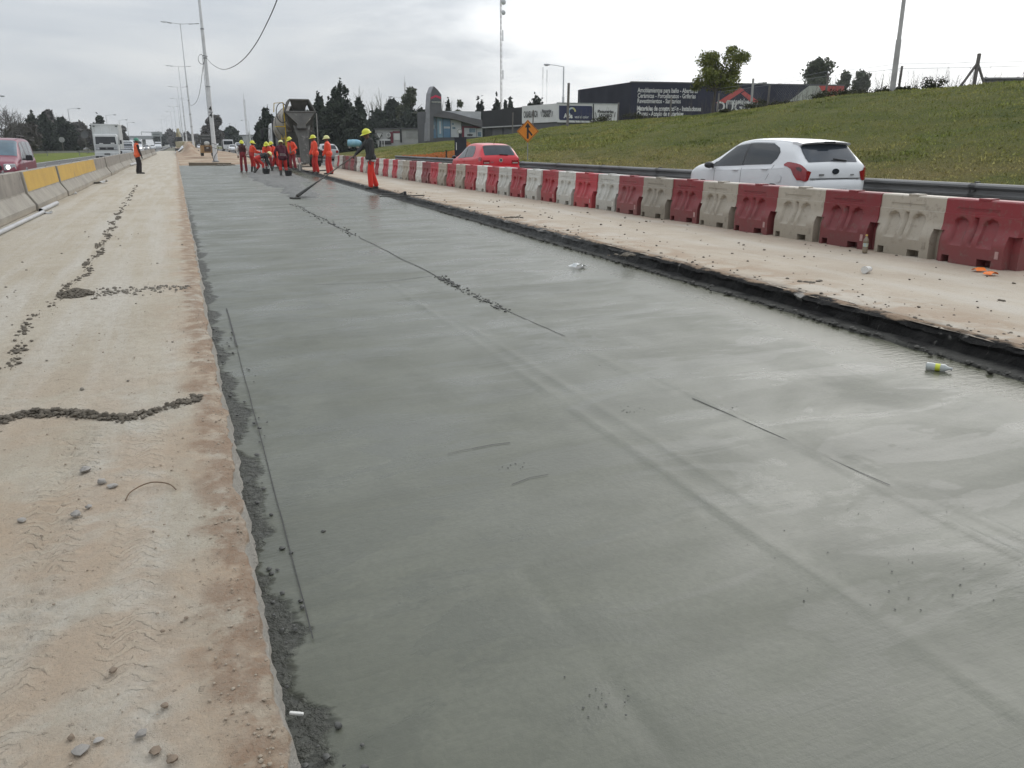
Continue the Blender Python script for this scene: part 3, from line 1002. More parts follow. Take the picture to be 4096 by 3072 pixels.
lp = lamp_double(23.72)
lx = [(3.6, 88.5, -.18), (3.4, 179.2, .2), (3.35, 271.5, 0), (3.3, 366, 0), (3.3, 457, 0), (1.6, 549, 0), (-.5, 636, 0), (-4.5, 730, 0), (-9.4, 823, 0)]
ln = ['tall white lamp post nearest the slab with cables tied to it', 'second tall double-armed lamp post of the median, lamps just in frame', 'third tall double-armed lamp post of the median',
      'fourth tall double-armed lamp post of the median', 'fifth tall double-armed lamp post of the median', 'sixth tall double-armed lamp post of the median',
      'seventh tall double-armed lamp post of the median', 'eighth tall double-armed lamp post of the median', 'ninth and farthest tall double-armed lamp post of the median']
for i, (q, l) in enumerate(zip(lx, ln)):
    o = lp if i == 0 else dup(lp, q)
    o.location = q; o['label'] = l; o['group'] = 'double-armed lamp posts of the median'
    o.rotation_euler = (0, 0, 0)

# painted number and tied cables on the nearest post
CABLE = M('black_cable', (.015, .015, .016), None, 5, .6)
FONT = None


def text_obj(name, body, m, parent, loc, size, rot=(R(90), 0, 0), bold=0.0, sx=1.0, align='CENTER', ext=.004, shear=0.0):
    cu = bpy.data.curves.new(name, 'FONT')
    cu.body = body; cu.size = size; cu.align_x = align; cu.align_y = 'CENTER'; cu.extrude = ext; cu.offset = bold; cu.shear = shear
    cu.resolution_u = 3
    tmp = bpy.data.objects.new(name, cu)
    COL.objects.link(tmp)
    dg = bpy.context.evaluated_depsgraph_get()
    me = bpy.data.meshes.new_from_object(tmp.evaluated_get(dg))
    COL.objects.unlink(tmp); bpy.data.objects.remove(tmp); bpy.data.curves.remove(cu)
    me.materials.clear(); me.materials.append(m)
    o = link(name, me, parent)
    o.location = loc; o.rotation_euler = rot; o.scale = (sx, 1, 1)
    return o


INK = M('black_paint', (.02, .02, .02), None, 5, .6)
for k in range(2):
    text_obj('painted_number', '4', INK, lp, (-.02, -.222, 5.05 - k * .62), .62, bold=.012)
mb = MB()
for z in (1.35, 1.75, 9.9):
    mb.tube([(.23 * math.cos(a), .23 * math.sin(a), z + .05 * math.sin(a * 2)) for a in [k * .5236 for k in range(13)]], .022, 5)
mb.tube([(-.24, -.05, 9.8), (-.25, -.1, 6), (-.26, -.1, 3), (-.27, -.12, .4), (-.1, -.5, .05)], .02, 5)
mb.tube([(.24, -.1, 1.7), (.4, -.2, 1.4), (.2, -.26, .9), (-.1, -.26, .5), (-.24, -.2, .1)], .025, 5)
for k in range(3):
    mb.tube([(-.35 + .3 * math.cos(a), -.1 + .1 * k, 9.6 + .45 * math.sin(a)) for a in [j * .7 for j in range(10)]], .015, 4)
mb.build('tied_cable', CABLE, lp)


def on_x(px, py, x):
    d = ray(px, py); return Vector((0, 0, CAM_H)) + d * (x / d.x)


def smooth_path(p, n=6):
    out = []
    p = [Vector(q) for q in p]
    for i in range(len(p) - 1):
        a, b, c, d = p[max(i - 1, 0)], p[i], p[i + 1], p[min(i + 2, len(p) - 1)]
        for k in range(n):
            t = k / n
            out.append(.5 * ((2 * b) + (c - a) * t + (2 * a - 5 * b + 4 * c - d) * t * t + (3 * b - a - 3 * c + d) * t ** 3))
    out.append(p[-1]); return out


pts = [on_x(px, py, 3.62) for px, py in ((826, 232), (850, 258), (888, 277), (930, 268), (975, 236), (1020, 180), (1060, 108), (1108, 0))]
d_ = pts[-1] - pts[-2]
pts += [pts[-1] + d_ * .8 + Vector((0, 0, .3)), pts[-1] + d_ * 1.7 + Vector((0, 0, 1.2))]
tag(MB().tube(smooth_path(pts, 5), .019, 6).build('overhead_cable', CABLE, smooth=60), 'black cable sagging from the nearest lamp post up out of the picture top', 'cable')
pts = [on_x(px, py, 3.45) for px, py in ((817, 236), (811, 275), (803, 340), (793, 390), (778, 416), (762, 421), (757, 408))]
tag(MB().tube(smooth_path(pts, 5), .024, 6).build('overhead_cable', CABLE, smooth=60), 'thin cable sagging between the nearest and second lamp posts', 'cable')

# ---- single-armed street lamps of the side roads
def lamp_single(H, arm, s):
    r = thing('street_lamp', 'x', 'street lamp')
    MB().tube([(0, 0, 0), (0, 0, H * .62), (0, 0, H * .625), (0, 0, H)], [.17, .15, .10, .085], 10).build('column', WHITE_POLE, r, smooth=40)
    MB().tube([(0, 0, H - .05), (s * arm * .5, 0, H + .12), (s * arm, 0, H + .2)], .045, 8).build('arm', WHITE_POLE, r, smooth=60)
    h_ = MB().box((s * (arm + .35), 0, H + .19), (.85, .36, .16), tx=.8, ty=.6).build('lamp_head', GALV, r, bevel=.03)
    MB().ell((s * (arm + .4), 0, H + .10), (.30, .15, .10), 10, 6).build('lens', M('lamp_lens', (.5, .52, .52), None, 5, .3), h_, smooth=60)
    return r


la = lamp_single(9.7, 2.0, 1)
lb = lamp_single(10.0, 2.0, -1)
first = [True, True]
LL = [('L', (0, 388), 143, 'side-road lamp at the left picture edge, only its head in view'), ('L', (271, 436), 190, 'single-armed lamp post left of the white box truck'),
      ('L', (423, 461), 230, 'single-armed lamp post rising behind the white box truck'), ('L', (476, 481), 276, 'single-armed lamp post just right of the white box truck'),
      ('L', (508, 491), 310, 'farthest single-armed lamp post on the left side, above the vans'),
      ('R', (2255, 266), 92, 'single-armed lamp post in front of the dark blue hall and white sign wall'),
      ('R', (1612, 392), 155, 'single-armed lamp post left of the grey pointed tower'), ('R', (994, 483), 240, 'single-armed lamp post left of the mixer truck'),
      ('R', (942, 497), 280, 'second single-armed lamp post left of the mixer truck'), ('R', (909, 509), 330, 'third single-armed lamp post left of the mixer truck'),
      ('R', (889, 514), 350, 'fourth single-armed lamp post left of the mixer truck')]
for kind, (px, py), d, l in LL:
    top = at(px, py, d)
    k = 0 if kind == 'L' else 1
    src = (la, lb)[k]
    if kind == 'R':
        top = at(px, py, tz(py, 10.0 + (1.5 if px > 2000 else 0)))
    o = src if first[k] else dup(src, (0, 0, 0))
    first[k] = False
    o.location = (top.x, top.y, top.z - (9.7 if k == 0 else 10.0))
    if px == 0:
        o.location.x -= 2.0
    o.rotation_euler = (0, 0, R(-8 if k else 0))
    o['label'] = l; o['group'] = 'single-armed street lamps'
# thick lamp column behind the fence on the right crest
b0 = at(3568, 372, 37); b0.z = float(hill_z(b0.x, b0.y)) - .1
t = thing('street_lamp', 'pale tapered lamp column rising out of frame on the right crest', 'street lamp', tuple(b0))
MB().tube([(0, 0, 0), (0, 0, 2.4), (0, 0, 2.45), (0, 0, 10)], [.13, .12, .095, .06], 12).build('column', M('grey_pole', (.38, .37, .355), None, 2, .6), t, smooth=40)
MB().tube([(0, 0, 9.9), (-1, 0, 10.2), (-2, 0, 10.3)], .045, 8).build('arm', GALV, t)
MB().box((-2.3, 0, 10.27), (.8, .3, .14)).build('lamp_head', GALV, t, bevel=.03)
q = at(3013, 318, 88)
t = thing('street_lamp', 'small lamp on a grey post before the red chevron of the blue hall', 'street lamp', (q.x, q.y, q.z - 6.5))
MB().tube([(0, 0, 0), (0, 0, 6.6)], [.14, .12], 8).build('column', M('grey_pole', (.38, .37, .355), None, 2, .6), t)
MB().tube([(0, 0, 5.9), (.5, -.3, 6.1), (.9, -.5, 6.15)], .04, 6).build('arm', GALV, t)
MB().box((1.1, -.6, 6.15), (.5, .25, .12), rz=-.5).build('lamp_head', GALV, t, bevel=.03)

# ---- masts
def mast(label, px, ytop, ybot, d, wdt, dish=False):
    a = at(px[0], ytop, d); b = at(px[1], ybot, d)
    b.z = min(b.z, 2.0)
    t = thing('radio_mast', label, 'radio mast', (b.x, b.y, 0))
    Hh = a.z
    mb = MB(); n = max(10, int(Hh / 1.5))
    for k in range(3):
        an = k * 2.094
        mb.tube([(wdt * math.cos(an), wdt * math.sin(an), 0), (wdt * math.cos(an), wdt * math.sin(an), Hh)], wdt * .22, 4)
    mb.build('leg_tubes', M('mast_paint', (.5, .5, .5), (.42, .38, .38), .2, .5), t)
    mb = MB()
    for j in range(n):
        z0 = Hh * j / n; z1 = Hh * (j + 1) / n
        for k in range(3):
            a0 = k * 2.094; a1 = (k + 1) * 2.094
            mb.tube([(wdt * math.cos(a0), wdt * math.sin(a0), z0), (wdt * math.cos(a1), wdt * math.sin(a1), z1)], wdt * .12, 3, False)
    mb.build('bracing', M('mast_paint', (.5, .5, .5), None, .2, .5), t)
    if dish:
        for dz, r in ((-1.6, .8), (-4.4, .7)):
            MB().ell((.5, -.7, Hh + dz), (r, .3, r), 14, 8).build('dish', M('dish_grey', (.55, .56, .57), None, 2, .4), t, smooth=60)
        MB().tube([(.6, 0, Hh - 9), (.6, 0, Hh - 12)], .12, 6).build('antenna', GALV, t)
        MB().tube([(.6, 0, Hh - 20), (.6, 0, Hh - 22.5)], .12, 6).build('antenna', GALV, t)
        MB().tube([(0, 0, Hh - .2), (0, 0, Hh + 2.5)], .06, 5).build('antenna', GALV, t)
    else:
        MB().tube([(0, 0, Hh - .1), (0, 0, Hh + 2.0)], .05, 5).build('antenna', GALV, t)
    return t


mast('tall slender radio mast with two round dishes near its top', (1998, 2005), 6, 420, 240, .28, True)
mast('short radio mast between the bare poplars and the eucalyptus', (1620, 1622), 330, 420, 300, .3)
mast('thin radio mast left of the mixer truck', (979, 990), 400, 560, 300, .3)
mast('left one of the two thin antenna poles behind the white sign wall', (2178, 2170), 318, 470, 150, .035)
mast('right one of the two thin antenna poles behind the white sign wall', (2190, 2186), 328, 470, 150, .035)

# ---- merge warning sign
ORG = M('sign_orange', (.72, .24, .012), (.66, .21, .012), 3, .5)
c0 = at(2111, 525, 45)
gz0 = float(hill_z(c0.x, c0.y))
t = thing('warning_sign', 'orange diamond sign with black merging arrow beside the guard rail', 'road sign', (c0.x, c0.y, gz0), R(-20))
hz_ = c0.z - gz0
MB().prism([(0, hz_ - .62), (.62, hz_), (0, hz_ + .62), (-.62, hz_)], -.03, -.015, 'y').build('panel', ORG, t)
bd = MB()
for k in range(4):
    a0 = k * math.pi / 2; a1 = a0 + math.pi / 2
    p0 = [(r_ * math.cos(a), r_ * math.sin(a)) for r_, a in ((.585, a0), (.585, a1), (.555, a1), (.555, a0))]
    bd.add([(x_, -.034, hz_ + z_) for x_, z_ in p0], [(0, 1, 2, 3)])
bd.build('border', INK, t)
arr = MB()
arr.add([(x_, -.035, hz_ + z_) for x_, z_ in ((-.055, -.40), (.055, -.40), (.055, .22), (-.055, .22))], [(0, 1, 2, 3)])
arr.add([(x_, -.036, hz_ + z_) for x_, z_ in ((-.17, .20), (.17, .20), (0, .46))], [(0, 1, 2)])
arr.add([(x_, -.0365, hz_ + z_) for x_, z_ in ((.045, .10), (.045, -.04), (.215, -.26), (.275, -.18))], [(0, 1, 2, 3)])
arr.build('arrow', INK, t)
MB().box((0, 0, hz_ / 2 - .1), (.05, .03, hz_ + .6)).build('post', GALV, t)

# ---- yield sign
c0 = at(1517, 545, 120)
t = thing('yield_sign', 'white triangular give-way sign on a post before the low white shop', 'road sign', (c0.x, c0.y, 0), R(-14))
tri = [(-.55, .5), (.55, .5), (0, -.5)]
MB().prism([(a, b + c0.z) for a, b in tri], -.03, -.01, 'y').build('border', INK, t)
MB().prism([(a * .74, b * .74 + .05 + c0.z) for a, b in tri], -.045, -.031, 'y').build('panel', M('sign_white', (.7, .7, .68), None, 3, .5), t)
text_obj('lettering', 'CEDA EL\nPASO', INK, t, (0, -.05, c0.z + .22), .13)
MB().tube([(0, 0, 0), (0, 0, c0.z)], .04, 6).build('post', GALV, t)

# ---- cabinet, orange net, blue tank
NAVY = M('cabinet_navy', (.012, .014, .022), (.02, .022, .03), 3, .5)
c0 = on_x(1843, 622, 16.6); c0.z = float(hill_z(c0.x, c0.y)) - .1
t = thing('utility_cabinet', 'tall dark navy utility cabinet beside the red hatchback', 'cabinet', (c0.x, c0.y, c0.z), R(-20), None, (.84, .84, 1.22))
MB().b2(-.44, .44, -.3, .3, 0, 1.42).build('body', NAVY, t, bevel=.02)
MB().b2(-.47, .47, -.33, .33, 1.42, 1.48).build('roof', NAVY, t, bevel=.01)
MB().b2(-.12, .10, -.12, .12, 1.48, 1.66).build('vent', NAVY, t, bevel=.01)
MB().b2(-.40, .40, -.315, -.302, .1, 1.36).build('door', M('cabinet_door', (.015, .018, .03), None, 3, .4), t, bevel=.004)
MB().b2(-.33, -.28, -.325, -.317, .85, 1.22).build('label_strip', M('sign_white', (.7, .7, .68), None, 3, .5), t)
MB().b2(-.46, .46, -.32, .32, -.4, 0).build('plinth', CONC, t)
NET = M('orange_net', (.62, .20, .05), (.5, .16, .04), 8, .8)
npst = [on_x(px, 618, 16.3 + k * .15) for k, px in enumerate((1614, 1680, 1750, 1822))]
for q in npst:
    q.z = float(hill_z(q.x, q.y)) + .33


def net(name, label, P, hts, m):
    t = thing(name, label, 'safety net', tuple(P[0])); mb = MB(); o0 = P[0]
    for i in range(len(P) - 1):
        a, b = P[i] - o0, P[i + 1] - o0
        nu = max(6, int((b - a).length / .10)); nvv = 11
        for j in range(nvv + 1):
            r0 = []
            for k in range(nu + 1):
                f = k / nu; q = a.lerp(b, f); hh = lerp(hts[i], hts[i + 1], f) * j / nvv
                q = q + Vector((0.12 * math.sin(k * .7 + j), .1 * math.sin(k * .4), hh - .35 + .03 * math.sin(k * .9)))
                r0.append(q)
            for k in range(nu):
                q0, q1 = r0[k], r0[k + 1]
                mb.add([q0, q1, q1 + Vector((0, 0, .055)), q0 + Vector((0, 0, .055))], [(0, 1, 2, 3)])
        for k in range(nu + 1):
            f = k / nu; q = a.lerp(b, f); hh = lerp(hts[i], hts[i + 1], f)
            dx = (b - a).normalized() * .022
            q = q + Vector((0.12 * math.sin(k * .7), .1 * math.sin(k * .4), -.35))
            mb.add([q - dx, q + dx, q + dx + Vector((0.1, 0, hh)), q - dx + Vector((0.1, 0, hh))], [(0, 1, 2, 3)])
    mb.build('mesh', m, t)
    for q in P:
        MB().tube([q - o0 + Vector((0, .1, -.5)), q - o0 + Vector((0, .1, hts[0] - .3))], .03, 5).build('stake', M('rusty_stake', (.10, .06, .03), None, 5, .8), t)
    return t


net('safety_net', 'orange plastic safety net on the slope left of the dark cabinet', npst, [.50, .55, .68, .85], NET)
net('safety_net', 'short piece of orange net right of the dark cabinet', [on_x(1868, 585, 18.0) , on_x(1905, 595, 18.0)], [.6, .35], NET)
st_ = on_x(1786, 632, 16.0)
tag(MB().box((st_.x, st_.y, .55), (.09, .09, 1.1)).box((st_.x, st_.y, 1.12), (.11, .11, .06)).build('wooden_stake', M('rusty_stake', (.10, .06, .03), None, 5, .8), bevel=.01), 'short dark stake standing before the orange net', 'stake')
c0 = at(1418, 573, 104)
t = thing('water_tank', 'pale blue plastic tank lying on the grass before the dark trees', 'tank', tuple(c0), R(-25))
MB().tube([(-.85, 0, 0), (-.80, 0, 0), (-.3, 0, 0), (-.27, 0, 0), (.3, 0, 0), (.6, 0, -.02), (.85, 0, -.05)], [.40, .47, .48, .50, .48, .42, .30], 18).build('shell', M('tank_blue', (.16, .36, .46), (.26, .46, .54), 2, .4), t, smooth=35)
MB().tube([(.84, 0, -.05), (.92, 0, -.06)], .2, 12).build('lid', M('tank_lid', (.05, .2, .32), None, 2, .4), t, smooth=35)
MB().b2(-.7, -.5, -.4, .4, -.62, -.40).b2(.3, .5, -.4, .4, -.62, -.38).build('cradle', CONC, t)

# ---- fence on the crest
POST = M('fence_post_concrete', (.12, .11, .10), (.18, .165, .15), 4, .9)


def crest(px, py, d):
    q = at(px, py, d); q.z = float(hill_z(q.x, q.y)); return q


fence = thing('wire_fence', 'chain-link fence with grey posts along the top of the right slope', 'fence', (30, 30, 0))
fo = Vector((30, 30, 0))
fp = [(4330, 320, 33), (3895, 340, 36.2), (3592, 372, 37.5), (3300, 395, 41), (3070, 420, 44), (2870, 440, 47.5), (2680, 458, 52), (2470, 480, 57), (2270, 500, 63), (2131, 520, 69), (2050, 535, 72)]
fq = [crest(*q) for q in fp]
for i, q in enumerate(fq):
    if i == 1:
        mb = MB().tube([q - fo, q - fo + Vector((.05, 0, 1.75))], .085, 6).build('post', POST, fence)
        MB().tube([q - fo + Vector((-.75, .35, -.05)), q - fo + Vector((-.03, 0, 1.3))], .06, 5).build('brace', POST, fence)
        MB().tube([q - fo + Vector((.62, -.3, -.05)), q - fo + Vector((.06, 0, 1.3))], .06, 5).build('brace', POST, fence)
    else:
        hgt = [1.6, 1.6, 1.28, 1.30, 1.15, 1.1, 1.25, 1.3, 3.2, 1.7, 1.9][i]
        MB().tube([q - fo + Vector((0, 0, -.2)), q - fo + Vector((.04, 0, hgt))], .055 if i not in (8,) else .10, 6).build('post', POST, fence)
mb = MB(); wires = MB()
for a, b in zip(fq[:5], fq[1:6]):
    L = (b - a).length; hgt = 1.15
    dn = (b - a).normalized()
    n = int(L / .13)
    for k in range(-9, n + 1):
        for sg in (1, -1):
            f0 = k * .13; f1 = f0 + hgt * sg * .95
            lo, hi = 0.0, 1.0
            if f1 < 0 or f1 > L or f0 < 0 or f0 > L:
                continue
            p0 = a + dn * f0; p1 = a + dn * f1
            p0.z = lerp(a.z, b.z, f0 / L) + .03; p1.z = lerp(a.z, b.z, f1 / L) + hgt
            mb.add([p0 - fo, p1 - fo, p1 - fo + dn * .006, p0 - fo + dn * .006], [(0, 1, 2, 3)])
    wires.tube([a - fo + Vector((0, 0, hgt + .02)), b - fo + Vector((0, 0, hgt + .02))], .007, 4)
    wires.tube([a - fo + Vector((0, 0, hgt + .25)), (a + b) / 2 - fo + Vector((0, 0, hgt + .2)), b - fo + Vector((0, 0, hgt + .22))], .006, 4)
mb.build('chain_link', GALV, fence)
wires.build('strand_wire', GALV, fence)

# ================================================================== VEHICLES
def herm(xk, vk, x):
    xk = np.asarray(xk, float); vk = np.asarray(vk, float)
    d = np.diff(vk) / np.diff(xk)
    m = np.zeros(len(vk)); m[0], m[-1] = d[0], d[-1]
    for i in range(1, len(vk) - 1):
        m[i] = 0 if d[i - 1] * d[i] <= 0 else 2 * d[i - 1] * d[i] / (d[i - 1] + d[i])
    x = min(max(x, xk[0]), xk[-1])
    i = min(max(int(np.searchsorted(xk, x)) - 1, 0), len(xk) - 2)
    h = xk[i + 1] - xk[i]; t = (x - xk[i]) / h
    return (2 * t ** 3 - 3 * t * t + 1) * vk[i] + (t ** 3 - 2 * t * t + t) * h * m[i] + (-2 * t ** 3 + 3 * t * t) * vk[i + 1] + (t ** 3 - t * t) * h * m[i + 1]


HATCH = dict(
    y=[-1.97, -1.93, -1.86, -1.72, -1.58, -1.45, -1.0, -.3, .25, .6, .95, 1.18, 1.5, 1.78, 1.92, 1.97],
    zt=[.90, .99, 1.07, 1.25, 1.40, 1.455, 1.50, 1.52, 1.475, 1.35, 1.16, 1.035, .965, .85, .72, .58],
    zb=[.86, .945, .985, 1.0, 1.0, .985, .96, .93, .905, .895, .89, .885, .87, .80, .68, .56],
    hw=[.70, .79, .82, .84, .85, .855, .86, .86, .86, .86, .855, .85, .84, .79, .71, .60],
    ht=[.62, .665, .66, .635, .61, .595, .585, .58, .57, .585, .635, .67, .68, .64, .57, .48],
    zu=[.40, .34, .28, .24, .22, .2, .2, .2, .2, .2, .2, .2, .22, .26, .32, .40])
MPV = dict(
    y=[-2.0, -1.97, -1.92, -1.82, -1.70, -1.5, -1.0, -.3, .25, .6, .95, 1.2, 1.5, 1.78, 1.94, 2.0],
    zt=[1.0, 1.15, 1.35, 1.60, 1.68, 1.71, 1.73, 1.73, 1.69, 1.55, 1.32, 1.14, 1.06, .98, .84, .70],
    zb=[.95, 1.02, 1.04, 1.04, 1.03, 1.02, 1.01, 1.0, .99, .98, .98, .97, .96, .92, .80, .66],
    hw=[.74, .79, .81, .825, .83, .83, .835, .835, .835, .835, .835, .83, .82, .79, .73, .66],
    ht=[.70, .74, .72, .69, .68, .67, .665, .66, .655, .665, .69, .71, .70, .66, .60, .52],
    zu=[.42, .36, .3, .26, .24, .22, .22, .22, .22, .22, .22, .22, .24, .28, .34, .42])
VAN = dict(
    y=[-2.6, -2.57, -2.5, -2.3, -1.5, -.5, .5, 1.0, 1.3, 1.6, 1.9, 2.05, 2.3, 2.5, 2.6, 2.64],
    zt=[2.2, 2.3, 2.36, 2.40, 2.42, 2.42, 2.41, 2.38, 2.28, 1.98, 1.62, 1.42, 1.28, 1.15, .98, .75],
    zb=[1.15, 1.18, 1.2, 1.2, 1.2, 1.2, 1.2, 1.2, 1.2, 1.2, 1.19, 1.18, 1.14, 1.05, .92, .70],
    hw=[.94, .97, .98, .99, 1.0, 1.0, 1.0, 1.0, 1.0, 1.0, .99, .98, .96, .92, .86, .78],
    ht=[.84, .86, .87, .88, .88, .88, .87, .86, .85, .86, .88, .88, .86, .80, .72, .62],
    zu=[.4, .36, .3, .28, .26, .26, .26, .26, .26, .26, .26, .26, .28, .30, .36, .42])


class Body:
    def __init__(s, st, sc=(1, 1, 1)):
        s.st = st; s.sc = sc

    def keys(s, y):
        q = {k: herm(s.st['y'], s.st[k], y) for k in ('zt', 'zb', 'hw', 'ht', 'zu')}
        zt, zb, hw, ht, zu = q['zt'], q['zb'], q['hw'], q['ht'], q['zu']
        zm = lerp(zu, zb, .55)
        return [(0, zu), (.86 * hw, zu), (.975 * hw, zu + .10), (hw, zm), (.988 * hw, zb - .075), (.955 * hw, zb),
                (lerp(.945 * hw, ht, .52) + .012, lerp(zb, zt, .55)), (ht, zt - .07 * min(1, (zt - zb) / .3)), (ht * .80, zt - .014), (0, zt)]

    def P(s, y, sp, side=1):
        k = s.keys(y)
        i = min(max(int(sp), 0), 8); t = sp - i
        p = [k[max(i - 1, 0)], k[i], k[i + 1], k[min(i + 2, 9)]]
        if i + 2 > 9:
            p[3] = (-k[8][0], k[8][1])
        out = []
        for c in (0, 1):
            a, b, cc, d = (q[c] for q in p)
            ta = (cc - a) * .32; tb = (d - b) * .32
            out.append((2 * t ** 3 - 3 * t * t + 1) * b + (t ** 3 - 2 * t * t + t) * ta + (-2 * t ** 3 + 3 * t * t) * cc + (t ** 3 - t * t) * tb)
        return Vector((out[0] * side * s.sc[0], y * s.sc[1], out[1] * s.sc[2]))

    def N(s, y, sp, side):
        e = .01
        sp0, sp1 = max(sp - .04, 0), min(sp + .04, 9)
        a = s.P(y + e, sp, side) - s.P(y - e, sp, side); b = s.P(y, sp1, side) - s.P(y, sp0, side)
        n = a.cross(b)
        if n.length < 1e-9:
            return Vector((0, 0, 1))
        n.normalize()
        p = s.P(y, sp, side)
        if n.dot(Vector((p.x, 0, p.z - .9))) < 0:
            n = -n
        return n

    def mesh(s):
        mb = MB(); y0, y1 = s.st['y'][0], s.st['y'][-1]
        yk = sorted(set(list(np.linspace(y0, y1, 56)) + list(s.st['y'])))
        sk = list(np.linspace(0, 9, 46)); rings = []
        for y in yk:
            h = [s.P(y, q, 1) for q in sk]
            rings.append(h + [Vector((-p.x, p.y, p.z)) for p in reversed(h[1:-1])])
        mb.loft(rings)
        return mb

    def side(s, mb, rows, side, off=.006, nu=10):
        """rows: (s, y_start, y_end)"""
        g = []
        for sp, ya, yb in rows:
            g.append([s.P(lerp(ya, yb, k / nu), sp, side) + s.N(lerp(ya, yb, k / nu), sp, side) * off for k in range(nu + 1)])
        vs = [p for r in g for p in r]; n = nu + 1
        mb.add(vs, [(j * n + k, j * n + k + 1, (j + 1) * n + k + 1, (j + 1) * n + k) for j in range(len(g) - 1) for k in range(nu)])

    def top(s, mb, rows, off=.006, nu=8):
        """rows: (y, s_edge) across the car"""
        g = []
        for y, se in rows:
            r = [s.P(y, lerp(se, 9, k / nu), 1) + s.N(y, min(lerp(se, 9, k / nu), 8.9), 1) * off for k in range(nu + 1)]
            g.append(r + [Vector((-p.x, p.y, p.z)) for p in reversed(r[:-1])])
        vs = [p for r in g for p in r]; n = len(g[0])
        mb.add(vs, [(j * n + k, j * n + k + 1, (j + 1) * n + k + 1, (j + 1) * n + k) for j in range(len(g) - 1) for k in range(n - 1)])


def wheel(parent, c, r=.30, wd=.19):
    t_ = MB().tube([(c[0] - wd / 2, c[1], c[2]), (c[0] - wd / 2 + .02, c[1], c[2]), (c[0] + wd / 2 - .02, c[1], c[2]), (c[0] + wd / 2, c[1], c[2])], [r * .93, r, r, r * .93], 20).build('wheel', DARK, parent, smooth=35)
    s = 1 if c[0] > 0 else -1
    MB().tube([(c[0] + s * (wd / 2 - .03), c[1], c[2]), (c[0] + s * (wd / 2 + .004), c[1], c[2])], [r * .62, r * .55], 14).build('rim', M('wheel_rim', (.35, .35, .36), None, 4, .35, metal=.7), t_, smooth=35)


def carpaint(name, c, rough=.32):
    return M(name, c, tuple(x * .94 for x in c), 1.5, rough, spec=.5, coat=.35)


TAIL = M('tail_light_red', (.30, .006, .012), (.20, .004, .008), 4, .15, coat=.6)
TAIL_D = M('tail_light_smoked', (.06, .012, .014), None, 4, .15, coat=.6)
LAMPG = M('headlight_glass', (.55, .56, .57), (.35, .36, .37), 12, .15, coat=.6)
LAMPON = M('headlight_on', (.9, .9, .88), None, 5, .2, emit=(1.0, .97, .9, 2.2))
SEAM = M('shut_line', (.10, .10, .10), None, 5, .8)
PLATEM = M('number_plate', (.55, .56, .56), (.4, .4, .4), 30, .5)


def car(name, label, cat, loc, rz, st, pm, sc=(1, 1, 1), group=None, wheels=(1.2, -1.2), wr=.30, glassm=None, detail=True):
    t = thing(name, label, cat, loc, rz, group)
    B = Body(st, sc)
    B.mesh().build('body', pm, t, smooth=38)
    g = glassm or GLASS
    ww = st['hw'][7] * sc[0] - .10
    for s in (-1, 1):
        for y in wheels:
            wheel(t, (s * ww, y * sc[1], wr), wr)
            MB().tube([(s * (st['hw'][7] * sc[0] - .015), y * sc[1], wr), (s * (st['hw'][7] * sc[0] + .004), y * sc[1], wr)], wr * 1.06, 18).build('wheel_arch', BLACKP, t)
    return t, B


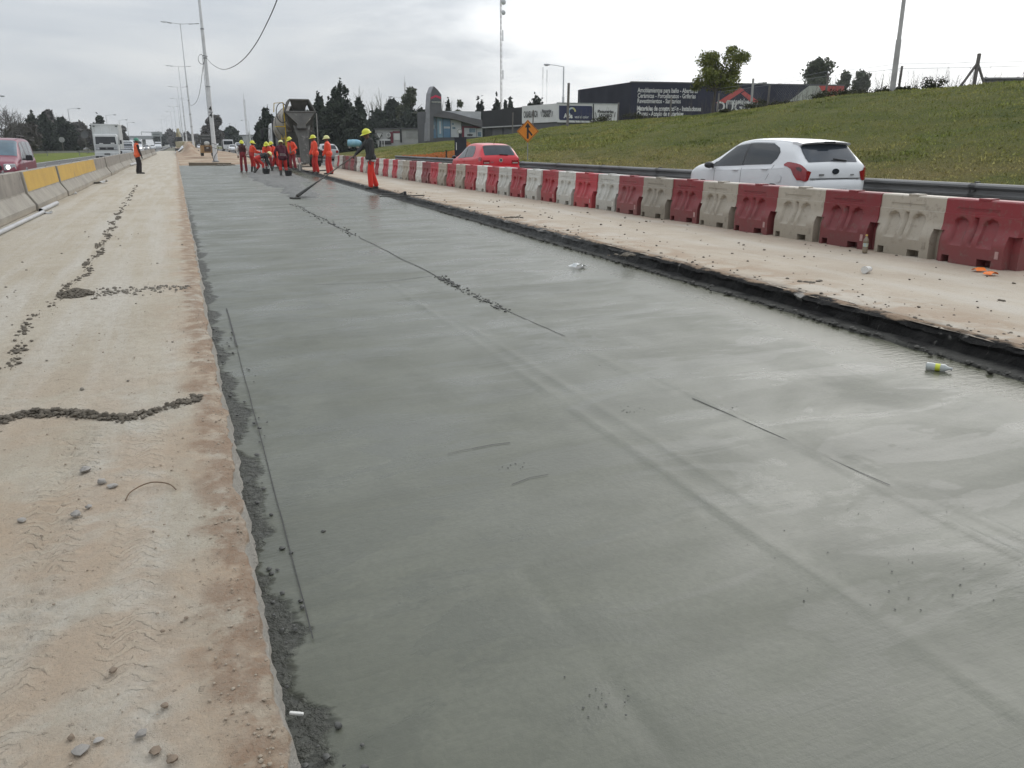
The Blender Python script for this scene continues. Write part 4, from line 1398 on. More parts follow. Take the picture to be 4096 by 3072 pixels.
# ---- white hatchback on the right carriageway
WHITE = carpaint('white_car_paint', (.70, .71, .72))
t, B = car('hatchback_car', 'white hatchback with large red tail lights driving past the barriers', 'car', (12.62, 15.42, .045), 0, HATCH, WHITE)
t.scale = (1.07, 1.05, 1.03)
for s in (-1, 1):
    mb = MB(); B.side(mb, [(5.14, .93, -.10), (5.6, .80, -.10), (6.2, .62, -.10), (6.72, .40, -.10)], s); mb.build('side_window', GLASS, t, smooth=60)
    mb = MB(); B.side(mb, [(5.16, -.17, -1.06), (5.5, -.17, -1.17), (5.9, -.17, -1.19), (6.35, -.17, -1.10), (6.74, -.17, -.86)], s); mb.build('side_window', GLASS, t, smooth=60)
    mb = MB(); B.side(mb, [(5.14 + .16 * k, -.09, -.18) for k in range(11)], s, .005, 2); mb.build('door_pillar', BLACKP, t)
    mb = MB(); B.side(mb, [(5.13 + .1 * k, 1.04 - .036 * k, .93 - .027 * k) for k in range(6)], s, .005, 2); mb.build('mirror_sail', BLACKP, t)
    mb = MB()
    for y in (.80, -.14):
        B.side(mb, [(k * .45 + 1.6, y, y - .010) for k in range(8)], s, .0025, 1)
    B.side(mb, [(1.6, -.72, -.73), (2.5, -.78, -.79), (3.4, -1.0, -1.01), (4.3, -1.12, -1.13), (5.1, -1.15, -1.16)], s, .0025, 1)
    B.side(mb, [(6.80, -.9, .42), (6.83, -.9, .42)], s, .0025, 10)
    B.side(mb, [(7.25, -1.5, .30), (7.29, -1.5, .30)], s, .0025, 12)
    mb.build('shut_line', SEAM, t)
    mb = MB(); B.side(mb, [(4.06, 1.3, -1.5), (4.12, 1.3, -1.5)], s, .003, 16); mb.build('crease_line', M('white_crease', (.6, .61, .62), None, 3, .3), t)
    mb = MB(); B.side(mb, [(3.15, -1.966, -1.86), (3.5, -1.968, -1.76), (3.9, -1.968, -1.68), (4.3, -1.968, -1.58), (4.75, -1.966, -1.47), (5.1, -1.962, -1.44), (5.25, -1.955, -1.52)], s, .012)
    mb.prism([(s * .60, .86), (s * .655, .70), (s * .705, .68), (s * .71, .87), (s * .68, .885)], -1.982, -1.965, 'y')
    tl = mb.build('tail_light', TAIL, t, smooth=60)
    mb = MB(); B.side(mb, [(3.85, -1.92, -1.84), (4.2, -1.925, -1.80), (4.45, -1.925, -1.86)], s, .014)
    mb.build('smoked_lens', TAIL_D, tl, smooth=60)
    for y in (.05, -.92):
        mb = MB(); p = B.P(y, 4.15, s); mb.box((p.x + s * .022, y, p.z), (.03, .19, .028)); mb.build('door_handle', WHITE, t, bevel=.01)
    p = B.P(.95, 5.0, s)
    mm = MB().ell((p.x + s * .14, .86, p.z + .05), (.11, .09, .075), 14, 8); mo = mm.build('wing_mirror', BLACKP, t, smooth=60)
    MB().box((p.x + s * .03, .90, p.z), (.12, .05, .03)).build('mirror_arm', BLACKP, mo)
mb = MB(); B.top(mb, [(-1.875, 7.62), (-1.80, 7.35), (-1.70, 7.25), (-1.60, 7.28)]); mb.build('rear_window', glass('rear_window_glass', (.035, .045, .06), .06), t, smooth=60)
mb = MB(); B.top(mb, [(.42, 7.2), (.6, 7.15), (.8, 7.2), (1.08, 7.3)]); mb.build('windscreen', GLASS, t, smooth=60)
mb = MB(); rings = []
for x in np.linspace(-.60, .60, 13):
    yc = -1.60 - .06 * (1 - (x / .6) ** 2); z = 1.445 - .035 * (abs(x) / .6) ** 2.5
    rings.append([(x, yc - .05, z - .035), (x, yc - .07, z - .01), (x, yc + .10, z + .022), (x, yc + .22, z + .024), (x, yc + .22, z - .02), (x, yc + .05, z - .055)])
mb.loft(rings); sp = mb.build('roof_spoiler', WHITE, t, smooth=50)
MB().box((0, -1.735, 1.425), (.26, .03, .03)).build('brake_light', BLACKP, sp, bevel=.005)
MB().box((.16, -1.885, 1.085), (.34, .03, .035), ry=.12).build('rear_wiper', BLACKP, t, bevel=.01)
MB().tube([(0, -1.985, .865), (0, -1.965, .865)], .055, 18).build('emblem', M('badge_dark', (.05, .06, .08), None, 20, .2, metal=.6), t).scale = (1.5, 1, 1)
MB().box((-.34, -1.978, .80), (.11, .02, .035)).build('badge', M('badge_grey', (.2, .2, .2), None, 20, .3), t)
MB().box((.42, -1.978, .80), (.08, .02, .02)).build('badge', M('badge_grey', (.2, .2, .2), None, 20, .3), t)
rb = MB()
rings = []
for x in np.linspace(-.82, .82, 17):
    e = 1 - abs(x / .82) ** 4
    yb = -1.86 - .16 * e ** .5 if e > 0 else -1.80
    rings.append([(x, yb + .10, .30), (x, yb, .36), (x, yb - .02, .55), (x, yb, .68), (x, yb + .05, .73), (x, yb + .3, .73), (x, yb + .3, .30)])
rb.loft(rings); rb.build('rear_bumper', WHITE, t, smooth=50)
MB().box((0, -1.99, .73), (1.22, .03, .012)).build('shut_line', SEAM, t)
MB().tube([(-.865, -1.36, .72), (-.871, -1.36, .72)], .085, 20).build('fuel_flap', WHITE, t)
MB().box((0, -2.045, .47), (.50, .012, .12)).build('number_plate', PLATEM, t)

# ---- red hatchback
REDP = carpaint('red_car_paint', (.60, .006, .020))
t, B = car('hatchback_car', 'bright red hatchback seen from behind beyond the red and white barriers', 'car', (11.78, 32.3, .02), 0, HATCH, REDP)
for s in (-1, 1):
    mb = MB(); B.side(mb, [(5.14, .95, .02), (5.6, .82, .02), (6.2, .64, .02), (6.72, .42, .02)], s); mb.build('side_window', GLASS, t, smooth=60)
    mb = MB(); B.side(mb, [(5.16, -.06, -.98), (5.6, -.06, -1.05), (6.2, -.06, -.98), (6.7, -.06, -.80)], s); mb.build('side_window', GLASS, t, smooth=60)
    mb = MB(); B.side(mb, [(5.14 + .16 * k, .03, -.07) for k in range(11)], s, .005, 2); mb.build('door_pillar', BLACKP, t)
    mb = MB()
    for y in (.85, -.02):
        B.side(mb, [(k * .45 + 1.6, y, y - .012) for k in range(8)], s, .0025, 1)
    mb.build('shut_line', M('red_shut_line', (.08, .004, .006), None, 4, .7), t)
    tl = MB()
    B.side(tl, [(3.7, -1.92, -1.72), (4.2, -1.925, -1.70), (4.75, -1.925, -1.74)], s, .012)
    tl.b2(s * .60 - .14, s * .60 + .14, -1.99, -1.95, .735, .87)
    tl = tl.build('tail_light', TAIL, t, bevel=.01)
    MB().b2(s * .60 - .11, s * .60 + .11, -1.997, -1.989, .75, .79).build('reversing_lens', M('clear_lens', (.5, .42, .38), None, 5, .2), tl)
    MB().box((s * .885, .02, .80), (.03, .17, .03)).build('door_handle', REDP, t, bevel=.01)
    MB().ell((s * 1.0, .86, .96), (.10, .08, .07), 12, 8).build('wing_mirror', BLACKP, t, smooth=60)
mb = MB(); B.top(mb, [(-1.865, 7.35), (-1.78, 7.15), (-1.68, 7.1), (-1.58, 7.15)]); mb.build('rear_window', glass('rear_window_glass', (.035, .045, .06), .06), t, smooth=60)
mb = MB(); B.top(mb, [(.42, 7.2), (.6, 7.15), (.8, 7.2), (1.08, 7.3)]); mb.build('windscreen', GLASS, t, smooth=60)
mb = MB(); B.top(mb, [(-1.585, 7.05), (-1.52, 7.05)], .012); mb.build('window_header', BLACKP, t, smooth=60)
MB().tube([(0, -1.995, .87), (0, -1.96, .87)], .075, 20).build('emblem', M('badge_chrome', (.62, .60, .5), None, 20, .25, metal=.4), t)
MB().tube([(0, -1.998, .87), (0, -1.99, .87)], .05, 16).build('emblem_disc', M('badge_navy', (.10, .10, .12), None, 20, .25), t)
MB().box((.16, -1.885, 1.08), (.36, .03, .04), ry=.08).build('rear_wiper', BLACKP, t, bevel=.01)
MB().tube([(-.02, -1.25, 1.48), (.02, -1.42, 1.72)], .010, 5).build('roof_antenna', BLACKP, t)
MB().b2(-.80, .80, -2.03, -1.90, .34, .66).build('rear_bumper', REDP, t, bevel=.05)
MB().box((-.36, -1.982, .80), (.10, .02, .02)).build('badge', M('badge_grey', (.2, .2, .2), None, 20, .3), t)

# ---- maroon people carrier coming towards the camera on the left
MAR = carpaint('maroon_paint', (.20, .022, .048))
t, B = car('people_carrier', 'maroon car with lit headlight and roof rails at the left edge', 'car', (-5.62, 32.9, -.03), R(180), MPV, MAR, wheels=(1.25, -1.3), wr=.31)
for s in (-1, 1):
    for ya, yb, yc, yd in ((.95, .02, .40, .02), (-.05, -.86, -.05, -.86), (-.93, -1.72, -.93, -1.62)):
        mb = MB(); B.side(mb, [(5.14, ya, yb), (5.6, lerp(ya, yc, .3), lerp(yb, yd, .3)), (6.2, lerp(ya, yc, .7), lerp(yb, yd, .7)), (6.72, yc, yd)], s)
        mb.build('side_window', glass('grey_window_glass', (.16, .17, .18), .08), t, smooth=60)
    mb = MB()
    for y in (.88, -.02, -.9):
        B.side(mb, [(k * .45 + 1.6, y, y - .014) for k in range(12)], s, .0075, 1)
    mb.build('door_pillar', BLACKP, t)
    mb = MB(); B.side(mb, [(2.4, -1.0, .95), (2.75, -1.0, .95)], s, .012); mb.build('rubbing_strip', BLACKP, t)
    mo = MB().box((s * 1.02, .92, 1.08), (.22, .11, .18), tx=.85).build('wing_mirror', BLACKP, t, bevel=.03)
    MB().box((s * .88, .95, 1.03), (.12, .06, .05)).build('mirror_arm', BLACKP, mo)
    hl = MB().box((s * .56, 1.90, .80), (.36, .16, .21), rz=-s * .35, tx=.92).build('headlight', LAMPG, t, bevel=.03)
    MB().ell((s * .50, 1.985, .80), (.09, .035, .085), 12, 8).build('bulb', LAMPON, hl, smooth=60)
    MB().tube([(s * .60, -1.5, 1.78), (s * .60, .1, 1.80)], .02, 6).build('roof_rail', BLACKP, t)
    for y in (-1.45, -.7, .05):
        MB().box((s * .60, y, 1.75), (.03, .05, .07)).build('rail_foot', BLACKP, t)
mb = MB(); B.top(mb, [(.40, 7.1), (.6, 7.05), (.85, 7.05), (1.15, 7.1)]); mb.build('windscreen', glass('windscreen_sky', (.10, .16, .20), .06), t, smooth=60)
MB().b2(-.80, .80, 1.90, 2.10, .30, .64).build('front_bumper', BLACKP, t, bevel=.05)
MB().b2(-.34, .34, 1.94, 2.02, .72, .86).build('grille', BLACKP, t, bevel=.02)
MB().b2(-.25, .25, 2.10, 2.115, .42, .53).build('number_plate', PLATEM, t)

# ---- white box truck
TRW = M('truck_white', (.62, .63, .62), (.55, .56, .55), 1.5, .4, coat=.2, c3=(.42, .40, .36), sc3=2, f3=(.6, .8))
q = at(420, 610, 78)
t = thing('box_truck', 'white box truck facing the camera on the left carriageway', 'truck', (-6.25, 90.4, -.01), R(180))
# front is +y (turned to the camera)
cab = MB()
rings = []
for y, x, z0, z1 in ((-1.7, 1.08, .75, 2.45), (-.2, 1.10, .6, 2.50), (.02, 1.09, .55, 2.46), (.10, 1.07, .5, 2.30)):
    rings.append([(-x, y, z0), (x, y, z0), (x, y, 1.45), (x * .97, y, z1 - .12), (x * .90, y, z1), (-x * .90, y, z1), (-x * .97, y, z1 - .12), (-x, y, 1.45)])
cab.loft(rings); cab.build('cab', TRW, t, smooth=30)
MB().add([(-.93, .100, 1.52), (.93, .100, 1.52), (.90, .075, 2.28), (-.90, .075, 2.28)], [(0, 1, 2, 3)]).build('windscreen_rubber', BLACKP, t)
MB().add([(-.90, .125, 1.55), (.90, .125, 1.55), (.87, .100, 2.25), (-.87, .100, 2.25)], [(0, 1, 2, 3)]).build('windscreen', glass('truck_glass', (.045, .05, .055), .06), t)
MB().b2(-.95, .95, .09, .15, 1.02, 1.26).build('grille', BLACKP, t, bevel=.01)
MB().tube([(0, .15, 1.15), (0, .17, 1.15)], .09, 16).build('emblem_ring', M('badge_grey', (.2, .2, .2), None, 20, .3), t)
MB().b2(-.98, .98, .12, .135, 1.36, 1.40).build('trim_line', M('badge_grey', (.2, .2, .2), None, 20, .3), t)
for s in (-1, 1):
    MB().b2(s * .80 - .17, s * .80 + .17, .10, .17, 1.04, 1.24).build('headlight', LAMPG, t, bevel=.01)
    mo = MB().box((s * 1.32, .12, 1.75), (.18, .10, .36)).build('wing_mirror', BLACKP, t, bevel=.02)
    MB().tube([(s * 1.05, .0, 1.6), (s * 1.2, .1, 1.55), (s * 1.32, .12, 1.62)], .018, 5).build('mirror_arm', BLACKP, mo)
    MB().add([(s * 1.105, -.25, 1.5), (s * 1.105, -1.3, 1.5), (s * 1.08, -1.3, 2.2), (s * 1.09, -.4, 2.2)], [(0, 1, 2, 3)]).build('side_window', GLASS, t)
    for y in (-.6, -4.2):
        wheel(t, (s * .95, y, .45), .45, .28)
MB().b2(-1.1, 1.1, .02, .22, .42, .78).build('front_bumper', TRW, t, bevel=.03)
MB().b2(-.26, .26, .22, .235, .56, .68).build('number_plate', BLACKP, t)
bx = MB().b2(-1.22, 1.22, -6.4, -1.55, 1.05, 3.40).build('cargo_box', TRW, t, bevel=.02)
for x in (-1.1, -.40, .40, 1.1):
    MB().b2(x - .05, x + .05, -1.55, -1.50, 2.0, 3.32).build('box_rib', TRW, bx, bevel=.01)
MB().b2(-1.25, 1.25, -6.43, -1.48, 3.36, 3.46).build('box_roof_rim', TRW, bx, bevel=.03)
for s in (-1, 1):
    MB().b2(s * 1.0 - .09, s * 1.0 + .09, -1.54, -1.47, 3.20, 3.29).build('marker_lamp', BLACKP, bx)
    for y in (-2.4, -3.4, -4.4, -5.4):
        MB().b2(s * 1.225 - .02, s * 1.225 + .02, y - .04, y + .04, 1.1, 3.36).build('box_rib', TRW, bx)
MB().b2(-.5, .5, -6.2, -.4, .45, 1.0).build('chassis', BLACKP, t)
MB().b2(-.75, -.42, .10, .13, 1.57, 1.68).build('dash_paper', M('paper', (.8, .8, .78), None, 5, .8), t)
MB().b2(.25, .60, .10, .13, 1.57, 1.64).build('dash_paper', M('paper', (.8, .8, .78), None, 5, .8), t)

# ---- vans and cars farther off
def simple(name, label, cat, px, py, d, st, pm, front, sc=(1, 1, 1), group=None, hood=None, lights=False, z=None):
    q = at(px, py, d)
    zz = -.01 if z is None else z
    t, B = car(name, label, cat, (q.x, q.y, zz), R(180) if front else 0, st, pm, sc, group, wheels=((1.2, -1.2) if st is not VAN else (1.75, -1.6)), wr=.3)
    yk = st['y']
    i0 = 9 if st is not VAN else 8
    mb = MB()
    B.top(mb, [(yk[i0 - 1] + .12, 7.1), (yk[i0], 7.1), (yk[i0 + 1], 7.1), (yk[i0 + 2] - .04, 7.15)], .008); mb.build('windscreen', GLASS, t)
    mb = MB()
    if st is not VAN:
        B.top(mb, [(yk[2] - .01, 7.4), (yk[3], 7.25), (yk[4] - .02, 7.3)], .008); mb.build('rear_window', GLASS, t)
    for s in (-1, 1):
        mb = MB(); B.side(mb, [(5.14, yk[i0 + 2] - .05, -.5), (6.7, yk[i0] - .15, -.5)], s); mb.build('side_window', GLASS, t)
        if front:
            MB().box((s * st['hw'][13] * .72, yk[-1] - .08, st['zb'][13] - .06), (.30, .14, .16)).build('headlight', LAMPON if lights else LAMPG, t, bevel=.02)
        else:
            MB().box((s * st['hw'][1] * .82, yk[0] - .0, st['zb'][1] - .12), (.22, .05, .22)).build('tail_light', TAIL, t, bevel=.02)
        MB().box((s * (st['hw'][8] + .12), yk[i0 + 1] - .1, st['zb'][8] + .08), (.18, .1, .16)).build('wing_mirror', BLACKP, t, bevel=.02)
    if hood is not None:
        mb = MB(); B.top(mb, [(yk[i0 + 2], 6.2), (yk[-3], 6.0), (yk[-2], 5.0), (yk[-1] - .01, 4.0)], .012); mb.build('bonnet_cover', hood, t)
    return t


VW = carpaint('van_white', (.66, .67, .68)); DKG = M('dark_grey_paint', (.07, .072, .08), None, 3, .4)
SIL = carpaint('silver_paint', (.36, .36, .36)); BLKP = carpaint('black_car_paint', (.02, .02, .022))
simple('van', 'white panel van with dark bonnet cover beside the box truck', 'van', 507, 600, 100, MPV, VW, True, (1.15, 1.1, 1.15), hood=DKG, lights=True)
simple('van', 'tall white van behind the guard in the orange vest', 'van', 548, 597, 130, VAN, VW, True, lights=True)
simple('hatchback_car', 'far car with bright headlights behind the tall white van', 'car', 585, 588, 215, HATCH, SIL, True, lights=True)
simple('hatchback_car', 'small white car far down the left carriageway', 'car', 611, 587, 260, HATCH, VW, True)
simple('van', 'distant white bus-like van far down the left carriageway', 'van', 633, 586, 300, VAN, VW, True, (1.2, 1.2, 1.1))
simple('hatchback_car', 'silver saloon half hidden behind the two orange workers', 'car', 1307, 640, 74, HATCH, SIL, False, z=.055)
simple('pickup', 'white pick-up truck seen over the far barrier row', 'car', 962, 589, 150, MPV, VW, True, (1.12, 1.2, 1.08), z=.05)
simple('hatchback_car', 'small white car left of the white pick-up', 'car', 931, 590, 165, HATCH, VW, True, z=.05)
simple('hatchback_car', 'tiny white car beyond the compact loader', 'car', 798, 589, 290, HATCH, VW, True, z=.05)
# dark tipper lorry beyond the far barrier row
q = at(913, 589, 185)
t = thing('tipper_lorry', 'dark tipper lorry left of the small white car', 'truck', (q.x, q.y, .05), R(180))
MB().b2(-1.2, 1.2, -6, -.4, 1.0, 2.4).build('tipper_body', BLACKP, t, bevel=.03)
MB().b2(-1.1, 1.1, -.3, 1.3, .5, 2.6).build('cab', VW, t, bevel=.12)
MB().b2(-.95, .95, 1.28, 1.33, 1.5, 2.3).build('windscreen', GLASS, t)
for s in (-1, 1):
    for y in (.5, -3.6, -4.8):
        wheel(t, (s * .98, y, .48), .48, .28)

# ---- concrete mixer truck
CG = M('mixer_grey', (.085, .083, .076), (.13, .126, .115), 2.2, .7, bump=.3, bscale=20, c3=(.24, .23, .21), sc3=3, f3=(.55, .7))
CGD = M('mixer_dark_grey', (.055, .054, .05), (.09, .088, .08), 2.5, .75, bump=.3, bscale=20)
DRUM = M('mixer_drum', (.27, .245, .21), (.34, .315, .28), 1.2, .6, c3=(.13, .09, .055), sc3=1.2, f3=(.48, .64), bump=.2, bscale=10)
YELM = M('machine_yellow', (.55, .38, .03), (.42, .29, .03), 4, .55, c3=(.16, .13, .08), sc3=5)
t = thing('mixer_truck', 'grey concrete mixer truck with its chute lowered among the workers', 'truck', (7.52, 54.4, .1), 0, None, (1, 1, .955))
# drum: tilted lathe
ax0 = Vector((0, .75, 3.55)); ax1 = Vector((0, 5.9, 2.15)); dv = (ax1 - ax0).normalized()
L = (ax1 - ax0).length
prof = [(0, .50), (.06, .56), (.25, .80), (.45, 1.16), (.60, 1.28), (.75, 1.24), (.9, .98), (1.0, .62)]
MB().tube([ax0 + dv * L * f for f, r in prof], [r for f, r in prof], 28).build('drum', DRUM, t, smooth=50)
mb = MB()
for k in (.27, .47, .72):
    mb.tube([ax0 + dv * L * (k - .006), ax0 + dv * L * (k + .006)], herm([p[0] for p in prof], [p[1] for p in prof], k) + .018, 28)
mb.build('drum_band', CG, t, smooth=40)
MB().tube([ax0 + dv * (-.08), ax0 + dv * .02], [.50, .56], 24, False).build('drum_mouth', CGD, t)
# hopper guard frame on the rear
fr = MB()
tz_, bz_ = 4.28, 3.52
for s in (-1, 1):
    fr.tube([(s * .58, -.02, tz_), (s * .96, -.12, bz_)], .06, 6)
    fr.tube([(s * .58, -.02, tz_), (s * .62, .9, tz_ - .10)], .05, 6)
    fr.tube([(s * .96, -.12, bz_), (s * .90, .9, bz_ - .2)], .05, 6)
    fr.tube([(s * .62, .9, tz_ - .1), (s * .90, .9, bz_ - .2), (s * .8, 1.0, 1.2)], .07, 6)
fr.tube([(-.58, -.02, tz_), (.58, -.02, tz_)], .06, 6).tube([(-.97, -.12, bz_), (.97, -.12, bz_)], .065, 6)
fr.build('hopper_frame', CG, t, smooth=40)
for s in (-1, 1):
    MB().add([(s * .60, 0, tz_), (s * .64, .88, tz_ - .1), (s * .92, .88, bz_ - .2), (s * .96, -.1, bz_)], [(0, 1, 2, 3)]).build('hopper_side', CG, t)
MB().add([(-.56, .0, tz_ - .05), (.56, .0, tz_ - .05), (.50, .12, tz_ - .30), (.30, .35, bz_ + .05), (-.30, .35, bz_ + .05), (-.50, .12, tz_ - .30)], [(0, 1, 2, 3, 4, 5)]).build('hopper_bowl', CGD, t)
MB().b2(-.6, .6, .02, .9, tz_ - .03, tz_ + .02).build('hopper_cover', CG, t)
# collecting funnel
fn = MB()
fn.loft([[(-.95, -.14, 3.50), (.95, -.14, 3.50), (.85, .7, 3.36), (-.85, .7, 3.36)], [(-.27, -.34, 2.78), (.27, -.34, 2.78), (.25, .02, 2.74), (-.25, .02, 2.74)],
         [(-.29, -.40, 2.48), (.29, -.40, 2.48), (.26, -.04, 2.46), (-.26, -.04, 2.46)]], False)
fn.build('funnel', CG, t)
MB().b2(-.26, .26, -.185, -.165, 3.25, 3.30).build('funnel_plate', CGD, t)
MB().add([(-.94, -.15, 3.48), (-.97, .75, 3.3), (-.45, .6, 2.2), (-.30, -.05, 2.7)], [(0, 1, 2, 3)]).build('splash_guard', CGD, t)
MB().add([(.94, -.15, 3.48), (.97, .75, 3.3), (.62, .6, 2.2), (.30, -.05, 2.7)], [(0, 1, 2, 3)]).build('splash_guard', CGD, t)


def chute(name, pts, parent):
    mb = MB(); rings = []
    for p, hw, dp, tl in pts:
        p = Vector(p); n = Vector((0, -math.cos(tl), math.sin(tl)))      # side lips point this way
        ring = []
        for k in range(9):
            a = -1 + 2 * k / 8
            ring.append(p + Vector((a * hw, 0, 0)) + n * (dp * abs(a) ** 2.5))
        for k in reversed(range(9)):
            a = -1 + 2 * k / 8
            ring.append(p + Vector((a * (hw + .02), 0, 0)) + n * (dp * abs(a) ** 2.5) + Vector((0, .03, -.02)))
        rings.append(ring)
    mb.loft(rings)
    return mb.build(name, CG, parent, smooth=40)


chute('upper_chute', [((0, -.14, 2.62), .52, .30, .2), ((0, -.26, 2.25), .44, .26, .25), ((0, -.42, 1.80), .33, .20, .3)], t)
chute('lower_chute', [((0, -.40, 1.86), .31, .20, .3), ((0, -.62, 1.20), .29, .16, .3), ((0, -.86, .50), .28, .14, .3), ((0, -.93, .26), .24, .10, .3)], t)
# cab
cb = MB(); rings = []
for y, x, z1 in ((6.25, 1.18, 2.85), (6.6, 1.22, 2.98), (8.0, 1.22, 2.98), (8.25, 1.18, 2.80), (8.35, 1.15, 2.0)):
    rings.append([(-x, y, .55), (x, y, .55), (x, y, 1.9), (x * .95, y, z1 - .15), (x * .85, y, z1), (-x * .85, y, z1), (-x * .95, y, z1 - .15), (-x, y, 1.9)])
cb.loft(rings); cb.build('cab', M('mixer_cab_white', (.62, .63, .64), None, 2, .35, coat=.3), t, smooth=30)
for s in (-1, 1):
    MB().add([(s * 1.235, 6.9, 1.85), (s * 1.235, 8.1, 1.85), (s * 1.19, 7.95, 2.65), (s * 1.2, 6.9, 2.65)], [(0, 1, 2, 3)]).build('side_window', GLASS, t)
    mo = MB().box((s * 1.62, 8.2, 2.25), (.22, .12, .62)).build('wing_mirror', BLACKP, t, bevel=.03)
    MB().tube([(s * 1.2, 8.2, 2.6), (s * 1.6, 8.2, 2.62)], .025, 5).build('mirror_arm', BLACKP, mo)
    for y in (.95, 2.25, 7.3):
        w_ = wheel(t, (s * (.98 if y < 5 else 1.02), y, .5), .5, .5 if y < 5 else .3)
    MB().b2(s * .98 - .3, s * .98 + .3, .30, .34, .25, 1.05).build('mudflap', DARK, t)
    MB().b2(s * .95 - .32, s * .95 + .32, .30, 2.9, 1.06, 1.12).build('mudguard', CGD, t)
    lb_ = MB().b2(s * .80 - .30, s * .80 + .30, -.02, .04, .98, 1.16).build('lamp_bar', BLACKP, t)
    MB().b2(s * .68 - .07, s * .68 + .07, -.05, -.02, 1.01, 1.13).build('tail_light', TAIL, lb_)
    MB().b2(s * .86 - .07, s * .86 + .07, -.05, -.02, 1.01, 1.13).build('tail_light', M('tail_light_bright', (.6, .05, .05), None, 4, .2), lb_)
MB().b2(.48, 1.1, -.03, .05, 1.32, 1.44).build('guard_bar', CG, t, bevel=.01)
MB().b2(-1.15, 1.15, .02, .12, .62, .78).build('rear_bumper', CGD, t, bevel=.02)
MB().b2(.55, 1.15, -.02, .04, .42, .56).build('step_plate', CG, t, bevel=.01)
MB().b2(-.5, .5, .2, 8.0, .75, 1.05).build('chassis', BLACKP, t)
MB().b2(-.95, .95, .6, 1.1, 1.05, 2.3).build('drum_pedestal', CGD, t, bevel=.05)
MB().b2(-.8, .8, 5.5, 6.1, 1.05, 2.3).build('drum_pedestal', CGD, t, bevel=.05)
MB().tube([(-1.05, 6.15, .9), (-1.05, 6.15, 3.3)], .09, 8).build('exhaust_stack', BLACKP, t)
MB().tube([(1.05, .3, 1.0), (1.06, .2, 3.45)], .035, 6).build('guard_tube', M('grey_pole', (.38, .37, .355), None, 2, .6), t)
ld = MB()
for x in (-1.22, -1.02):
    ld.tube([(x, .15, .75), (x, .1, 1.9), (x - .02, .2, 2.0)], .03, 6)
for k in range(5):
    ld.tube([(-1.22, .14, .8 + k * .26), (-1.02, .14, .8 + k * .26)], .02, 5)
ld.tube([(-.95, .1, 1.0), (-.96, .1, 4.05)], .035, 6)
ld.build('ladder', YELM, t)
MB().b2(-1.55, -.95, -.1, .5, 2.56, 2.62).build('platform', YELM, t)
MB().tube([(-.98, 0, 2.6), (-.98, 0, 3.1), (-.98, .1, 4.1), (-1.5, .3, 4.05), (-1.55, .4, 3.5)], .03, 6).build('hand_rail', YELM, t)
MB().tube([(-1.1 + .36 * math.cos(a), -.1, 3.45 + .62 * math.sin(a)) for a in [k * .45 + .6 for k in range(13)]], .028, 6).build('water_hose', DARK, t)
MB().b2(-1.25, -.9, 3.4, 4.4, .75, 1.25).build('water_tank', YELM, t, bevel=.05)
MB().b2(-1.22, -.85, 4.7, 5.6, .6, 1.2).build('fuel_tank', CGD, t, bevel=.1)

# ---- compact track loader on the median earth
LY = M('loader_tan', (.36, .225, .10), (.28, .17, .08), 3, .6, c3=(.2, .15, .1), sc3=3)
q = ray(829, 600); q = q * (108 / q.y)
t = thing('compact_loader', 'tan and black compact loader parked on the median earth', 'loader', (q.x, 108, .1))
for s in (-1, 1):
    MB().prism([(-.95, .08), (.95, .08), (1.1, .35), (.8, .62), (-.9, .62), (-1.1, .35)], s * .62 - .17, s * .62 + .17, 'x').build('track', DARK, t, bevel=.04)
    MB().prism([(-1.15, .45), (-.6, .45), (-.35, 1.35), (-1.05, 1.35)], s * .68 - .13, s * .68 + .13, 'x').build('side_panel', LY, t, bevel=.03)
    MB().prism([(-1.05, 1.25), (-.75, 1.2), (1.3, 1.9), (1.25, 2.1), (-1.1, 1.6)], s * .66 - .07, s * .66 + .07, 'x').build('lift_arm', BLACKP, t, bevel=.02)
MB().b2(-.55, .55, -1.2, -.4, .45, 1.30).build('engine_door', LY, t, bevel=.04)
MB().b2(-.38, .38, -1.24, -1.19, .60, 1.20).build('engine_grille', M('rusty_grille', (.07, .045, .03), None, 10, .7), t)
MB().b2(-.12, .12, -1.26, -1.235, .98, 1.06).build('badge', M('sign_white', (.7, .7, .68), None, 3, .5), t)
MB().b2(-.5, .5, -.75, .75, 1.3, 2.15).build('operator_cage', CGD, t, bevel=.08)
MB().b2(-.38, .38, -.78, -.745, 1.5, 2.0).build('rear_window', glass('truck_glass', (.045, .05, .055), .06), t)
MB().ell((0, -.7, 1.55), (.36, .22, .30), 12, 8).build('white_cover', M('white_sack', (.55, .55, .53), None, 4, .8), t, smooth=60)
MB().prism([(1.2, 1.6), (1.3, 2.5), (2.0, 2.55), (1.9, 1.75)], -.85, .85, 'x').build('bucket', CGD, t, bevel=.03)

# ---- excavator behind the mound
q = at(737, 570, 170)
t = thing('excavator', 'pale excavator working behind the earth mound', 'excavator', (q.x, q.y, 0), R(20))
CREAM = M('excavator_cream', (.42, .37, .24), None, 2, .5)
MB().b2(-1.4, -.9, -2, 2, 0, .8).build('track', DARK, t, bevel=.2)
MB().b2(.9, 1.4, -2, 2, 0, .8).build('track', DARK, t, bevel=.2)
MB().b2(-1.4, 1.4, -2.4, 1.4, .9, 2.2).build('upper_body', CREAM, t, bevel=.15)
MB().b2(-1.35, -.3, .1, 1.6, 2.0, 3.1).build('operator_cab', BLACKP, t, bevel=.1)
text_obj('lettering', 'CAT', INK, t, (.3, -2.42, 1.7), .8, bold=.03)
MB().prism([(1.2, 1.8), (1.6, 1.7), (3.2, 4.6), (2.7, 4.9)], -.2, .2, 'x').build('boom', CREAM, t, bevel=.03)
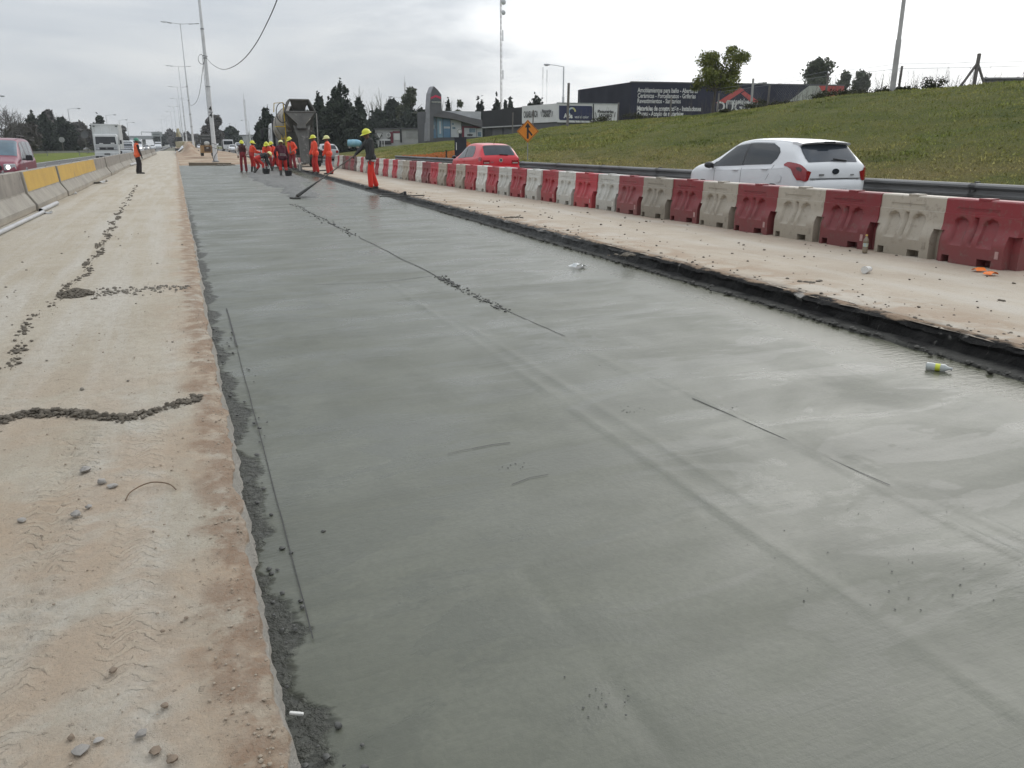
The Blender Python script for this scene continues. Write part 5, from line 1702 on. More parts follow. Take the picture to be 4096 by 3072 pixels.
MB().prism([(2.7, 4.9), (3.2, 4.6), (4.3, 2.6), (4.0, 2.4)], -.17, .17, 'x').build('stick', CREAM, t, bevel=.03)
MB().prism([(3.9, 2.5), (4.5, 2.5), (4.4, 1.7), (3.7, 1.6)], -.5, .5, 'x').build('bucket', CGD, t, bevel=.03)

# ================================================================== PEOPLE
SKIN = M('skin', (.17, .085, .055), (.14, .07, .045), 8, .55)
C_ORG = M('orange_rainwear', (.82, .075, .028), (.70, .055, .02), 5, .6, bump=.5, bscale=9)
C_REDT = M('red_work_trousers', (.52, .030, .022), (.42, .022, .018), 5, .75, bump=.5, bscale=9)
C_DKR = M('dark_red_trousers', (.24, .022, .030), (.18, .016, .022), 5, .8, bump=.5, bscale=9)
C_BLK = M('black_jacket', (.020, .021, .022), (.035, .036, .036), 5, .8, bump=.4, bscale=10)
C_MAR = M('maroon_hoodie', (.085, .012, .026), (.06, .010, .02), 5, .85, bump=.4, bscale=10)
C_DKV = M('dark_maroon_vest', (.065, .020, .020), (.045, .016, .016), 5, .85, bump=.3, bscale=10)
C_PALE = M('pale_sleeve', (.52, .48, .44), None, 5, .85)
C_BOOT = M('muddy_boot', (.045, .042, .038), (.09, .085, .075), 9, .8)
C_NAVY = M('dark_trousers', (.022, .017, .018), (.032, .026, .026), 5, .85, bump=.4, bscale=10)
C_VEST = M('orange_vest', (.80, .13, .04), (.68, .10, .03), 5, .6, bump=.3, bscale=10)
C_GLOVE = M('work_glove', (.05, .045, .04), None, 9, .8)
HAT_Y = M('hard_hat_yellow', (.66, .66, .03), (.60, .60, .03), 4, .35, coat=.2)
HAT_P = M('hard_hat_pale_yellow', (.72, .70, .28), (.62, .60, .25), 4, .4, coat=.2)
HAT_G = M('hard_hat_green', (.035, .20, .13), None, 4, .4, coat=.2)
REFL = M('reflective_band', (.48, .48, .46), None, 9, .4)


def capsule(mb, a, b, ra, rb, n=10):
    a = Vector(a); b = Vector(b); d = b - a
    if d.length < 1e-6:
        d = Vector((0, 0, 1e-3))
    d.normalize()
    pts = []; rs = []
    for k in (80, 50, 20):
        pts.append(a - d * ra * math.sin(R(k))); rs.append(ra * math.cos(R(k)))
    pts += [a, b]; rs += [ra, rb]
    for k in (20, 50, 80):
        pts.append(b + d * rb * math.sin(R(k))); rs.append(rb * math.cos(R(k)))
    mb.tube(pts, rs, n)


def ik(a, b, l1, l2, pole):
    a = Vector(a); b = Vector(b); d = b - a; L = min(d.length, (l1 + l2) * .995); d.normalize()
    b = a + d * L
    x = (l1 * l1 - l2 * l2 + L * L) / (2 * L); h = math.sqrt(max(l1 * l1 - x * x, 0))
    p = Vector(pole); p = p - d * p.dot(d)
    p.normalize()
    return a + d * x + p * h, b


def person(label, loc, rz, pelvis=(0, 0, .93), chest=(0, .02, 1.30), head=(0, .05, 1.58), hands=((-.25, .1, .80), (.25, .1, .80)), feet=((-.12, 0, 0), (.12, .05, 0)),
           hdir=(0, 1, -.1), top=None, legs=None, sleeve=None, boots=None, hat=None, glove=None, longcoat=True, gum=False, baggy=1.0, hatoff=0.0, group=None):
    caps = []                                      # (a, b, ra, rb, group)
    up_ = Vector((0, 0, .06 if pelvis[2] > .88 else 0))
    pel, che, hea = Vector(pelvis) + up_, Vector(chest) + up_, Vector(head) + up_
    hands = [Vector(h) + up_ for h in hands]
    up = (che - pel).normalized()
    fw = Vector((0, 1, 0)); lat = Vector((1, 0, 0))
    back = fw - up * fw.dot(up); back.normalize()
    G_T, G_L, G_S, G_B, G_SK, G_H = 0, 1, 2, 3, 4, 5
    for s in (-1, 1):
        caps.append((pel + lat * s * .065, pel.lerp(che, .5) + lat * s * .07, .125, .118, G_T if longcoat else G_L))
        caps.append((pel.lerp(che, .45) + lat * s * .07, che + up * .02 + lat * s * .095, .118 * baggy, .122 * baggy, G_T))
        caps.append((che + up * .10 + lat * s * .06, che + up * .115 + lat * s * .175, .085, .072, G_T))
    if longcoat:
        caps.append((pel + up * -.02 - lat * .07, pel - up * .02 + lat * .07, .148 * baggy, .148 * baggy, G_T))
    neck0 = che + up * .14
    caps.append((neck0, hea - (hea - neck0).normalized() * .04, .062, .055, G_SK))
    caps.append((neck0 - lat * .05 - back * .03, neck0 + lat * .05 - back * .03, .062, .062, G_T))
    hd = Vector(hdir).normalized()
    hu = (hea - neck0).normalized()
    hu = (hu - hd * hu.dot(hd)).normalized()
    hx = hd.cross(hu).normalized()
    caps.append((hea + hu * .04 - hd * .015, hea + hu * .05 + hd * .015, .092, .088, G_SK))
    caps.append((hea - hu * .045 + hd * .025, hea - hu * .075 + hd * .035, .070, .048, G_SK))
    caps.append((hea - hu * .005 + hd * .095, hea - hu * .03 + hd * .112, .013, .016, G_SK))
    for s in (-1, 1):
        caps.append((hea + hx * s * .088 + hu * .005, hea + hx * s * .09 - hu * .03, .017, .013, G_SK))
    hand_info = []
    for s, tgt in ((-1, hands[0]), (1, hands[1])):
        sh = che + up * .10 + lat * s * .195
        el, wr = ik(sh, tgt, .29, .27, Vector((s * .6, -.75, -.3)))
        caps.append((sh, el, .070 * baggy, .058 * baggy, G_S))
        caps.append((el, wr, .058 * baggy, .046 * baggy, G_S))
        d = (wr - el).normalized()
        side = d.cross(Vector((0, 0, 1)) if abs(d.z) < .8 else Vector((0, 1, 0))).normalized()
        pn = side.cross(d)
        p0 = wr + d * .02
        caps.append((p0 + side * .018, p0 + d * .075 + side * .022, .024, .020, G_H))
        caps.append((p0 - side * .018, p0 + d * .075 - side * .022, .024, .020, G_H))
        for k, (o, ln_) in enumerate(((.033, .062), (.011, .074), (-.011, .070), (-.033, .055))):
            b0 = p0 + d * .085 + side * o; b1 = b0 + d * ln_ * .55 - pn * .012; b2_ = b1 + d * ln_ * .3 - pn * .035
            caps.append((b0, b1, .0105, .010, G_H)); caps.append((b1, b2_, .010, .009, G_H))
        th0 = p0 + d * .02 + side * s * -.03; th1 = th0 + d * .035 + side * s * -.03 - pn * .015
        caps.append((th0, th1, .013, .011, G_H)); caps.append((th1, th1 + d * .03 - pn * .012, .011, .010, G_H))
        hand_info.append(wr + d * .08)
    for s, ft in ((-1, feet[0]), (1, feet[1])):
        ft = Vector(ft); fdir = Vector((ft[0] * 0 + s * .25, 1, 0)).normalized()
        hp = pel + lat * s * .095 - up * .04
        an = ft + Vector((0, -.03, .10))
        kn, an = ik(hp, an, .44, .42, Vector((s * .12, 1, .1)))
        caps.append((hp, kn, .098 * baggy, .078 * baggy, G_L))
        if gum:
            m_ = kn.lerp(an, .35)
            caps.append((kn, m_, .078 * baggy, .074 * baggy, G_L)); caps.append((m_, an, .070, .062, G_B))
        else:
            caps.append((kn, kn.lerp(an, .93), .078 * baggy, .076 * baggy, G_L))
        caps.append((an + Vector((0, 0, -.05)), ft + fdir * .15 + Vector((0, 0, .038)), .050, .040, G_B))
        caps.append((ft + Vector((0, -.05, .045)), ft + fdir * .06 + Vector((0, 0, .045)), .047, .045, G_B))
    mb = MB()
    for a, b, ra, rb, g in caps:
        capsule(mb, a, b, ra, rb)
    me = bpy.data.meshes.new('body_raw'); me.from_pydata([tuple(p) for p in mb.v], [], mb.f)
    tmp = bpy.data.objects.new('body_raw', me); COL.objects.link(tmp)
    rm = tmp.modifiers.new('r', 'REMESH'); rm.mode = 'VOXEL'; rm.voxel_size = .0095
    sm = tmp.modifiers.new('s', 'SMOOTH'); sm.factor = .5; sm.iterations = 2
    dg = bpy.context.evaluated_depsgraph_get()
    out = bpy.data.meshes.new_from_object(tmp.evaluated_get(dg))
    COL.objects.unlink(tmp); bpy.data.objects.remove(tmp); bpy.data.meshes.remove(me)
    n = len(out.polygons); cen = np.empty(n * 3, np.float32); out.polygons.foreach_get('center', cen); cen = cen.reshape(-1, 3).astype(float)
    best = np.full(n, 1e9); gi = np.zeros(n, int)
    for a, b, ra, rb, g in caps:
        a = np.array(a); b = np.array(b); ab = b - a; L2 = max((ab ** 2).sum(), 1e-9)
        t_ = np.clip(((cen - a) @ ab) / L2, 0, 1)
        dd = np.linalg.norm(cen - a - t_[:, None] * ab, axis=1) - (ra + (rb - ra) * t_) - (.012 if g == G_T and longcoat else 0)
        m_ = dd < best; best[m_] = dd[m_]; gi[m_] = g
    out.materials.clear()
    for m_ in (top, legs, sleeve or top, boots or C_BOOT, SKIN, glove or SKIN):
        out.materials.append(m_)
    out.polygons.foreach_set('material_index', gi.tolist())
    out.update()
    o = link('person', out, None, 179)
    o.name = 'person'
    tag(o, label, 'person', group)
    o.location = loc; o.rotation_euler = (0, 0, rz)
    # hard hat
    if hat is not None:
        Mx = Matrix((hx, hd, hu)).transposed()
        hm = MB(); c = hea + hu * (.062 + hatoff) - hd * .01
        rings = []
        for j in range(7):
            ph = R(j * 14.5); q = math.cos(ph)
            rings.append([c + Mx @ Vector((.118 * q * math.cos(a), .140 * q * math.sin(a), .125 * math.sin(ph) + .005)) for a in [k * 2 * math.pi / 20 for k in range(20)]])
        hm.loft(rings)
        rings = []
        for rr, zz in ((.112, -.005), (.150, -.022), (.152, -.014), (.115, .012)):
            rings.append([c + Mx @ Vector((rr * .93 * math.cos(a), (rr * 1.12 + (.05 * max(0, math.sin(a)) if rr > .13 else 0)) * math.sin(a), zz - (.012 * max(0, math.sin(a)) if rr > .13 else 0))) for a in [k * 2 * math.pi / 20 for k in range(20)]])
        hm.loft(rings, False)
        rings = []
        for k in range(9):
            a = R(20 + k * 17.5)
            q = c + Mx @ Vector((0, .142 * math.cos(a), .128 * math.sin(a) + .006))
            rings.append([q + Mx @ Vector((x_, 0, z_)) for x_, z_ in ((-.014, -.006), (-.010, .006), (.010, .006), (.014, -.006))])
        hm.loft(rings)
        hm.build('hard_hat', hat, o, smooth=50)
    fm = MB()
    for s in (-1, 1):
        fm.ell(hea + hd * .083 + hx * s * .033 + hu * .018, (.012, .010, .008), 8, 5)
    fm.ell(hea + hd * .088 - hu * .062, (.024, .008, .005), 8, 5)
    fm.build('eyes_and_mouth', M('dark_features', (.03, .012, .01), None, 5, .5), o)
    return o, hand_info


def band(o, c, rx, ry, h, m, name='reflective_band', tilt=0.0):
    rings = [[(c[0] + rx * math.cos(a), c[1] + ry * math.sin(a), c[2] + z + tilt * math.sin(a)) for a in [k * .3927 for k in range(16)]] for z in (0, h)]
    MB().loft(rings, False).build(name, m, o, smooth=60)


P1, _ = person('person in orange vest and green hard hat standing on the dusty left lane', (-1.92, 47.9, 0), R(-72), head=(0, .06, 1.57), hands=((-.20, .10, .78), (.22, .16, .80)), feet=((-.10, -.03, 0), (.10, .06, 0)),
               top=C_VEST, sleeve=C_NAVY, legs=C_NAVY, hat=HAT_G, glove=C_GLOVE, baggy=1.0)
P2, _ = person('person in dark maroon waistcoat with pale sleeves at the left of the crew', (3.62, 51.2, -.10), R(168), hands=((-.24, .20, 1.00), (.26, .16, .92)), feet=((-.13, .02, 0), (.15, -.02, 0)),
               top=C_DKV, sleeve=C_PALE, legs=C_DKR, hat=HAT_Y, longcoat=False, hdir=(-.4, 1, -.1))
P3, _ = person('person in orange jacket and red trousers, second from the left of the crew', (4.10, 51.0, -.10), R(-75), chest=(0, .05, 1.29), head=(0, .10, 1.56), hands=((-.12, .42, 1.05), (.12, .46, 1.08)), feet=((-.13, 0, 0), (.13, .10, 0)),
               top=C_ORG, legs=C_REDT, hat=HAT_Y, gum=True, longcoat=False, glove=C_GLOVE)
P4, _ = person('person in black top bending down over the fresh concrete in red trousers', (4.16, 47.2, -.08), R(-80), pelvis=(0, -.12, .84), chest=(0, .26, 1.00), head=(0, .55, 1.02), hdir=(0, .7, -.7), hands=((-.14, .52, .42), (.16, .55, .40)), feet=((-.20, -.22, 0), (.16, .18, 0)),
               top=C_BLK, legs=C_REDT, hat=HAT_P, gum=True, longcoat=False, glove=C_GLOVE)
P5, _ = person('person in orange jacket leaning forward behind the bending worker', (4.98, 50.4, -.08), R(160), pelvis=(0, -.06, .90), chest=(0, .12, 1.22), head=(0, .26, 1.47), hdir=(.3, 1, -.5), hands=((-.14, .46, .86), (.20, .42, .78)), feet=((-.15, -.05, 0), (.15, .08, 0)),
               top=C_ORG, legs=C_DKR, hat=HAT_Y, gum=True, glove=C_GLOVE)
P6, _ = person('person in orange jacket just left of the maroon hooded worker', (5.42, 50.8, -.08), R(115), pelvis=(0, -.06, .90), chest=(0, .10, 1.23), head=(0, .22, 1.49), hdir=(0, 1, -.4), hands=((-.16, .42, .92), (.16, .44, .72)), feet=((-.15, -.12, 0), (.15, .22, 0)),
               top=C_ORG, legs=C_REDT, hat=HAT_Y, gum=True)
P7, _ = person('person in maroon hoodie seen from behind in the wet concrete', (4.86, 42.4, -.08), R(4), pelvis=(0, -.02, .92), chest=(0, .08, 1.28), head=(0, .16, 1.53), hdir=(.1, 1, -.4), hands=((-.28, .30, .98), (.34, .30, .70)), feet=((-.14, 0, 0), (.17, .12, 0)),
               top=C_MAR, legs=C_REDT, hat=HAT_P, gum=True, glove=C_GLOVE, baggy=1.06)
mb = MB()
for k in range(9):
    mb.box((-.12 + (k % 5) * .062, -.178 + .012 * abs(k % 5 - 2), 1.06 + (k // 5) * .06), (.04, .012, .035), ry=k * .5)
mb.build('back_print', M('print_pale', (.4, .38, .34), None, 20, .8), P7)
P8, _ = person('person in open orange jacket standing beside the lowered chute', (6.22, 49.2, .1), R(128), chest=(0, .05, 1.29), head=(.02, .14, 1.56), hdir=(.2, 1, -.5), hands=((-.27, .22, .98), (.16, .20, .74)), feet=((-.13, 0, 0), (.13, .10, 0)),
               top=C_ORG, legs=C_DKR, hat=HAT_Y, baggy=1.08)
MB().box((.0, .150, 1.12), (.09, .03, .46), rx=.05).build('shirt_front', M('shirt_grey', (.28, .27, .24), (.05, .05, .05), 25, .8), P8, bevel=.01)
P9, _ = person('person in orange rain suit, left of the pair standing before the barriers', (6.42, 42.1, .1), R(98), hands=((-.20, .18, .84), (.20, .20, .88)), feet=((-.12, -.03, 0), (.12, .08, 0)), head=(0, .06, 1.59),
               top=C_ORG, legs=C_REDT, hat=HAT_Y, baggy=1.14)
P10, _ = person('person in orange rain suit, right of the pair standing before the barriers', (6.80, 40.4, .1), R(70), hands=((-.16, .24, .80), (.26, .10, .82)), feet=((-.12, .08, 0), (.12, -.06, 0)), head=(0, .06, 1.55), chest=(0, .03, 1.27),
                top=C_ORG, legs=C_REDT, hat=HAT_P, baggy=1.18, glove=C_GLOVE)
fl_rz = R(96)
P11, hi = person('person in black jacket and bright red trousers holding the long float handle', (5.72, 26.15, .1), fl_rz, chest=(0, .03, 1.32), head=(0, .10, 1.60), hdir=(.15, 1, -.3), hands=((-.30, .13, .82), (.12, .56, .90)), feet=((-.10, .10, 0), (.12, -.16, 0)),
                 top=C_BLK, legs=M('bright_red_trousers', (.72, .035, .02), (.6, .028, .016), 5, .75, bump=.5, bscale=9), hat=HAT_Y, glove=C_GLOVE, baggy=1.08)
band(P11, (0, .015, .865), .232, .178, .05, REFL)
MB().tube([(-.31, .125, .885), (-.30, .13, .85)], .056, 10).build('red_cuff', C_DKR, P11)
# tools
hw_ = Matrix.Rotation(fl_rz, 4, 'Z') @ hi[1] + Vector((5.72, 26.15, .1))
hdp = Vector((3.18, 25.1, float(slab_z(3.18)) + .05))
t = thing('bull_float', 'long handled float held over the wet concrete', 'tool', tuple(hdp))
dirv = (hw_ - hdp).normalized()
MB().tube([Vector((0, 0, 0)), dirv * ((hw_ - hdp).length + .35)], [.024, .018], 8).build('handle', M('worn_handle', (.10, .085, .07), None, 5, .6), t, smooth=40)
MB().tube([dirv * .05, dirv * .95], [.055, .022], 8).build('socket', M('cement_caked', (.06, .06, .055), None, 8, .85, bump=.5, bscale=30), t, smooth=40)
MB().box((-.03, .0, -.03), (.22, .36, .05), rz=.25).build('blade', M('cement_caked', (.06, .06, .055), None, 8, .85, bump=.5, bscale=30), t, bevel=.015)
t = thing('shovel', 'square shovel with muddy blade beside the chute worker', 'tool', (6.42, 48.0, .1), R(20))
MB().box((0, 0, .15), (.26, .03, .32), rx=-.15).build('blade', CG, t, bevel=.02)
MB().tube([(0, .0, .28), (-.05, .1, .6), (-.16, .3, 1.05)], .018, 6).build('handle', M('worn_handle', (.10, .085, .07), None, 5, .6), t)
for nm_, q, l in (('mortar_bucket', (1067, 700), 'black rubber bucket below the bending worker'), ('mortar_bucket', (1155, 708), 'dark bucket right of the hooded worker')):
    g = gp(q[0], q[1], -.06)
    t = thing(nm_, l, 'bucket', (g.x, g.y, -.05))
    MB().tube([(0, 0, 0), (0, 0, .30), (0, 0, .31), (0, 0, .05)], [.14, .19, .175, .13], 14, False).tube([(0, 0, .0), (0, 0, .02)], .14, 14).build('pail', DARK, t, smooth=40)
    MB().tube([(.19 * math.cos(a), 0, .30 + .12 * math.sin(a)) for a in [k * math.pi / 8 for k in range(9)]], .006, 5).build('bail', GALV, t)

# ================================================================== BUILDINGS
def plane_xy(o, rz, px, py):
    """survey a spot on the facade plane through o turned by rz: local x and height"""
    d = ray(px, py); n = Vector((math.sin(rz), -math.cos(rz), 0)); c = Vector((0, 0, CAM_H))
    t = (Vector(o) - c).dot(n) / d.dot(n); p = c + d * t
    return (p - Vector(o)).dot(Vector((math.cos(rz), math.sin(rz), 0))), p.z


class Facade:
    def __init__(s, name, label, cat, pa, za, pb, base=0.0):
        """pa, pb: (px, py) of the two upper corners; za: roof height"""
        a = at(pa[0], pa[1], tz(pa[1], za)); b = at(pb[0], pb[1], tz(pb[1], za))
        s.rz = math.atan2(b.y - a.y, b.x - a.x); s.o = Vector((a.x, a.y, base)); s.L = math.hypot(b.x - a.x, b.y - a.y); s.top = za - base
        s.t = thing(name, label, cat, tuple(s.o), s.rz)

    def q(s, px, py):
        x, z = plane_xy(s.o, s.rz, px, py); return x, z - s.o.z

    def panel(s, name, pts, m, off=.03, parent=None, th=.02):
        P = [s.q(*p) for p in pts]
        return MB().prism(P, -off, -off + th, 'y').build(name, m, parent or s.t)

    def text(s, body, px0, px1, py, m, cap, bold=0.0, name='lettering', off=.06):
        x0, z = s.q(px0, py); x1, z1 = s.q(px1, py)
        o = text_obj(name, body, m, s.t, ((x0 + x1) / 2, -off, z), cap, bold=bold, ext=.003)
        w_ = max(o.dimensions.x, 1e-3)
        bb = [v[0] for v in o.bound_box]; wid = max(bb) - min(bb)
        o.scale = ((x1 - x0) / wid, 1, 1)
        return o


def f_clad(c, pitch):
    def f(t, p, x, y, z):
        tc = nd(t, 'ShaderNodeTexCoord').outputs['Object']
        sx = nd(t, 'ShaderNodeSeparateXYZ', None, Vector=tc)
        u_ = mth(t, 'ADD', sx.outputs[0], mth(t, 'MULTIPLY', sx.outputs[1], 1.0))
        wv = mth(t, 'SINE', mth(t, 'MULTIPLY', u_, 6.283 / pitch))
        col = mix(t, mapr(t, noise(t, p, .6, 5), .35, .65), c, tuple(k * .8 for k in c))
        return col, .6, wv, .03, .4
    return f


NAVYW = gmat('navy_cladding', f_clad((.013, .014, .024), .35))
NAVYM = M('navy_mural_wall', (.010, .011, .032), (.008, .009, .026), .5, .7)
MRED = M('mural_red', (.52, .085, .075), (.45, .07, .065), .8, .7)
MWH = M('mural_white', (.66, .66, .64), (.58, .58, .56), .8, .7)
MBEI = M('mural_pale_grey', (.42, .43, .38), (.36, .37, .33), .8, .7)
SIGNW = M('sign_wall_white', (.66, .66, .65), (.58, .58, .57), .6, .6)
GREYW = M('grey_render', (.115, .115, .122), (.09, .09, .096), .6, .7)
BLKW = gmat('black_cladding', f_clad((.010, .010, .012), .30))
DKRED = M('portal_dark_red', (.17, .012, .03), None, .8, .5)

F = Facade('hardware_hall', 'dark navy hall with white lettering and red roof chevron mural', 'building', (2526, 328), 8.5, (3377, 342))
bk = at(2321, 358, tz(358, 8.0)) - F.o
c_, s_ = math.cos(-F.rz), math.sin(-F.rz)
bx_, by_ = bk.x * c_ - bk.y * s_, bk.x * s_ + bk.y * c_
MB().prism([(0, 0), (F.L, 0), (F.L, 8.5), (0, 8.5)], 0, .3, 'y').build('mural_wall', NAVYM, F.t)
MB().add([(0, .01, 0), (bx_, by_, 0), (bx_, by_, 8.0), (0, .01, 8.5)], [(0, 1, 2, 3)]).build('side_wall', NAVYW, F.t)
MB().add([(0, 0, 8.46), (F.L, 0, 8.46), (F.L, by_ + 1, 8.6), (bx_, by_ + 1, 8.0), (bx_, by_, 7.96)], [(0, 1, 2, 3, 4)]).build('roof', GREYW, F.t)
MB().add([(bx_, by_, 0), (bx_, by_ + 1, 0), (bx_, by_ + 1, 8.0), (bx_, by_, 8)], [(0, 1, 2, 3)]).add([(F.L, 0.3, 0), (F.L, by_ + 1, 0), (F.L, by_ + 1, 8.6), (F.L, .3, 8.5)], [(0, 1, 2, 3)]).add([(F.L, by_ + 1, 0), (bx_, by_ + 1, 0), (bx_, by_ + 1, 8.0), (F.L, by_ + 1, 8.6)], [(0, 1, 2, 3)]).build('rear_wall', NAVYW, F.t)
MB().b2(-.05, F.L + .05, -.06, .36, 8.44, 8.58).build('parapet_cap', GREYW, F.t)
for body, a, b, y, cap, bo in (('Amoblamientos para baño - Aberturas', 2550, 2791, 361, .72, .012), ('Cerámicas - Porcellanatos - Griferías', 2550, 2782, 383, .72, .012), ('Revestimientos - Sanitarios', 2549, 2722, 404, .72, .012),
                               ('Materiales de construcción - Instalaciones', 2547, 2803, 434, .72, .030), ('Chapas - Acopio de materiales', 2546, 2733, 455, .72, .030), ('materiales', 2907, 2995, 407, .95, .02)):
    F.text(body, a, b, y, MWH, cap, bo)
F.text('DUGIZA', 2864, 3046, 428, MWH, 1.55, .03)
F.panel('mural_chevron', [(2863, 412), (2900, 412), (2978, 360), (2960, 350)], MRED)
F.panel('mural_chevron', [(2964, 374), (2978, 365), (3044, 412), (3008, 412)], MRED)
F.panel('mural_field', [(3155, 405), (3236, 343), (3274, 343), (3290, 370), (3318, 395), (3340, 420), (3155, 420)], MBEI)
F.panel('mural_field', [(3274, 343), (3376, 343), (3376, 420), (3345, 420), (3318, 395), (3290, 370)], MRED)

F = Facade('paint_store', 'white sign wall with paint shop lettering before the navy hall', 'building', (2232, 413), 5.6, (2475, 417))
q0 = at(2088, 425, tz(425, 5.6)) - F.o
c_, s_ = math.cos(-F.rz), math.sin(-F.rz); lx_, ly_ = q0.x * c_ - q0.y * s_, q0.x * s_ + q0.y * c_
zb_ = F.q(2300, 490)[1]
MB().prism([(0, zb_), (F.L, zb_), (F.L, 5.6), (0, 5.6)], 0, .2, 'y').build('sign_wall', SIGNW, F.t)
MB().b2(.1, F.L - .1, .25, 9, 0, 5.2).build('wall', GREYW, F.t)
MB().b2(-.05, F.L + .05, -.05, .25, 5.6, 5.68).build('wall_cap', GALV, F.t)
F.panel('blue_panel', [(2236, 422), (2366, 424), (2369, 430), (2368, 478), (2362, 483), (2240, 480), (2236, 474)], M('panel_blue', (.014, .020, .075), (.010, .014, .05), .5, .4))
F.panel('panel_divider', [(2371, 415), (2375, 415), (2375, 492), (2371, 492)], BLACKP, .06)
for k in range(10):
    a = R(20 + k * 22)
    xx, zz = F.q(2287, 447)
    MB().box((xx + .36 * math.cos(a), -.06, zz + .36 * math.sin(a)), (.16, .02, .22), ry=-a).build('brush_swirl', M('swirl_%d' % (k // 3), [(.75, .72, .3), (.65, .75, .8), (.25, .5, .75), (.8, .82, .85)][k // 3], None, 5, .5), F.t)
F.text('Alba', 2254, 2290, 464, MWH, .62, .03)
F.text('vení al color', 2298, 2354, 468, MWH, .40, .004)
F.text('Pinturerías', 2390, 2453, 446, INK, .42, .012)
F.text('LAZARO', 2395, 2446, 462, INK, .42, .014)
for xs_, sl in ((2383, .12), (2459, -.12)):
    xx, zz = F.q(xs_, 458)
    MB().box((xx, -.05, zz), (.04, .02, .5), ry=-sl * 2).build('slash_mark', INK, F.t)
F2 = Facade('paint_store_wing', 'receding white sign wall lettered before the dark shop', 'building', (2088, 425), 5.6, (2231, 413))
MB().prism([(0, zb_ + .05), (F2.L, zb_ + .05), (F2.L, 5.6), (0, 5.6)], 0, .2, 'y').build('sign_wall', SIGNW, F2.t)
MB().b2(.1, F2.L - .1, .2, 6, 0, 5.2).build('wall', GREYW, F2.t)
F2.text('CASABLANCA', 2096, 2152, 460, INK, .95, .012)
F2.text('Pinturerías', 2170, 2206, 446, INK, .50, .012)
F2.text('LÁZARO', 2173, 2202, 462, INK, .50, .014)
for xs_, sl in ((2166, .12), (2210, -.12)):
    xx, zz = F2.q(xs_, 456)
    MB().box((xx, -.05, zz), (.05, .02, .55), ry=-sl * 2).build('slash_mark', INK, F2.t)

F = Facade('dark_shop', 'low black clad shop left of the white sign wall', 'building', (1929, 445), 5.6, (2088, 428))
zl = F.q(1990, 507)[1]
MB().b2(0, F.L, 0, 10, zl, 5.6).build('upper_cladding', BLKW, F.t)
MB().b2(0, F.L, .4, 9.9, 0, zl).build('wall', GREYW, F.t)
MB().b2(-.05, F.L, -.05, .1, zl - .08, zl + .06).build('canopy_edge', M('canopy_pale', (.4, .4, .4), None, 2, .6), F.t)
x0, _z = F.q(1930, 520); x1, _z = F.q(1957, 520)
MB().b2(x0, x1, .35, .41, 0, zl - .1).build('door_opening', BLACKP, F.t)
x0, _z = F.q(2000, 520)
MB().b2(x0, x0 + .12, .3, .41, 0, zl - .1).build('pillar', BLACKP, F.t)

F = Facade('tower_store', 'grey store with pointed tower and blue glass front', 'building', (1703, 440), 6.4, (1930, 446))
zt_, zg0 = F.q(1720, 440)[1], F.q(1780, 552)[1]
GLB = [M('poster_pale_blue', (.24, .36, .44), (.18, .28, .36), .6, .25), M('poster_blue', (.10, .19, .30), (.14, .24, .34), .8, .25), M('poster_teal', (.09, .15, .20), (.2, .28, .34), 1.2, .25), M('poster_white', (.48, .50, .52), (.42, .44, .46), .8, .3)]
P = [F.q(*p) for p in ((1700, 447), (1740, 444), (1800, 458), (1870, 478), (1930, 490))]
MB().prism([(P[0][0], 0)] + P + [(P[-1][0], 0)], 0, 2.5, 'y').build('wall', GREYW, F.t)
band_ = [F.q(*p) for p in ((1705, 440), (1745, 440), (1800, 452), (1870, 471), (1928, 482), (1928, 512), (1870, 496), (1800, 476), (1720, 466))]
MB().prism(band_, -.9, 0, 'y').build('fascia', M('fascia_grey', (.12, .115, .12), None, 1, .6), F.t)
rf = [F.q(*p) for p in ((1755, 443), (1928, 446), (1928, 480), (1870, 469), (1800, 450))]
MB().prism(rf, .3, 9, 'y').build('roof', M('roof_pale', (.5, .51, .52), None, 1, .5), F.t)
for (a, b, k, yt, yb) in ((1722, 1746, 2, 467, 553), (1747, 1770, 0, 470, 550), (1771, 1801, 1, 474, 550), (1802, 1844, 3, 480, 549)):
    xa, za_ = F.q(a, yt); xb, zb2 = F.q(b, yb)
    MB().b2(xa, xb, -.10, -.02, zb2, za_).build('glass_panel', GLB[k], F.t)
for (a, b, yt, yb, k) in ((1726, 1736, 500, 515, 3), (1724, 1742, 520, 552, 1), (1755, 1763, 485, 535, 3), (1774, 1798, 506, 514, 3), (1806, 1814, 492, 500, 2), (1808, 1820, 508, 516, 2)):
    xa, za_ = F.q(a, yt); xb, zb2 = F.q(b, yb)
    MB().b2(xa, xb, -.13, -.11, zb2, za_).build('poster_figure', GLB[k], F.t)
xx, zz = F.q(1835, 525)
MB().tube([(xx, -.2, zz), (xx, -.12, zz)], .42, 20).build('round_sign', M('sign_white', (.7, .7, .68), None, 3, .5), F.t)
MB().tube([(xx, -.23, zz), (xx, -.2, zz)], .32, 20).build('round_sign_rim', INK, F.t)
MB().tube([(xx, -.25, zz), (xx, -.22, zz)], .27, 20).build('round_sign_face', M('sign_white', (.7, .7, .68), None, 3, .5), F.t)
for (a, b, yt, yb, m) in ((1846, 1930, 505, 511, DKRED), (1846, 1855, 505, 548, DKRED), (1856, 1905, 512, 548, GLB[3]), (1907, 1928, 513, 548, GLB[3]), (1876, 1900, 514, 530, GLB[2]), (1910, 1924, 528, 546, GLB[2])):
    xa, za_ = F.q(a, yt); xb, zb2 = F.q(b, yb)
    o_ = -.16 if m is DKRED else (-.08 if m is GLB[3] else -.11)
    MB().b2(xa, xb, o_, o_ + .04, zb2, za_).build('shopfront_panel', m, F.t)
F.text('weber', 1866, 1890, 539, INK, .5, .02, off=.14)
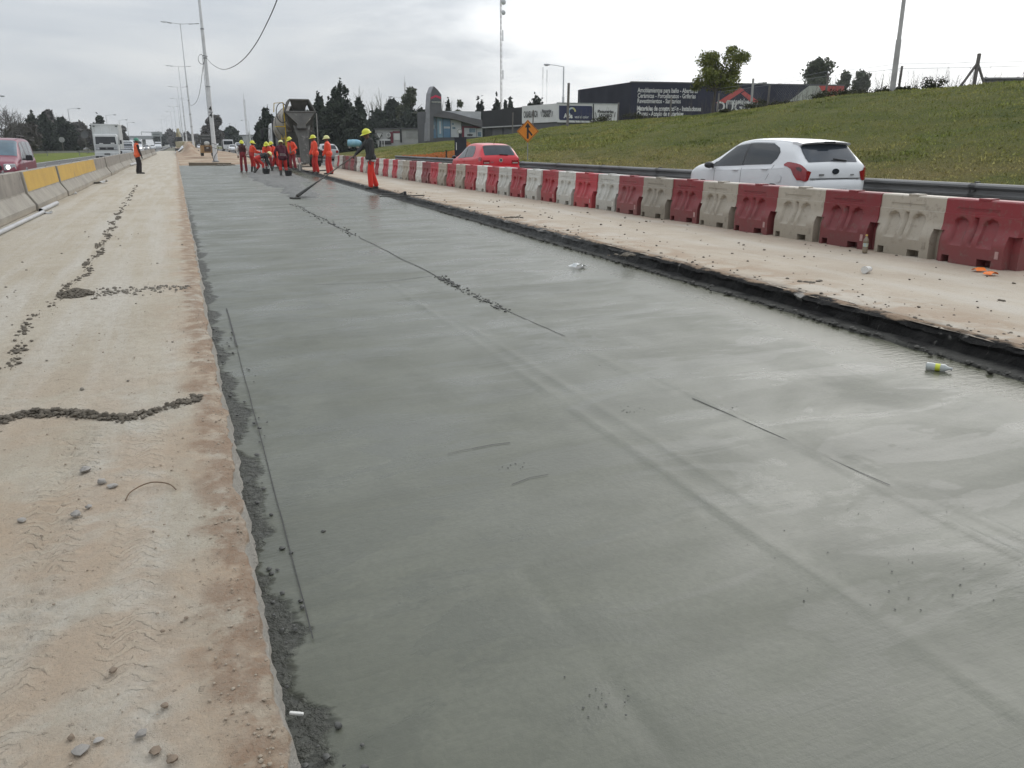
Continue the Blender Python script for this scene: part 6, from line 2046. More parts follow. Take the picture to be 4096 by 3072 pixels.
tw = [F.q(*p) for p in ((1705, 560), (1705, 436), (1708, 385), (1714, 365), (1723, 347), (1739, 362), (1752, 380), (1754, 440), (1754, 450), (1722, 460), (1722, 560))]
MB().prism(tw, -1.0, -.1, 'y').build('tower', GREYW, F.t)
te = [F.q(*p) for p in ((1699, 565), (1703, 440), (1708, 375), (1718, 350), (1723, 346), (1714, 366), (1709, 386), (1706, 436), (1706, 565))]
MB().prism(te, -1.05, .2, 'y').build('tower_edge', M('tower_edge_pale', (.26, .26, .27), None, 1, .5), F.t)
F.panel('tower_chevron', [(1710, 398), (1710, 390), (1729, 381), (1750, 389), (1750, 398), (1729, 389)], M('chevron_red', (.62, .03, .09), None, 1, .5), 1.06)
F.panel('tower_sign', [(1711, 401), (1751, 401), (1751, 415), (1711, 415)], M('sign_slate', (.06, .065, .08), None, 1, .5), 1.05)
F.text('materiales', 1712, 1750, 408, MBEI, .5, .01, off=1.12)

F = Facade('low_shop', 'low white shop with dark red door portal left of the grey tower', 'building', (1500, 518), 4.0, (1690, 516))
zt_ = F.top
MB().b2(0, F.L, 0, 8, 0, zt_).build('wall', M('shop_white', (.42, .42, .41), (.34, .34, .33), .8, .7), F.t)
MB().b2(-.1, F.L + .1, -.25, 8.1, zt_, zt_ + .18).build('roof_edge', GREYW, F.t)
for (a, b, yt, yb, m, o_) in ((1550, 1572, 528, 560, BLACKP, .05), (1562, 1574, 528, 572, DKRED, .08), (1572, 1600, 525, 532, DKRED, .09), (1576, 1600, 534, 560, SIGNW, .06), (1600, 1608, 517, 570, BLACKP, .07),
                              (1625, 1682, 522, 552, M('grey_board', (.33, .33, .32), None, .8, .7), .06), (1518, 1562, 556, 563, SIGNW, .10), (1520, 1566, 563, 578, BLACKP, .05)):
    xa, za_ = F.q(a, yt); xb, zb2 = F.q(b, yb)
    MB().b2(xa, xb, -o_, 0.01, zb2, za_).build('shopfront_panel', m, F.t)
xx, zz = F.q(1556, 540)
MB().tube([(xx, -.16, zz), (xx, -.06, zz)], .42, 18).build('round_sign', M('sign_white', (.7, .7, .68), None, 3, .5), F.t)
MB().tube([(xx, -.18, zz), (xx, -.15, zz)], .28, 18).build('round_sign_face', M('sign_grey', (.3, .3, .3), None, 3, .5), F.t)
for px in (1529, 1543, 1553):
    xx, zz = F.q(px, 563)
    MB().b2(xx - .06, xx + .06, -1.2, -1.1, 0, zz).build('canopy_post', SIGNW, F.t)

F = Facade('warehouse', 'long pale warehouse left of the mixer truck', 'building', (918, 543), 5.0, (1035, 541))
MB().b2(0, F.L, 0, 12, 0, F.top).build('wall', M('warehouse_pale', (.36, .37, .38), (.31, .32, .33), .4, .7), F.t)
MB().b2(-.2, F.L + .2, -.3, 12.3, F.top, F.top + .25).build('roof', GREYW, F.t)
for a, b in ((1000, 1010), (1022, 1030)):
    xa, z1_ = F.q(a, 550); xb, z0_ = F.q(b, 562)
    MB().b2(xa, xb, -.06, .01, z0_, z1_).build('window', GLASS, F.t)
F = Facade('white_red_shed', 'white shed with a red lower wall behind the left trees', 'building', (170, 538), 5.2, (252, 536))
MB().b2(0, F.L, 0, 10, 0, F.top).build('wall', M('shed_white', (.5, .5, .5), None, .4, .7), F.t)
xa, z1_ = F.q(173, 557); xb, z0_ = F.q(251, 582)
MB().b2(xa, xb, -.08, .01, z0_, z1_).build('red_panel', M('shed_red', (.55, .03, .045), None, .4, .6), F.t)
MB().b2(-.2, F.L + .2, -.3, 10.3, F.top, F.top + .2).build('roof', GREYW, F.t)
F = Facade('low_white_building', 'low whitish building behind the bare tree at the left', 'building', (-40, 540), 4.5, (172, 548))
MB().b2(0, F.L, 0, 10, 0, F.top).build('wall', M('old_white', (.38, .38, .39), (.3, .3, .31), .3, .7), F.t)
MB().b2(-.2, F.L + .2, -.3, 10.3, F.top, F.top + .2).build('roof', GREYW, F.t)
for k in range(4):
    MB().b2(F.L * (.15 + .2 * k), F.L * (.15 + .2 * k) + 3, -.06, .01, 1.0, 3.0).build('window', GLASS, F.t)

# overpass and sign gantry far down the road
a = at(495, 546, 560); b = at(735, 548, 560)
o0 = Vector((a.x, a.y, 0))
t = thing('overpass', 'pale overpass crossing the motorway in the distance', 'bridge', tuple(o0), math.atan2(b.y - a.y, b.x - a.x))
Lb = (b - a).length
MB().b2(-5, Lb + 5, 0, 10, 5.2, 7.6).build('deck', M('overpass_pale', (.30, .31, .32), None, .3, .8), t)
for k in range(5):
    MB().b2(Lb * k / 4 - .6, Lb * k / 4 + .6, 1, 9, 0, 5.2).build('pier', M('overpass_pier', (.22, .225, .23), None, .3, .8), t)
a = at(566, 531, 380); c = at(627, 536, 380)
t = thing('sign_gantry', 'overhead sign board on a gantry arm above the far traffic', 'road sign', (c.x + 1.5, c.y, 0))
MB().tube([(0, 0, 0), (0, 0, c.z + 1)], .25, 8).build('post', GALV, t)
MB().tube([(0, 0, c.z + .8), (a.x - c.x - 1.5, 0, c.z + .9)], .16, 6).build('arm', GALV, t)
MB().tube([(a.x - c.x - 1.5, 0, c.z + .9), (a.x - c.x - 1.5, 0, c.z - .6)], .12, 6).build('hanger', GALV, t)
MB().b2(-3.8, .9, -.3, -.15, c.z - 1.1, c.z + 1.0).build('board', M('gantry_board', (.36, .38, .38), None, .5, .6), t)
MB().b2(-3.3, -.2, -.36, -.31, c.z - .5, c.z + .1).build('board_stripe', M('gantry_stripe', (.16, .18, .18), None, .5, .6), t)
for (px, py, r, d, l) in ((338, 539, 13.5, 135, 'round dark back of a road sign left of the box truck'), (247, 559, 10.5, 150, 'round grey back of a road sign before the red shed')):
    c = at(px, py, d)
    t = thing('road_sign', l, 'road sign', (c.x, c.y, 0))
    MB().tube([(0, -.02, c.z), (0, .02, c.z)], r * d / 3194, 22).build('disc', GREYW if px > 300 else M('sign_grey', (.3, .3, .3), None, 3, .5), t)
    MB().tube([(0, .05, 0), (0, .05, c.z)], .05, 6).build('post', POST, t)

# ================================================================== TREES
def leafmat(name, c1, c2, sc=.6):
    return M(name, c1, c2, sc, .8, spec=.2, world=True, c3=tuple(x * .55 for x in c1), sc3=sc * 1.6, f3=(.48, .66))


L_DARK = leafmat('foliage_dark_conifer', (.024, .035, .023), (.042, .054, .033))
L_CEDAR = leafmat('foliage_cedar', (.034, .043, .032), (.056, .066, .047))
L_EUC = leafmat('foliage_eucalyptus', (.058, .070, .038), (.098, .106, .062))
L_GREY = leafmat('foliage_grey_twigs', (.110, .102, .094), (.155, .143, .131))
L_SAP = leafmat('foliage_sapling', (.125, .150, .036), (.215, .225, .055), 2.0)
L_WEED = leafmat('foliage_weed', (.035, .042, .018), (.07, .068, .035), 2.0)
BARK = M('bark', (.055, .045, .036), (.085, .072, .06), 2, .9, bump=.4, bscale=10)
BARKP = M('pale_bark', (.20, .185, .165), (.26, .245, .22), 2, .9)
tr = np.random.default_rng(21)


def leaves(name, parent, clumps, n, size, m, shell=.55, droop=0.0, asp=.5):
    """many small leaf faces spread through the clumps' volume"""
    vol = np.array([c[3] * c[4] * c[5] for c in clumps]) ** .75
    idx = tr.choice(len(clumps), n, p=vol / vol.sum())
    C_ = np.array(clumps)[idx]
    d = tr.normal(size=(n, 3)); d /= np.linalg.norm(d, axis=1)[:, None]
    rad = shell + (1 - shell) * tr.random(n) ** .6
    rad = np.where(tr.random(n) < .25, rad * tr.random(n), rad)
    p = C_[:, :3] + d * C_[:, 3:6] * rad[:, None] * (1 + .12 * tr.normal(size=n))[:, None]
    a = tr.normal(size=(n, 3)); a[:, 2] -= droop; a /= np.linalg.norm(a, axis=1)[:, None]
    b = np.cross(a, tr.normal(size=(n, 3))); b /= np.linalg.norm(b, axis=1)[:, None]
    s = size * (.6 + .8 * tr.random(n))[:, None]
    v = np.stack([p - a * s, p + b * s * asp, p + a * s, p - b * s * asp], 1).reshape(-1, 3)
    f = np.arange(len(v)).reshape(-1, 4)
    return npmesh(name, v, f, m, parent)


def trunk(parent, H, r, limbs, m=BARK, lean=(0, 0)):
    mb = MB()
    mb.tube([(0, 0, -.3), (lean[0] * .3, lean[1] * .3, H * .5), (lean[0], lean[1], H)], [r, r * .7, r * .25], 7)
    for z, a, l, up in limbs:
        b0 = Vector((lean[0] * z / H, lean[1] * z / H, z)); d = Vector((math.cos(a), math.sin(a), up))
        mb.tube([b0, b0 + d * l * .5 + Vector((0, 0, l * .08)), b0 + d * l + Vector((0, 0, l * .25))], [r * .4, r * .25, r * .08], 5)
    return mb.build('trunk', m, parent, smooth=60)


def tree(label, px, ytop, ybase, hwpx, d, kind, m=None, n=2600, group=None, zmin=None):
    c = at(px, ytop, d); base = at(px, ybase, d)
    z0 = 0.0 if zmin is None else zmin
    H = c.z - z0; W = hwpx * d / FPX
    t = thing({'conifer': 'conifer_tree', 'round': 'broadleaf_tree', 'euca': 'eucalyptus_tree', 'bare': 'bare_tree', 'poplar': 'bare_poplar_tree', 'column': 'cypress_tree', 'cedar': 'cedar_tree'}[kind], label, 'tree', (base.x, base.y, z0), 0, group)
    ls = d * .0019
    cl = []
    if kind in ('conifer', 'cedar', 'column'):
        m = m or L_DARK
        k = 9 if kind != 'column' else 7
        for j in range(k):
            f = j / (k - 1); z = H * (.14 + .82 * f)
            w_ = W * ((1 - f) ** (.55 if kind != 'column' else .35) * 1.12 + .14)
            nn = 1 if w_ < W * .25 else (4 if kind == 'cedar' else 3)
            for q in range(nn):
                a = tr.random() * 6.28; rr = w_ * .5 * (nn > 1)
                cl.append((rr * math.cos(a), rr * math.sin(a), z + tr.normal() * H * .02, w_ * (.70 if nn > 1 else .9), w_ * (.70 if nn > 1 else .9), H * (.10 if kind != 'column' else .12)))
        trunk(t, H * .97, max(.12, H * .018), [(H * (.2 + .09 * i), i * 2.1, W * .7 * (1 - i / 9), .12) for i in range(8)])
        leaves('crown', t, cl, int(n * 1.5), ls * 1.25, m, .45, .5, .5)
    elif kind in ('round', 'euca'):
        m = m or L_EUC
        k = 15 if kind == 'euca' else 16
        for j in range(k):
            a = tr.random() * 6.28; f = tr.random(); z = H * (.40 + .52 * f) if kind == 'euca' else H * (.28 + .62 * f)
            rr = W * (.75 if f < .7 else .4) * tr.random() ** .5
            s_ = W * (.36 + .20 * tr.random())
            cl.append((rr * math.cos(a), rr * math.sin(a), z, s_, s_, s_ * .75))
        cl.append((0, 0, H * .93, W * .35, W * .35, H * .07))
        trunk(t, H * .8, max(.12, H * .02), [(H * (.3 + .06 * i), i * 2.4, W * .75, .6) for i in range(7)], BARKP if kind == 'euca' else BARK)
        leaves('crown', t, cl, int(n * 1.6), ls * 1.1, m, .45, .3)
    else:
        mb = MB(); tw = MB()

        def grow(p, dv, L, r, lev):
            q = p + dv * L
            mid = p.lerp(q, .5) + Vector(tr.normal(size=3) * L * .05)
            (mb if lev < 2 else tw).tube([p, mid, q], [r, r * .8, r * .6], 5 if lev < 2 else 3, False)
            if lev >= (4 if kind == 'bare' else 3):
                return
            for k in range(3 if lev < 2 else (4 if kind == 'bare' else 3)):
                if kind == 'bare':
                    nd_ = dv + Vector(tr.normal(size=3)) * .62; nd_.z += .10
                else:
                    nd_ = dv + Vector(tr.normal(size=3)) * .22; nd_.z += .25
                nd_.normalize()
                f = .45 + .55 * tr.random()
                grow(p.lerp(q, f), nd_, L * (.66 + .16 * tr.random()), r * .6, lev + 1)
        r0 = max(.14, H * .022) if kind == 'bare' else H * .016
        H *= 1.30 if kind == 'bare' else 1.02
        L0 = H * (.30 if kind == 'bare' else .38)
        grow(Vector((0, 0, -.2)), Vector((0, 0, 1)), L0, r0, 0)
        if kind == 'bare':
            for k in range(4):
                a = k * 1.57 + .4
                grow(Vector((0, 0, L0 * .8)), Vector((math.cos(a) * .7, math.sin(a) * .7, .7)).normalized(), H * .24, r0 * .6, 1)
        bm_ = m or BARK
        mb.build('trunk', bm_, t, smooth=60)
        tw.build('crown', bm_, t)
    return t


GT = M('grey_twig_bark', (.075, .068, .062), (.11, .10, .09), 2, .9)
GP = M('pale_poplar_twigs', (.24, .23, .215), (.30, .29, .27), 2, .9)
GL, GR, GC = 'trees beyond the left carriageway', 'trees behind the shops on the right', 'trees far down the road'
for a in [
    ('large leafless tree at the left picture edge', 22, 408, 585, 62, 115, 'bare', GT, 0, GL),
    ('second leafless tree at the left behind the large one', 62, 430, 585, 50, 135, 'bare', GT, 0, GL),
    ('leafless tree standing behind the red shed', 232, 455, 588, 40, 200, 'bare', GT, 0, GL),
    ('low pruned dark tree with forked trunk left of the red shed', 120, 492, 580, 48, 118, 'round', L_GREY, 2600, GL),
    ('dark pine left of the red shed', 148, 452, 585, 34, 165, 'conifer', None, 2200, GL),
    ('dense dark tree above the red shed', 192, 455, 585, 40, 160, 'cedar', L_CEDAR, 2600, GL),
    ('tallest greyish tree above the red shed', 213, 441, 585, 36, 185, 'round', L_GREY, 2400, GL),
    ('dark round tree beside the left lamp post', 268, 466, 588, 40, 175, 'cedar', L_CEDAR, 2400, GL),
    ('brown leafless thicket tree left of the box truck', 312, 492, 590, 55, 180, 'round', L_GREY, 3000, GL),
    ('lower brown thicket tree touching the box truck', 352, 520, 592, 34, 170, 'round', L_GREY, 2000, GL),
    ('dark conifer rising behind the box truck', 407, 458, 590, 32, 190, 'conifer', L_CEDAR, 2200, GL),
    ('greyish tree right of the box truck', 494, 505, 588, 28, 260, 'round', L_GREY, 1800, GL),
    ('small dark tree below the far sign board', 640, 530, 588, 30, 400, 'round', L_CEDAR, 1500, GC),
    ('hazy tall tree between the far lamp posts', 686, 518, 588, 26, 450, 'round', L_GREY, 1500, GC),
    ('wide hazy bush between the far lamp posts', 715, 535, 588, 30, 430, 'round', L_GREY, 1500, GC),
    ('dark hedge tree right of the second lamp post', 757, 530, 588, 28, 380, 'cedar', L_GREY, 1800, GC),
    ('hazy hedge tree left of the compact loader', 792, 538, 588, 26, 380, 'round', L_GREY, 1500, GC),
    ('large grey twiggy tree behind the nearest lamp post', 862, 468, 590, 50, 220, 'round', L_GREY, 3400, GC),
    ('dark sloping conifer left of the warehouse', 928, 505, 590, 36, 260, 'cedar', L_DARK, 2200, GC),
    ('pale leafless tree above the warehouse', 1005, 512, 590, 34, 300, 'poplar', GP, 0, GC),
    ('second pale leafless tree above the warehouse', 1030, 520, 590, 28, 300, 'poplar', GP, 0, GC),
    ('dark conifer just left of the mixer drum', 1082, 424, 600, 34, 130, 'conifer', None, 2400, GR),
    ('lower dark conifer behind the mixer cab', 1052, 482, 600, 30, 140, 'conifer', None, 2200, GR),
    ('dark conifer right of the mixer hopper', 1285, 378, 600, 36, 120, 'conifer', None, 2800, GR),
    ('tallest dark conifer right of the mixer truck', 1374, 338, 600, 62, 115, 'conifer', None, 4200, GR),
    ('narrow conifer beside the tallest dark conifer', 1447, 388, 600, 30, 120, 'conifer', None, 2400, GR),
    ('broad dark cedar low behind the orange workers', 1325, 430, 605, 58, 108, 'cedar', L_CEDAR, 4200, GR),
    ('broad dark cedar behind the float worker', 1425, 440, 605, 62, 108, 'cedar', L_CEDAR, 4200, GR),
    ('dark cedar above the blue tank', 1250, 470, 605, 42, 115, 'cedar', L_CEDAR, 3000, GR),
    ('dark cedar left of the give-way sign', 1495, 455, 600, 60, 140, 'cedar', L_CEDAR, 3600, GR),
    ('dense cedar above the low white shop', 1570, 470, 600, 60, 140, 'cedar', L_CEDAR, 3600, GR),
    ('feathery tree left of the eucalyptus', 1575, 398, 590, 45, 160, 'euca', L_CEDAR, 2800, GR),
    ('tall eucalyptus left of the grey tower', 1652, 352, 590, 58, 150, 'euca', None, 3800, GR),
    ('dark tree at the foot of the eucalyptus', 1650, 440, 590, 60, 145, 'cedar', L_CEDAR, 3400, GR),
    ('broad cedar filling the gap right of the mixer truck', 1245, 448, 605, 50, 125, 'cedar', L_CEDAR, 3600, GR),
    ('cedar between the two dark conifers', 1335, 400, 605, 40, 128, 'cedar', L_DARK, 3200, GR),
    ('dark cedar right of the tallest conifer', 1415, 415, 605, 48, 128, 'cedar', L_DARK, 3400, GR),
    ('dark cedar behind the give-way sign', 1530, 432, 600, 52, 150, 'cedar', L_DARK, 3400, GR),
    ('dark cedar left of the eucalyptus foot', 1610, 425, 600, 50, 152, 'cedar', L_DARK, 3400, GR),
    ('dark cedar close to the grey tower', 1690, 430, 600, 36, 152, 'cedar', L_CEDAR, 2600, GR),
    ('thicket tree behind the red shed', 235, 478, 588, 46, 190, 'cedar', L_CEDAR, 2800, GL),
    ('low thicket tree at the left behind the pruned tree', 75, 500, 588, 50, 180, 'round', L_GREY, 2800, GL),
    ('low dark thicket right of the pruned tree', 165, 500, 588, 45, 190, 'cedar', L_CEDAR, 2600, GL),
    ('leftmost bare poplar above the dark cedars', 1455, 362, 590, 22, 190, 'poplar', GP, 0, GR),
    ('second bare poplar above the dark cedars', 1492, 362, 590, 22, 190, 'poplar', GP, 0, GR),
    ('third bare poplar above the dark cedars', 1530, 358, 590, 22, 190, 'poplar', GP, 0, GR),
    ('bare poplar right of the grey tower', 1768, 376, 590, 20, 190, 'poplar', GP, 0, GR),
    ('second bare poplar right of the grey tower', 1802, 380, 590, 20, 190, 'poplar', GP, 0, GR),
    ('small dark conifer touching the grey tower', 1762, 402, 590, 16, 150, 'conifer', None, 1400, GR),
    ('dark conifer above the grey store roof', 1796, 402, 590, 18, 150, 'conifer', None, 1400, GR),
    ('open eucalyptus above the grey store roof', 1842, 404, 590, 32, 150, 'euca', None, 2000, GR),
    ('left one of two slim dark cypresses', 1914, 400, 590, 8, 140, 'column', None, 1000, GR),
    ('right one of two slim dark cypresses', 1930, 396, 590, 8, 140, 'column', None, 1000, GR),
    ('dark conifer at the foot of the tall mast', 1988, 392, 590, 22, 140, 'conifer', L_CEDAR, 1700, GR),
    ('narrow conifer right of the tall mast', 2042, 392, 590, 16, 140, 'conifer', L_CEDAR, 1500, GR),
    ('small feathery tree left of the narrow conifer', 2022, 405, 590, 14, 145, 'round', L_CEDAR, 1000, GR),
    ('wide dark tree above the white sign wall', 2140, 382, 590, 48, 130, 'cedar', L_CEDAR, 2800, GR),
    ('large eucalyptus behind the right end of the navy hall', 3250, 240, 420, 84, 135, 'euca', None, 3600, GR),
    ('left small eucalyptus right of the navy hall', 3368, 285, 420, 46, 135, 'euca', None, 1800, GR),
    ('right small eucalyptus beyond the fence', 3430, 283, 420, 58, 125, 'euca', None, 2400, GR),
    ('thin bare poplar behind the navy hall', 3115, 300, 420, 16, 160, 'poplar', GP, 0, GR),
    ('thin bare poplar right of the large eucalyptus', 3340, 285, 420, 14, 150, 'poplar', GP, 0, GR)]:
    tree(*a)

# ---- sapling on the slope
q = at(2850, 458, 50); zq = float(hill_z(q.x, q.y))
t = thing('young_tree', 'young bushy green tree standing alone on the right slope', 'tree', (q.x, q.y, zq - .05))
k_ = 50 / FPX
mb = MB()
mb.tube([(0, 0, -.2), (.02, 0, .7), (.10, 0, 1.5), (.12, .05, 1.9)], [.10, .085, .075, .06], 8)
cr = [(-.8, 300, .55), (-.1, 245, .75), (1.0, 240, .75), (1.55, 290, .6), (-1.05, 330, .45), (.1, 320, .75), (1.0, 330, .7), (1.75, 230, .42), (-.35, 235, .5), (.5, 290, .8), (.95, 205, .35), (-1.15, 352, .3), (1.6, 345, .4), (1.35, 195, .25)]
cl = []
for x, py, r in cr:
    z = (at(2850, py, 50).z - zq)
    cl.append((x, tr.normal() * .35, z, r * 1.0, r * 1.0, r * .85))
    mb.tube([(.1, 0, 1.45 + .1 * tr.random()), (x * .5 + .05, 0, lerp(1.6, z, .5)), (x, 0, z)], [.045, .03, .012], 5)
mb.build('trunk', BARK, t, smooth=60)
leaves('crown', t, cl, 9500, .085, L_SAP, .30, .2, .38)

# ---- shrubs and weeds under the fence
def shrub(label, px, py, d, w_, h_, m=L_WEED, n=500):
    q = at(px, py, d); z = float(hill_z(q.x, q.y))
    t = thing('shrub', label, 'shrub', (q.x, q.y, z - .05), 0, 'shrubs under the crest fence')
    cl = [(tr.normal() * w_ * .4, tr.normal() * w_ * .3, h_ * (.25 + .4 * tr.random()), w_ * .4, w_ * .4, h_ * .35) for _ in range(5)]
    mb = MB()
    for k in range(7):
        a = k * .9
        mb.tube([(0, 0, 0), (math.cos(a) * w_ * .3, math.sin(a) * w_ * .3, h_ * .6), (math.cos(a) * w_ * .5, math.sin(a) * w_ * .4, h_)], [.012, .008, .004], 4)
    mb.build('stems', BARK, t)
    leaves('foliage', t, cl, n, .07, m, .3, 0, .4)


for i, (px, py, d, w_, h_) in enumerate([(2400, 488, 60, 1.2, .6), (2560, 474, 56, 1.4, .6), (2905, 440, 46, .7, .22), (3045, 424, 45, .9, .45), (3125, 412, 43.5, 1.2, .45), (3300, 398, 41, 1.0, .55), (3400, 390, 39.5, 1.8, .6), (3480, 384, 38.6, 1.2, .45),
                                          (3560, 376, 37.5, 1.0, .5), (3640, 366, 37, 1.0, .4), (3745, 352, 36.5, .8, .85), (3830, 345, 36, 1.0, .4), (3930, 338, 35.5, 1.3, .5), (4020, 332, 35, 1.5, .5)]):
    shrub('dark weedy shrub under the crest fence, %s of the row from the left' % (['first'] + ORD[1:])[i], px, py, d, w_, h_)
mb = MB()
for k in range(420):
    px = 2300 + tr.random() * 1800; d = float(np.interp(px, [2300, 2700, 3100, 3500, 4100], [62, 51, 43.5, 38, 34.5])) - .3 + tr.random()
    q = at(px, 400, d); z = float(hill_z(q.x, q.y)); h_ = .35 + .9 * tr.random() ** 2
    lx_, ly_ = tr.normal() * .12, tr.normal() * .12
    mb.tube([(q.x, q.y, z - .05), (q.x + lx_ * .4, q.y + ly_ * .4, z + h_ * .6), (q.x + lx_, q.y + ly_, z + h_)], [.008, .006, .003], 3, False)
    for j in range(4):
        f = .4 + .15 * j
        p0 = Vector((q.x + lx_ * f, q.y + ly_ * f, z + h_ * f)); a = tr.random() * 6.28
        mb.tube([p0, p0 + Vector((math.cos(a) * .1, math.sin(a) * .1, .14))], [.004, .002], 3, False)
struct(mb.build('dry_weeds', GT, fix=False), 'stuff')

# ================================================================== SMALL THINGS
def clod(mb, c, r, seed, flat=.6, ring=6):
    """an irregular lump"""
    g = random.Random(seed); rings = []
    for j, zz in enumerate((-.95, -.35, .3, .85)):
        q = math.sqrt(max(1 - zz * zz, .02))
        rings.append([(c[0] + r * q * math.cos(a) * g.uniform(.65, 1.2), c[1] + r * q * math.sin(a) * g.uniform(.65, 1.2), c[2] + r * flat * (zz + .6) * g.uniform(.8, 1.15))
                      for a in [k * 2 * math.pi / ring + j * .4 for k in range(ring)]])
    mb.loft(rings)


MORTAR = M('dark_mortar', (.105, .090, .070), (.16, .138, .108), 14, .95, bump=.6, bscale=60, world=True)
MORT_D = M('dried_mortar', (.20, .18, .15), (.27, .245, .205), 14, .95, bump=.6, bscale=60, world=True)
STONE = M('stone_grey', (.24, .225, .205), (.33, .31, .285), 9, .85, bump=.4, bscale=40)
STONE_B = M('stone_brown', (.19, .145, .105), (.25, .195, .145), 9, .9, bump=.4, bscale=40)
g = random.Random(3)
mb = MB(); n = 0
line = [(-1.06, 4.89), (-1.24, 5.99), (-1.27, 6.72), (-1.31, 8.12), (-1.23, 9.16), (-1.17, 10.54), (-1.21, 14.44), (-1.32, 20.36), (-1.5, 34.38)]
for (x0, y0), (x1, y1) in zip(line[1:-1], line[2:]):
    L = math.hypot(x1 - x0, y1 - y0)
    for k in range(int(L * (70 if y0 < 15 else 22))):
        f = g.random(); r = g.choice([.004, .006, .009, .014, .021]) * g.uniform(.7, 1.2) * (1.0 if y0 < 10 else 1.3)
        if math.sin(lerp(y0, y1, f) * 5.1) + g.random() * 1.6 < .25:
            continue
        clod(mb, (lerp(x0, x1, f) + g.gauss(0, .030) + .04 * math.sin(lerp(y0, y1, f) * 3.1), lerp(y0, y1, f), .0), r, n, .45); n += 1
struct(mb.build('mortar_crumb_line', MORTAR, smooth=60), 'stuff')
mb = MB()
for k in range(1500):                                   # crossing ridge close to the camera
    f = g.random(); x = lerp(-1.5, -.02, f); yy = float(np.interp(x, [-1.5, -1.06, -.95, -.73, -.42, -.23, -.1, 0], [4.86, 4.90, 5.0, 4.92, 4.70, 4.80, 4.92, 4.95]))
    dens_ = float(np.interp(x, [-1.5, -.9, -.6, -.42, -.3, -.2, -.14, 0], [.9, 1, 1, .9, .25, .12, .6, .8]))
    if g.random() > dens_:
        continue
    off_ = g.gauss(0, .030)
    clod(mb, (x, yy + off_, max(0, .022 - abs(off_) * .6) * dens_ * g.random()), g.choice([.004, .006, .009, .013, .019]) * g.uniform(.6, 1.2), 900 + k)
struct(mb.build('mortar_ridge', MORTAR, smooth=60), 'stuff')
mb = MB()
for k in range(420):                                   # heap where the lines meet
    a = g.random() * 6.283; q = g.random() ** .8
    clod(mb, (-1.10 + .17 * q * math.cos(a), 9.12 + .22 * q * math.sin(a), .055 * (1 - q)), g.uniform(.006, .022), 2000 + k)
tag(mb.build('mortar_heap', MORTAR, smooth=60), 'small dark heap of mortar on the dusty left lane', 'mortar heap')
mb = MB()
for k in range(150):
    clod(mb, (lerp(-.95, .04, g.random() ** 1.3), 9.15 + g.gauss(0, .13), 0), g.choice([.008, .012, .02]) * g.uniform(.7, 1.2), 3000 + k)
for k in range(60):
    clod(mb, (g.uniform(-2.0, .0), g.uniform(4.9, 16), 0), g.choice([.006, .01, .016]), 4000 + k)
struct(mb.build('dry_mortar_crumbs', MORT_D, smooth=60), 'stuff')

# fine grit on both dusty surfaces, crumbs along both edges
mb = MB()
for k in range(1700):
    yy = 1.5 + 7.5 * g.random() ** 1.7; x = g.uniform(-1.9, .06) if g.random() < .6 else .09 - abs(g.gauss(0, .10))
    clod(mb, (x, yy, 0), g.choice([.002, .0025, .003, .004, .006]) * g.uniform(.6, 1.2), 5000 + k, .6, 5)
struct(mb.build('grit', M('grit_tan', (.27, .22, .165), (.36, .305, .24), 30, .95, world=True), smooth=60), 'stuff')
mb = MB()
for k in range(620):
    yy = 3 + 22 * g.random() ** 1.6
    x = float(XT(yy)) + (.05 + 3.2 * g.random() if g.random() < .55 else abs(g.gauss(.05, .22)))
    clod(mb, (x, yy, .1), g.choice([.006, .009, .013, .02]) * g.uniform(.6, 1.2) * (1 if yy < 12 else 1.3), 7000 + k, .5, 5)
struct(mb.build('grit', M('grit_dark', (.11, .095, .075), (.2, .17, .135), 14, .95, world=True), smooth=60), 'stuff')
mb = MB()
for k in range(520):
    yy = 2.6 + 16 * g.random() ** 1.5; nw = math.exp(-max(yy - 2.5, 0) / 3.5)
    x = float(XT(yy)) - .160 - .07 * nw + g.gauss(0, .025)
    clod(mb, (x, yy, float(slab_z(x)) + .012), g.choice([.008, .012, .02, .028]) * g.uniform(.6, 1.2), 9000 + k, .6, 5)
struct(mb.build('step_crumbs', M('crumb_black', (.045, .043, .039), (.085, .082, .073), 14, .9, world=True), smooth=60), 'stuff')
WETM = M('wet_mortar_lumps', (.055, .055, .05), (.085, .085, .077), 20, .6, world=True)
mb = MB()
for k in range(560):                                   # crumbly ridges and splashes left on the wet slab
    kind = g.random()
    if kind < .42:
        f = g.random(); x, yy = lerp(2.80, 2.79, f) + g.gauss(0, .03), lerp(9.37, 7.0, f ** 1.2)
        r = g.choice([.006, .009, .013, .018])
    elif kind < .62:
        f = g.random(); x, yy = 2.78 + g.gauss(0, .07), lerp(14, 23, f); r = g.choice([.008, .012, .017, .024])
    elif kind < .74:
        x, yy = .12 + abs(g.gauss(0, .10)), 1.7 + 6 * g.random(); r = g.choice([.006, .01, .014])
    elif kind < .86:
        x, yy = 2.35 + g.gauss(0, .35), 1.9 + g.gauss(0, .35); r = g.choice([.002, .0025, .003, .004])
    else:
        c = g.choice([(2.75, 4.9), (2.93, 3.79), (1.0, 1.75), (2.4, 4.0), (.62, 6.2), (1.4, 3.5)])
        x, yy = c[0] + g.gauss(0, .05), c[1] + g.gauss(0, .04); r = g.choice([.002, .003, .004])
    clod(mb, (x, yy, float(slab_z(x)) + .001), r * g.uniform(.7, 1.2), 11000 + k, .45, 5)
struct(mb.build('mortar_splashes', WETM, smooth=60), 'stuff')

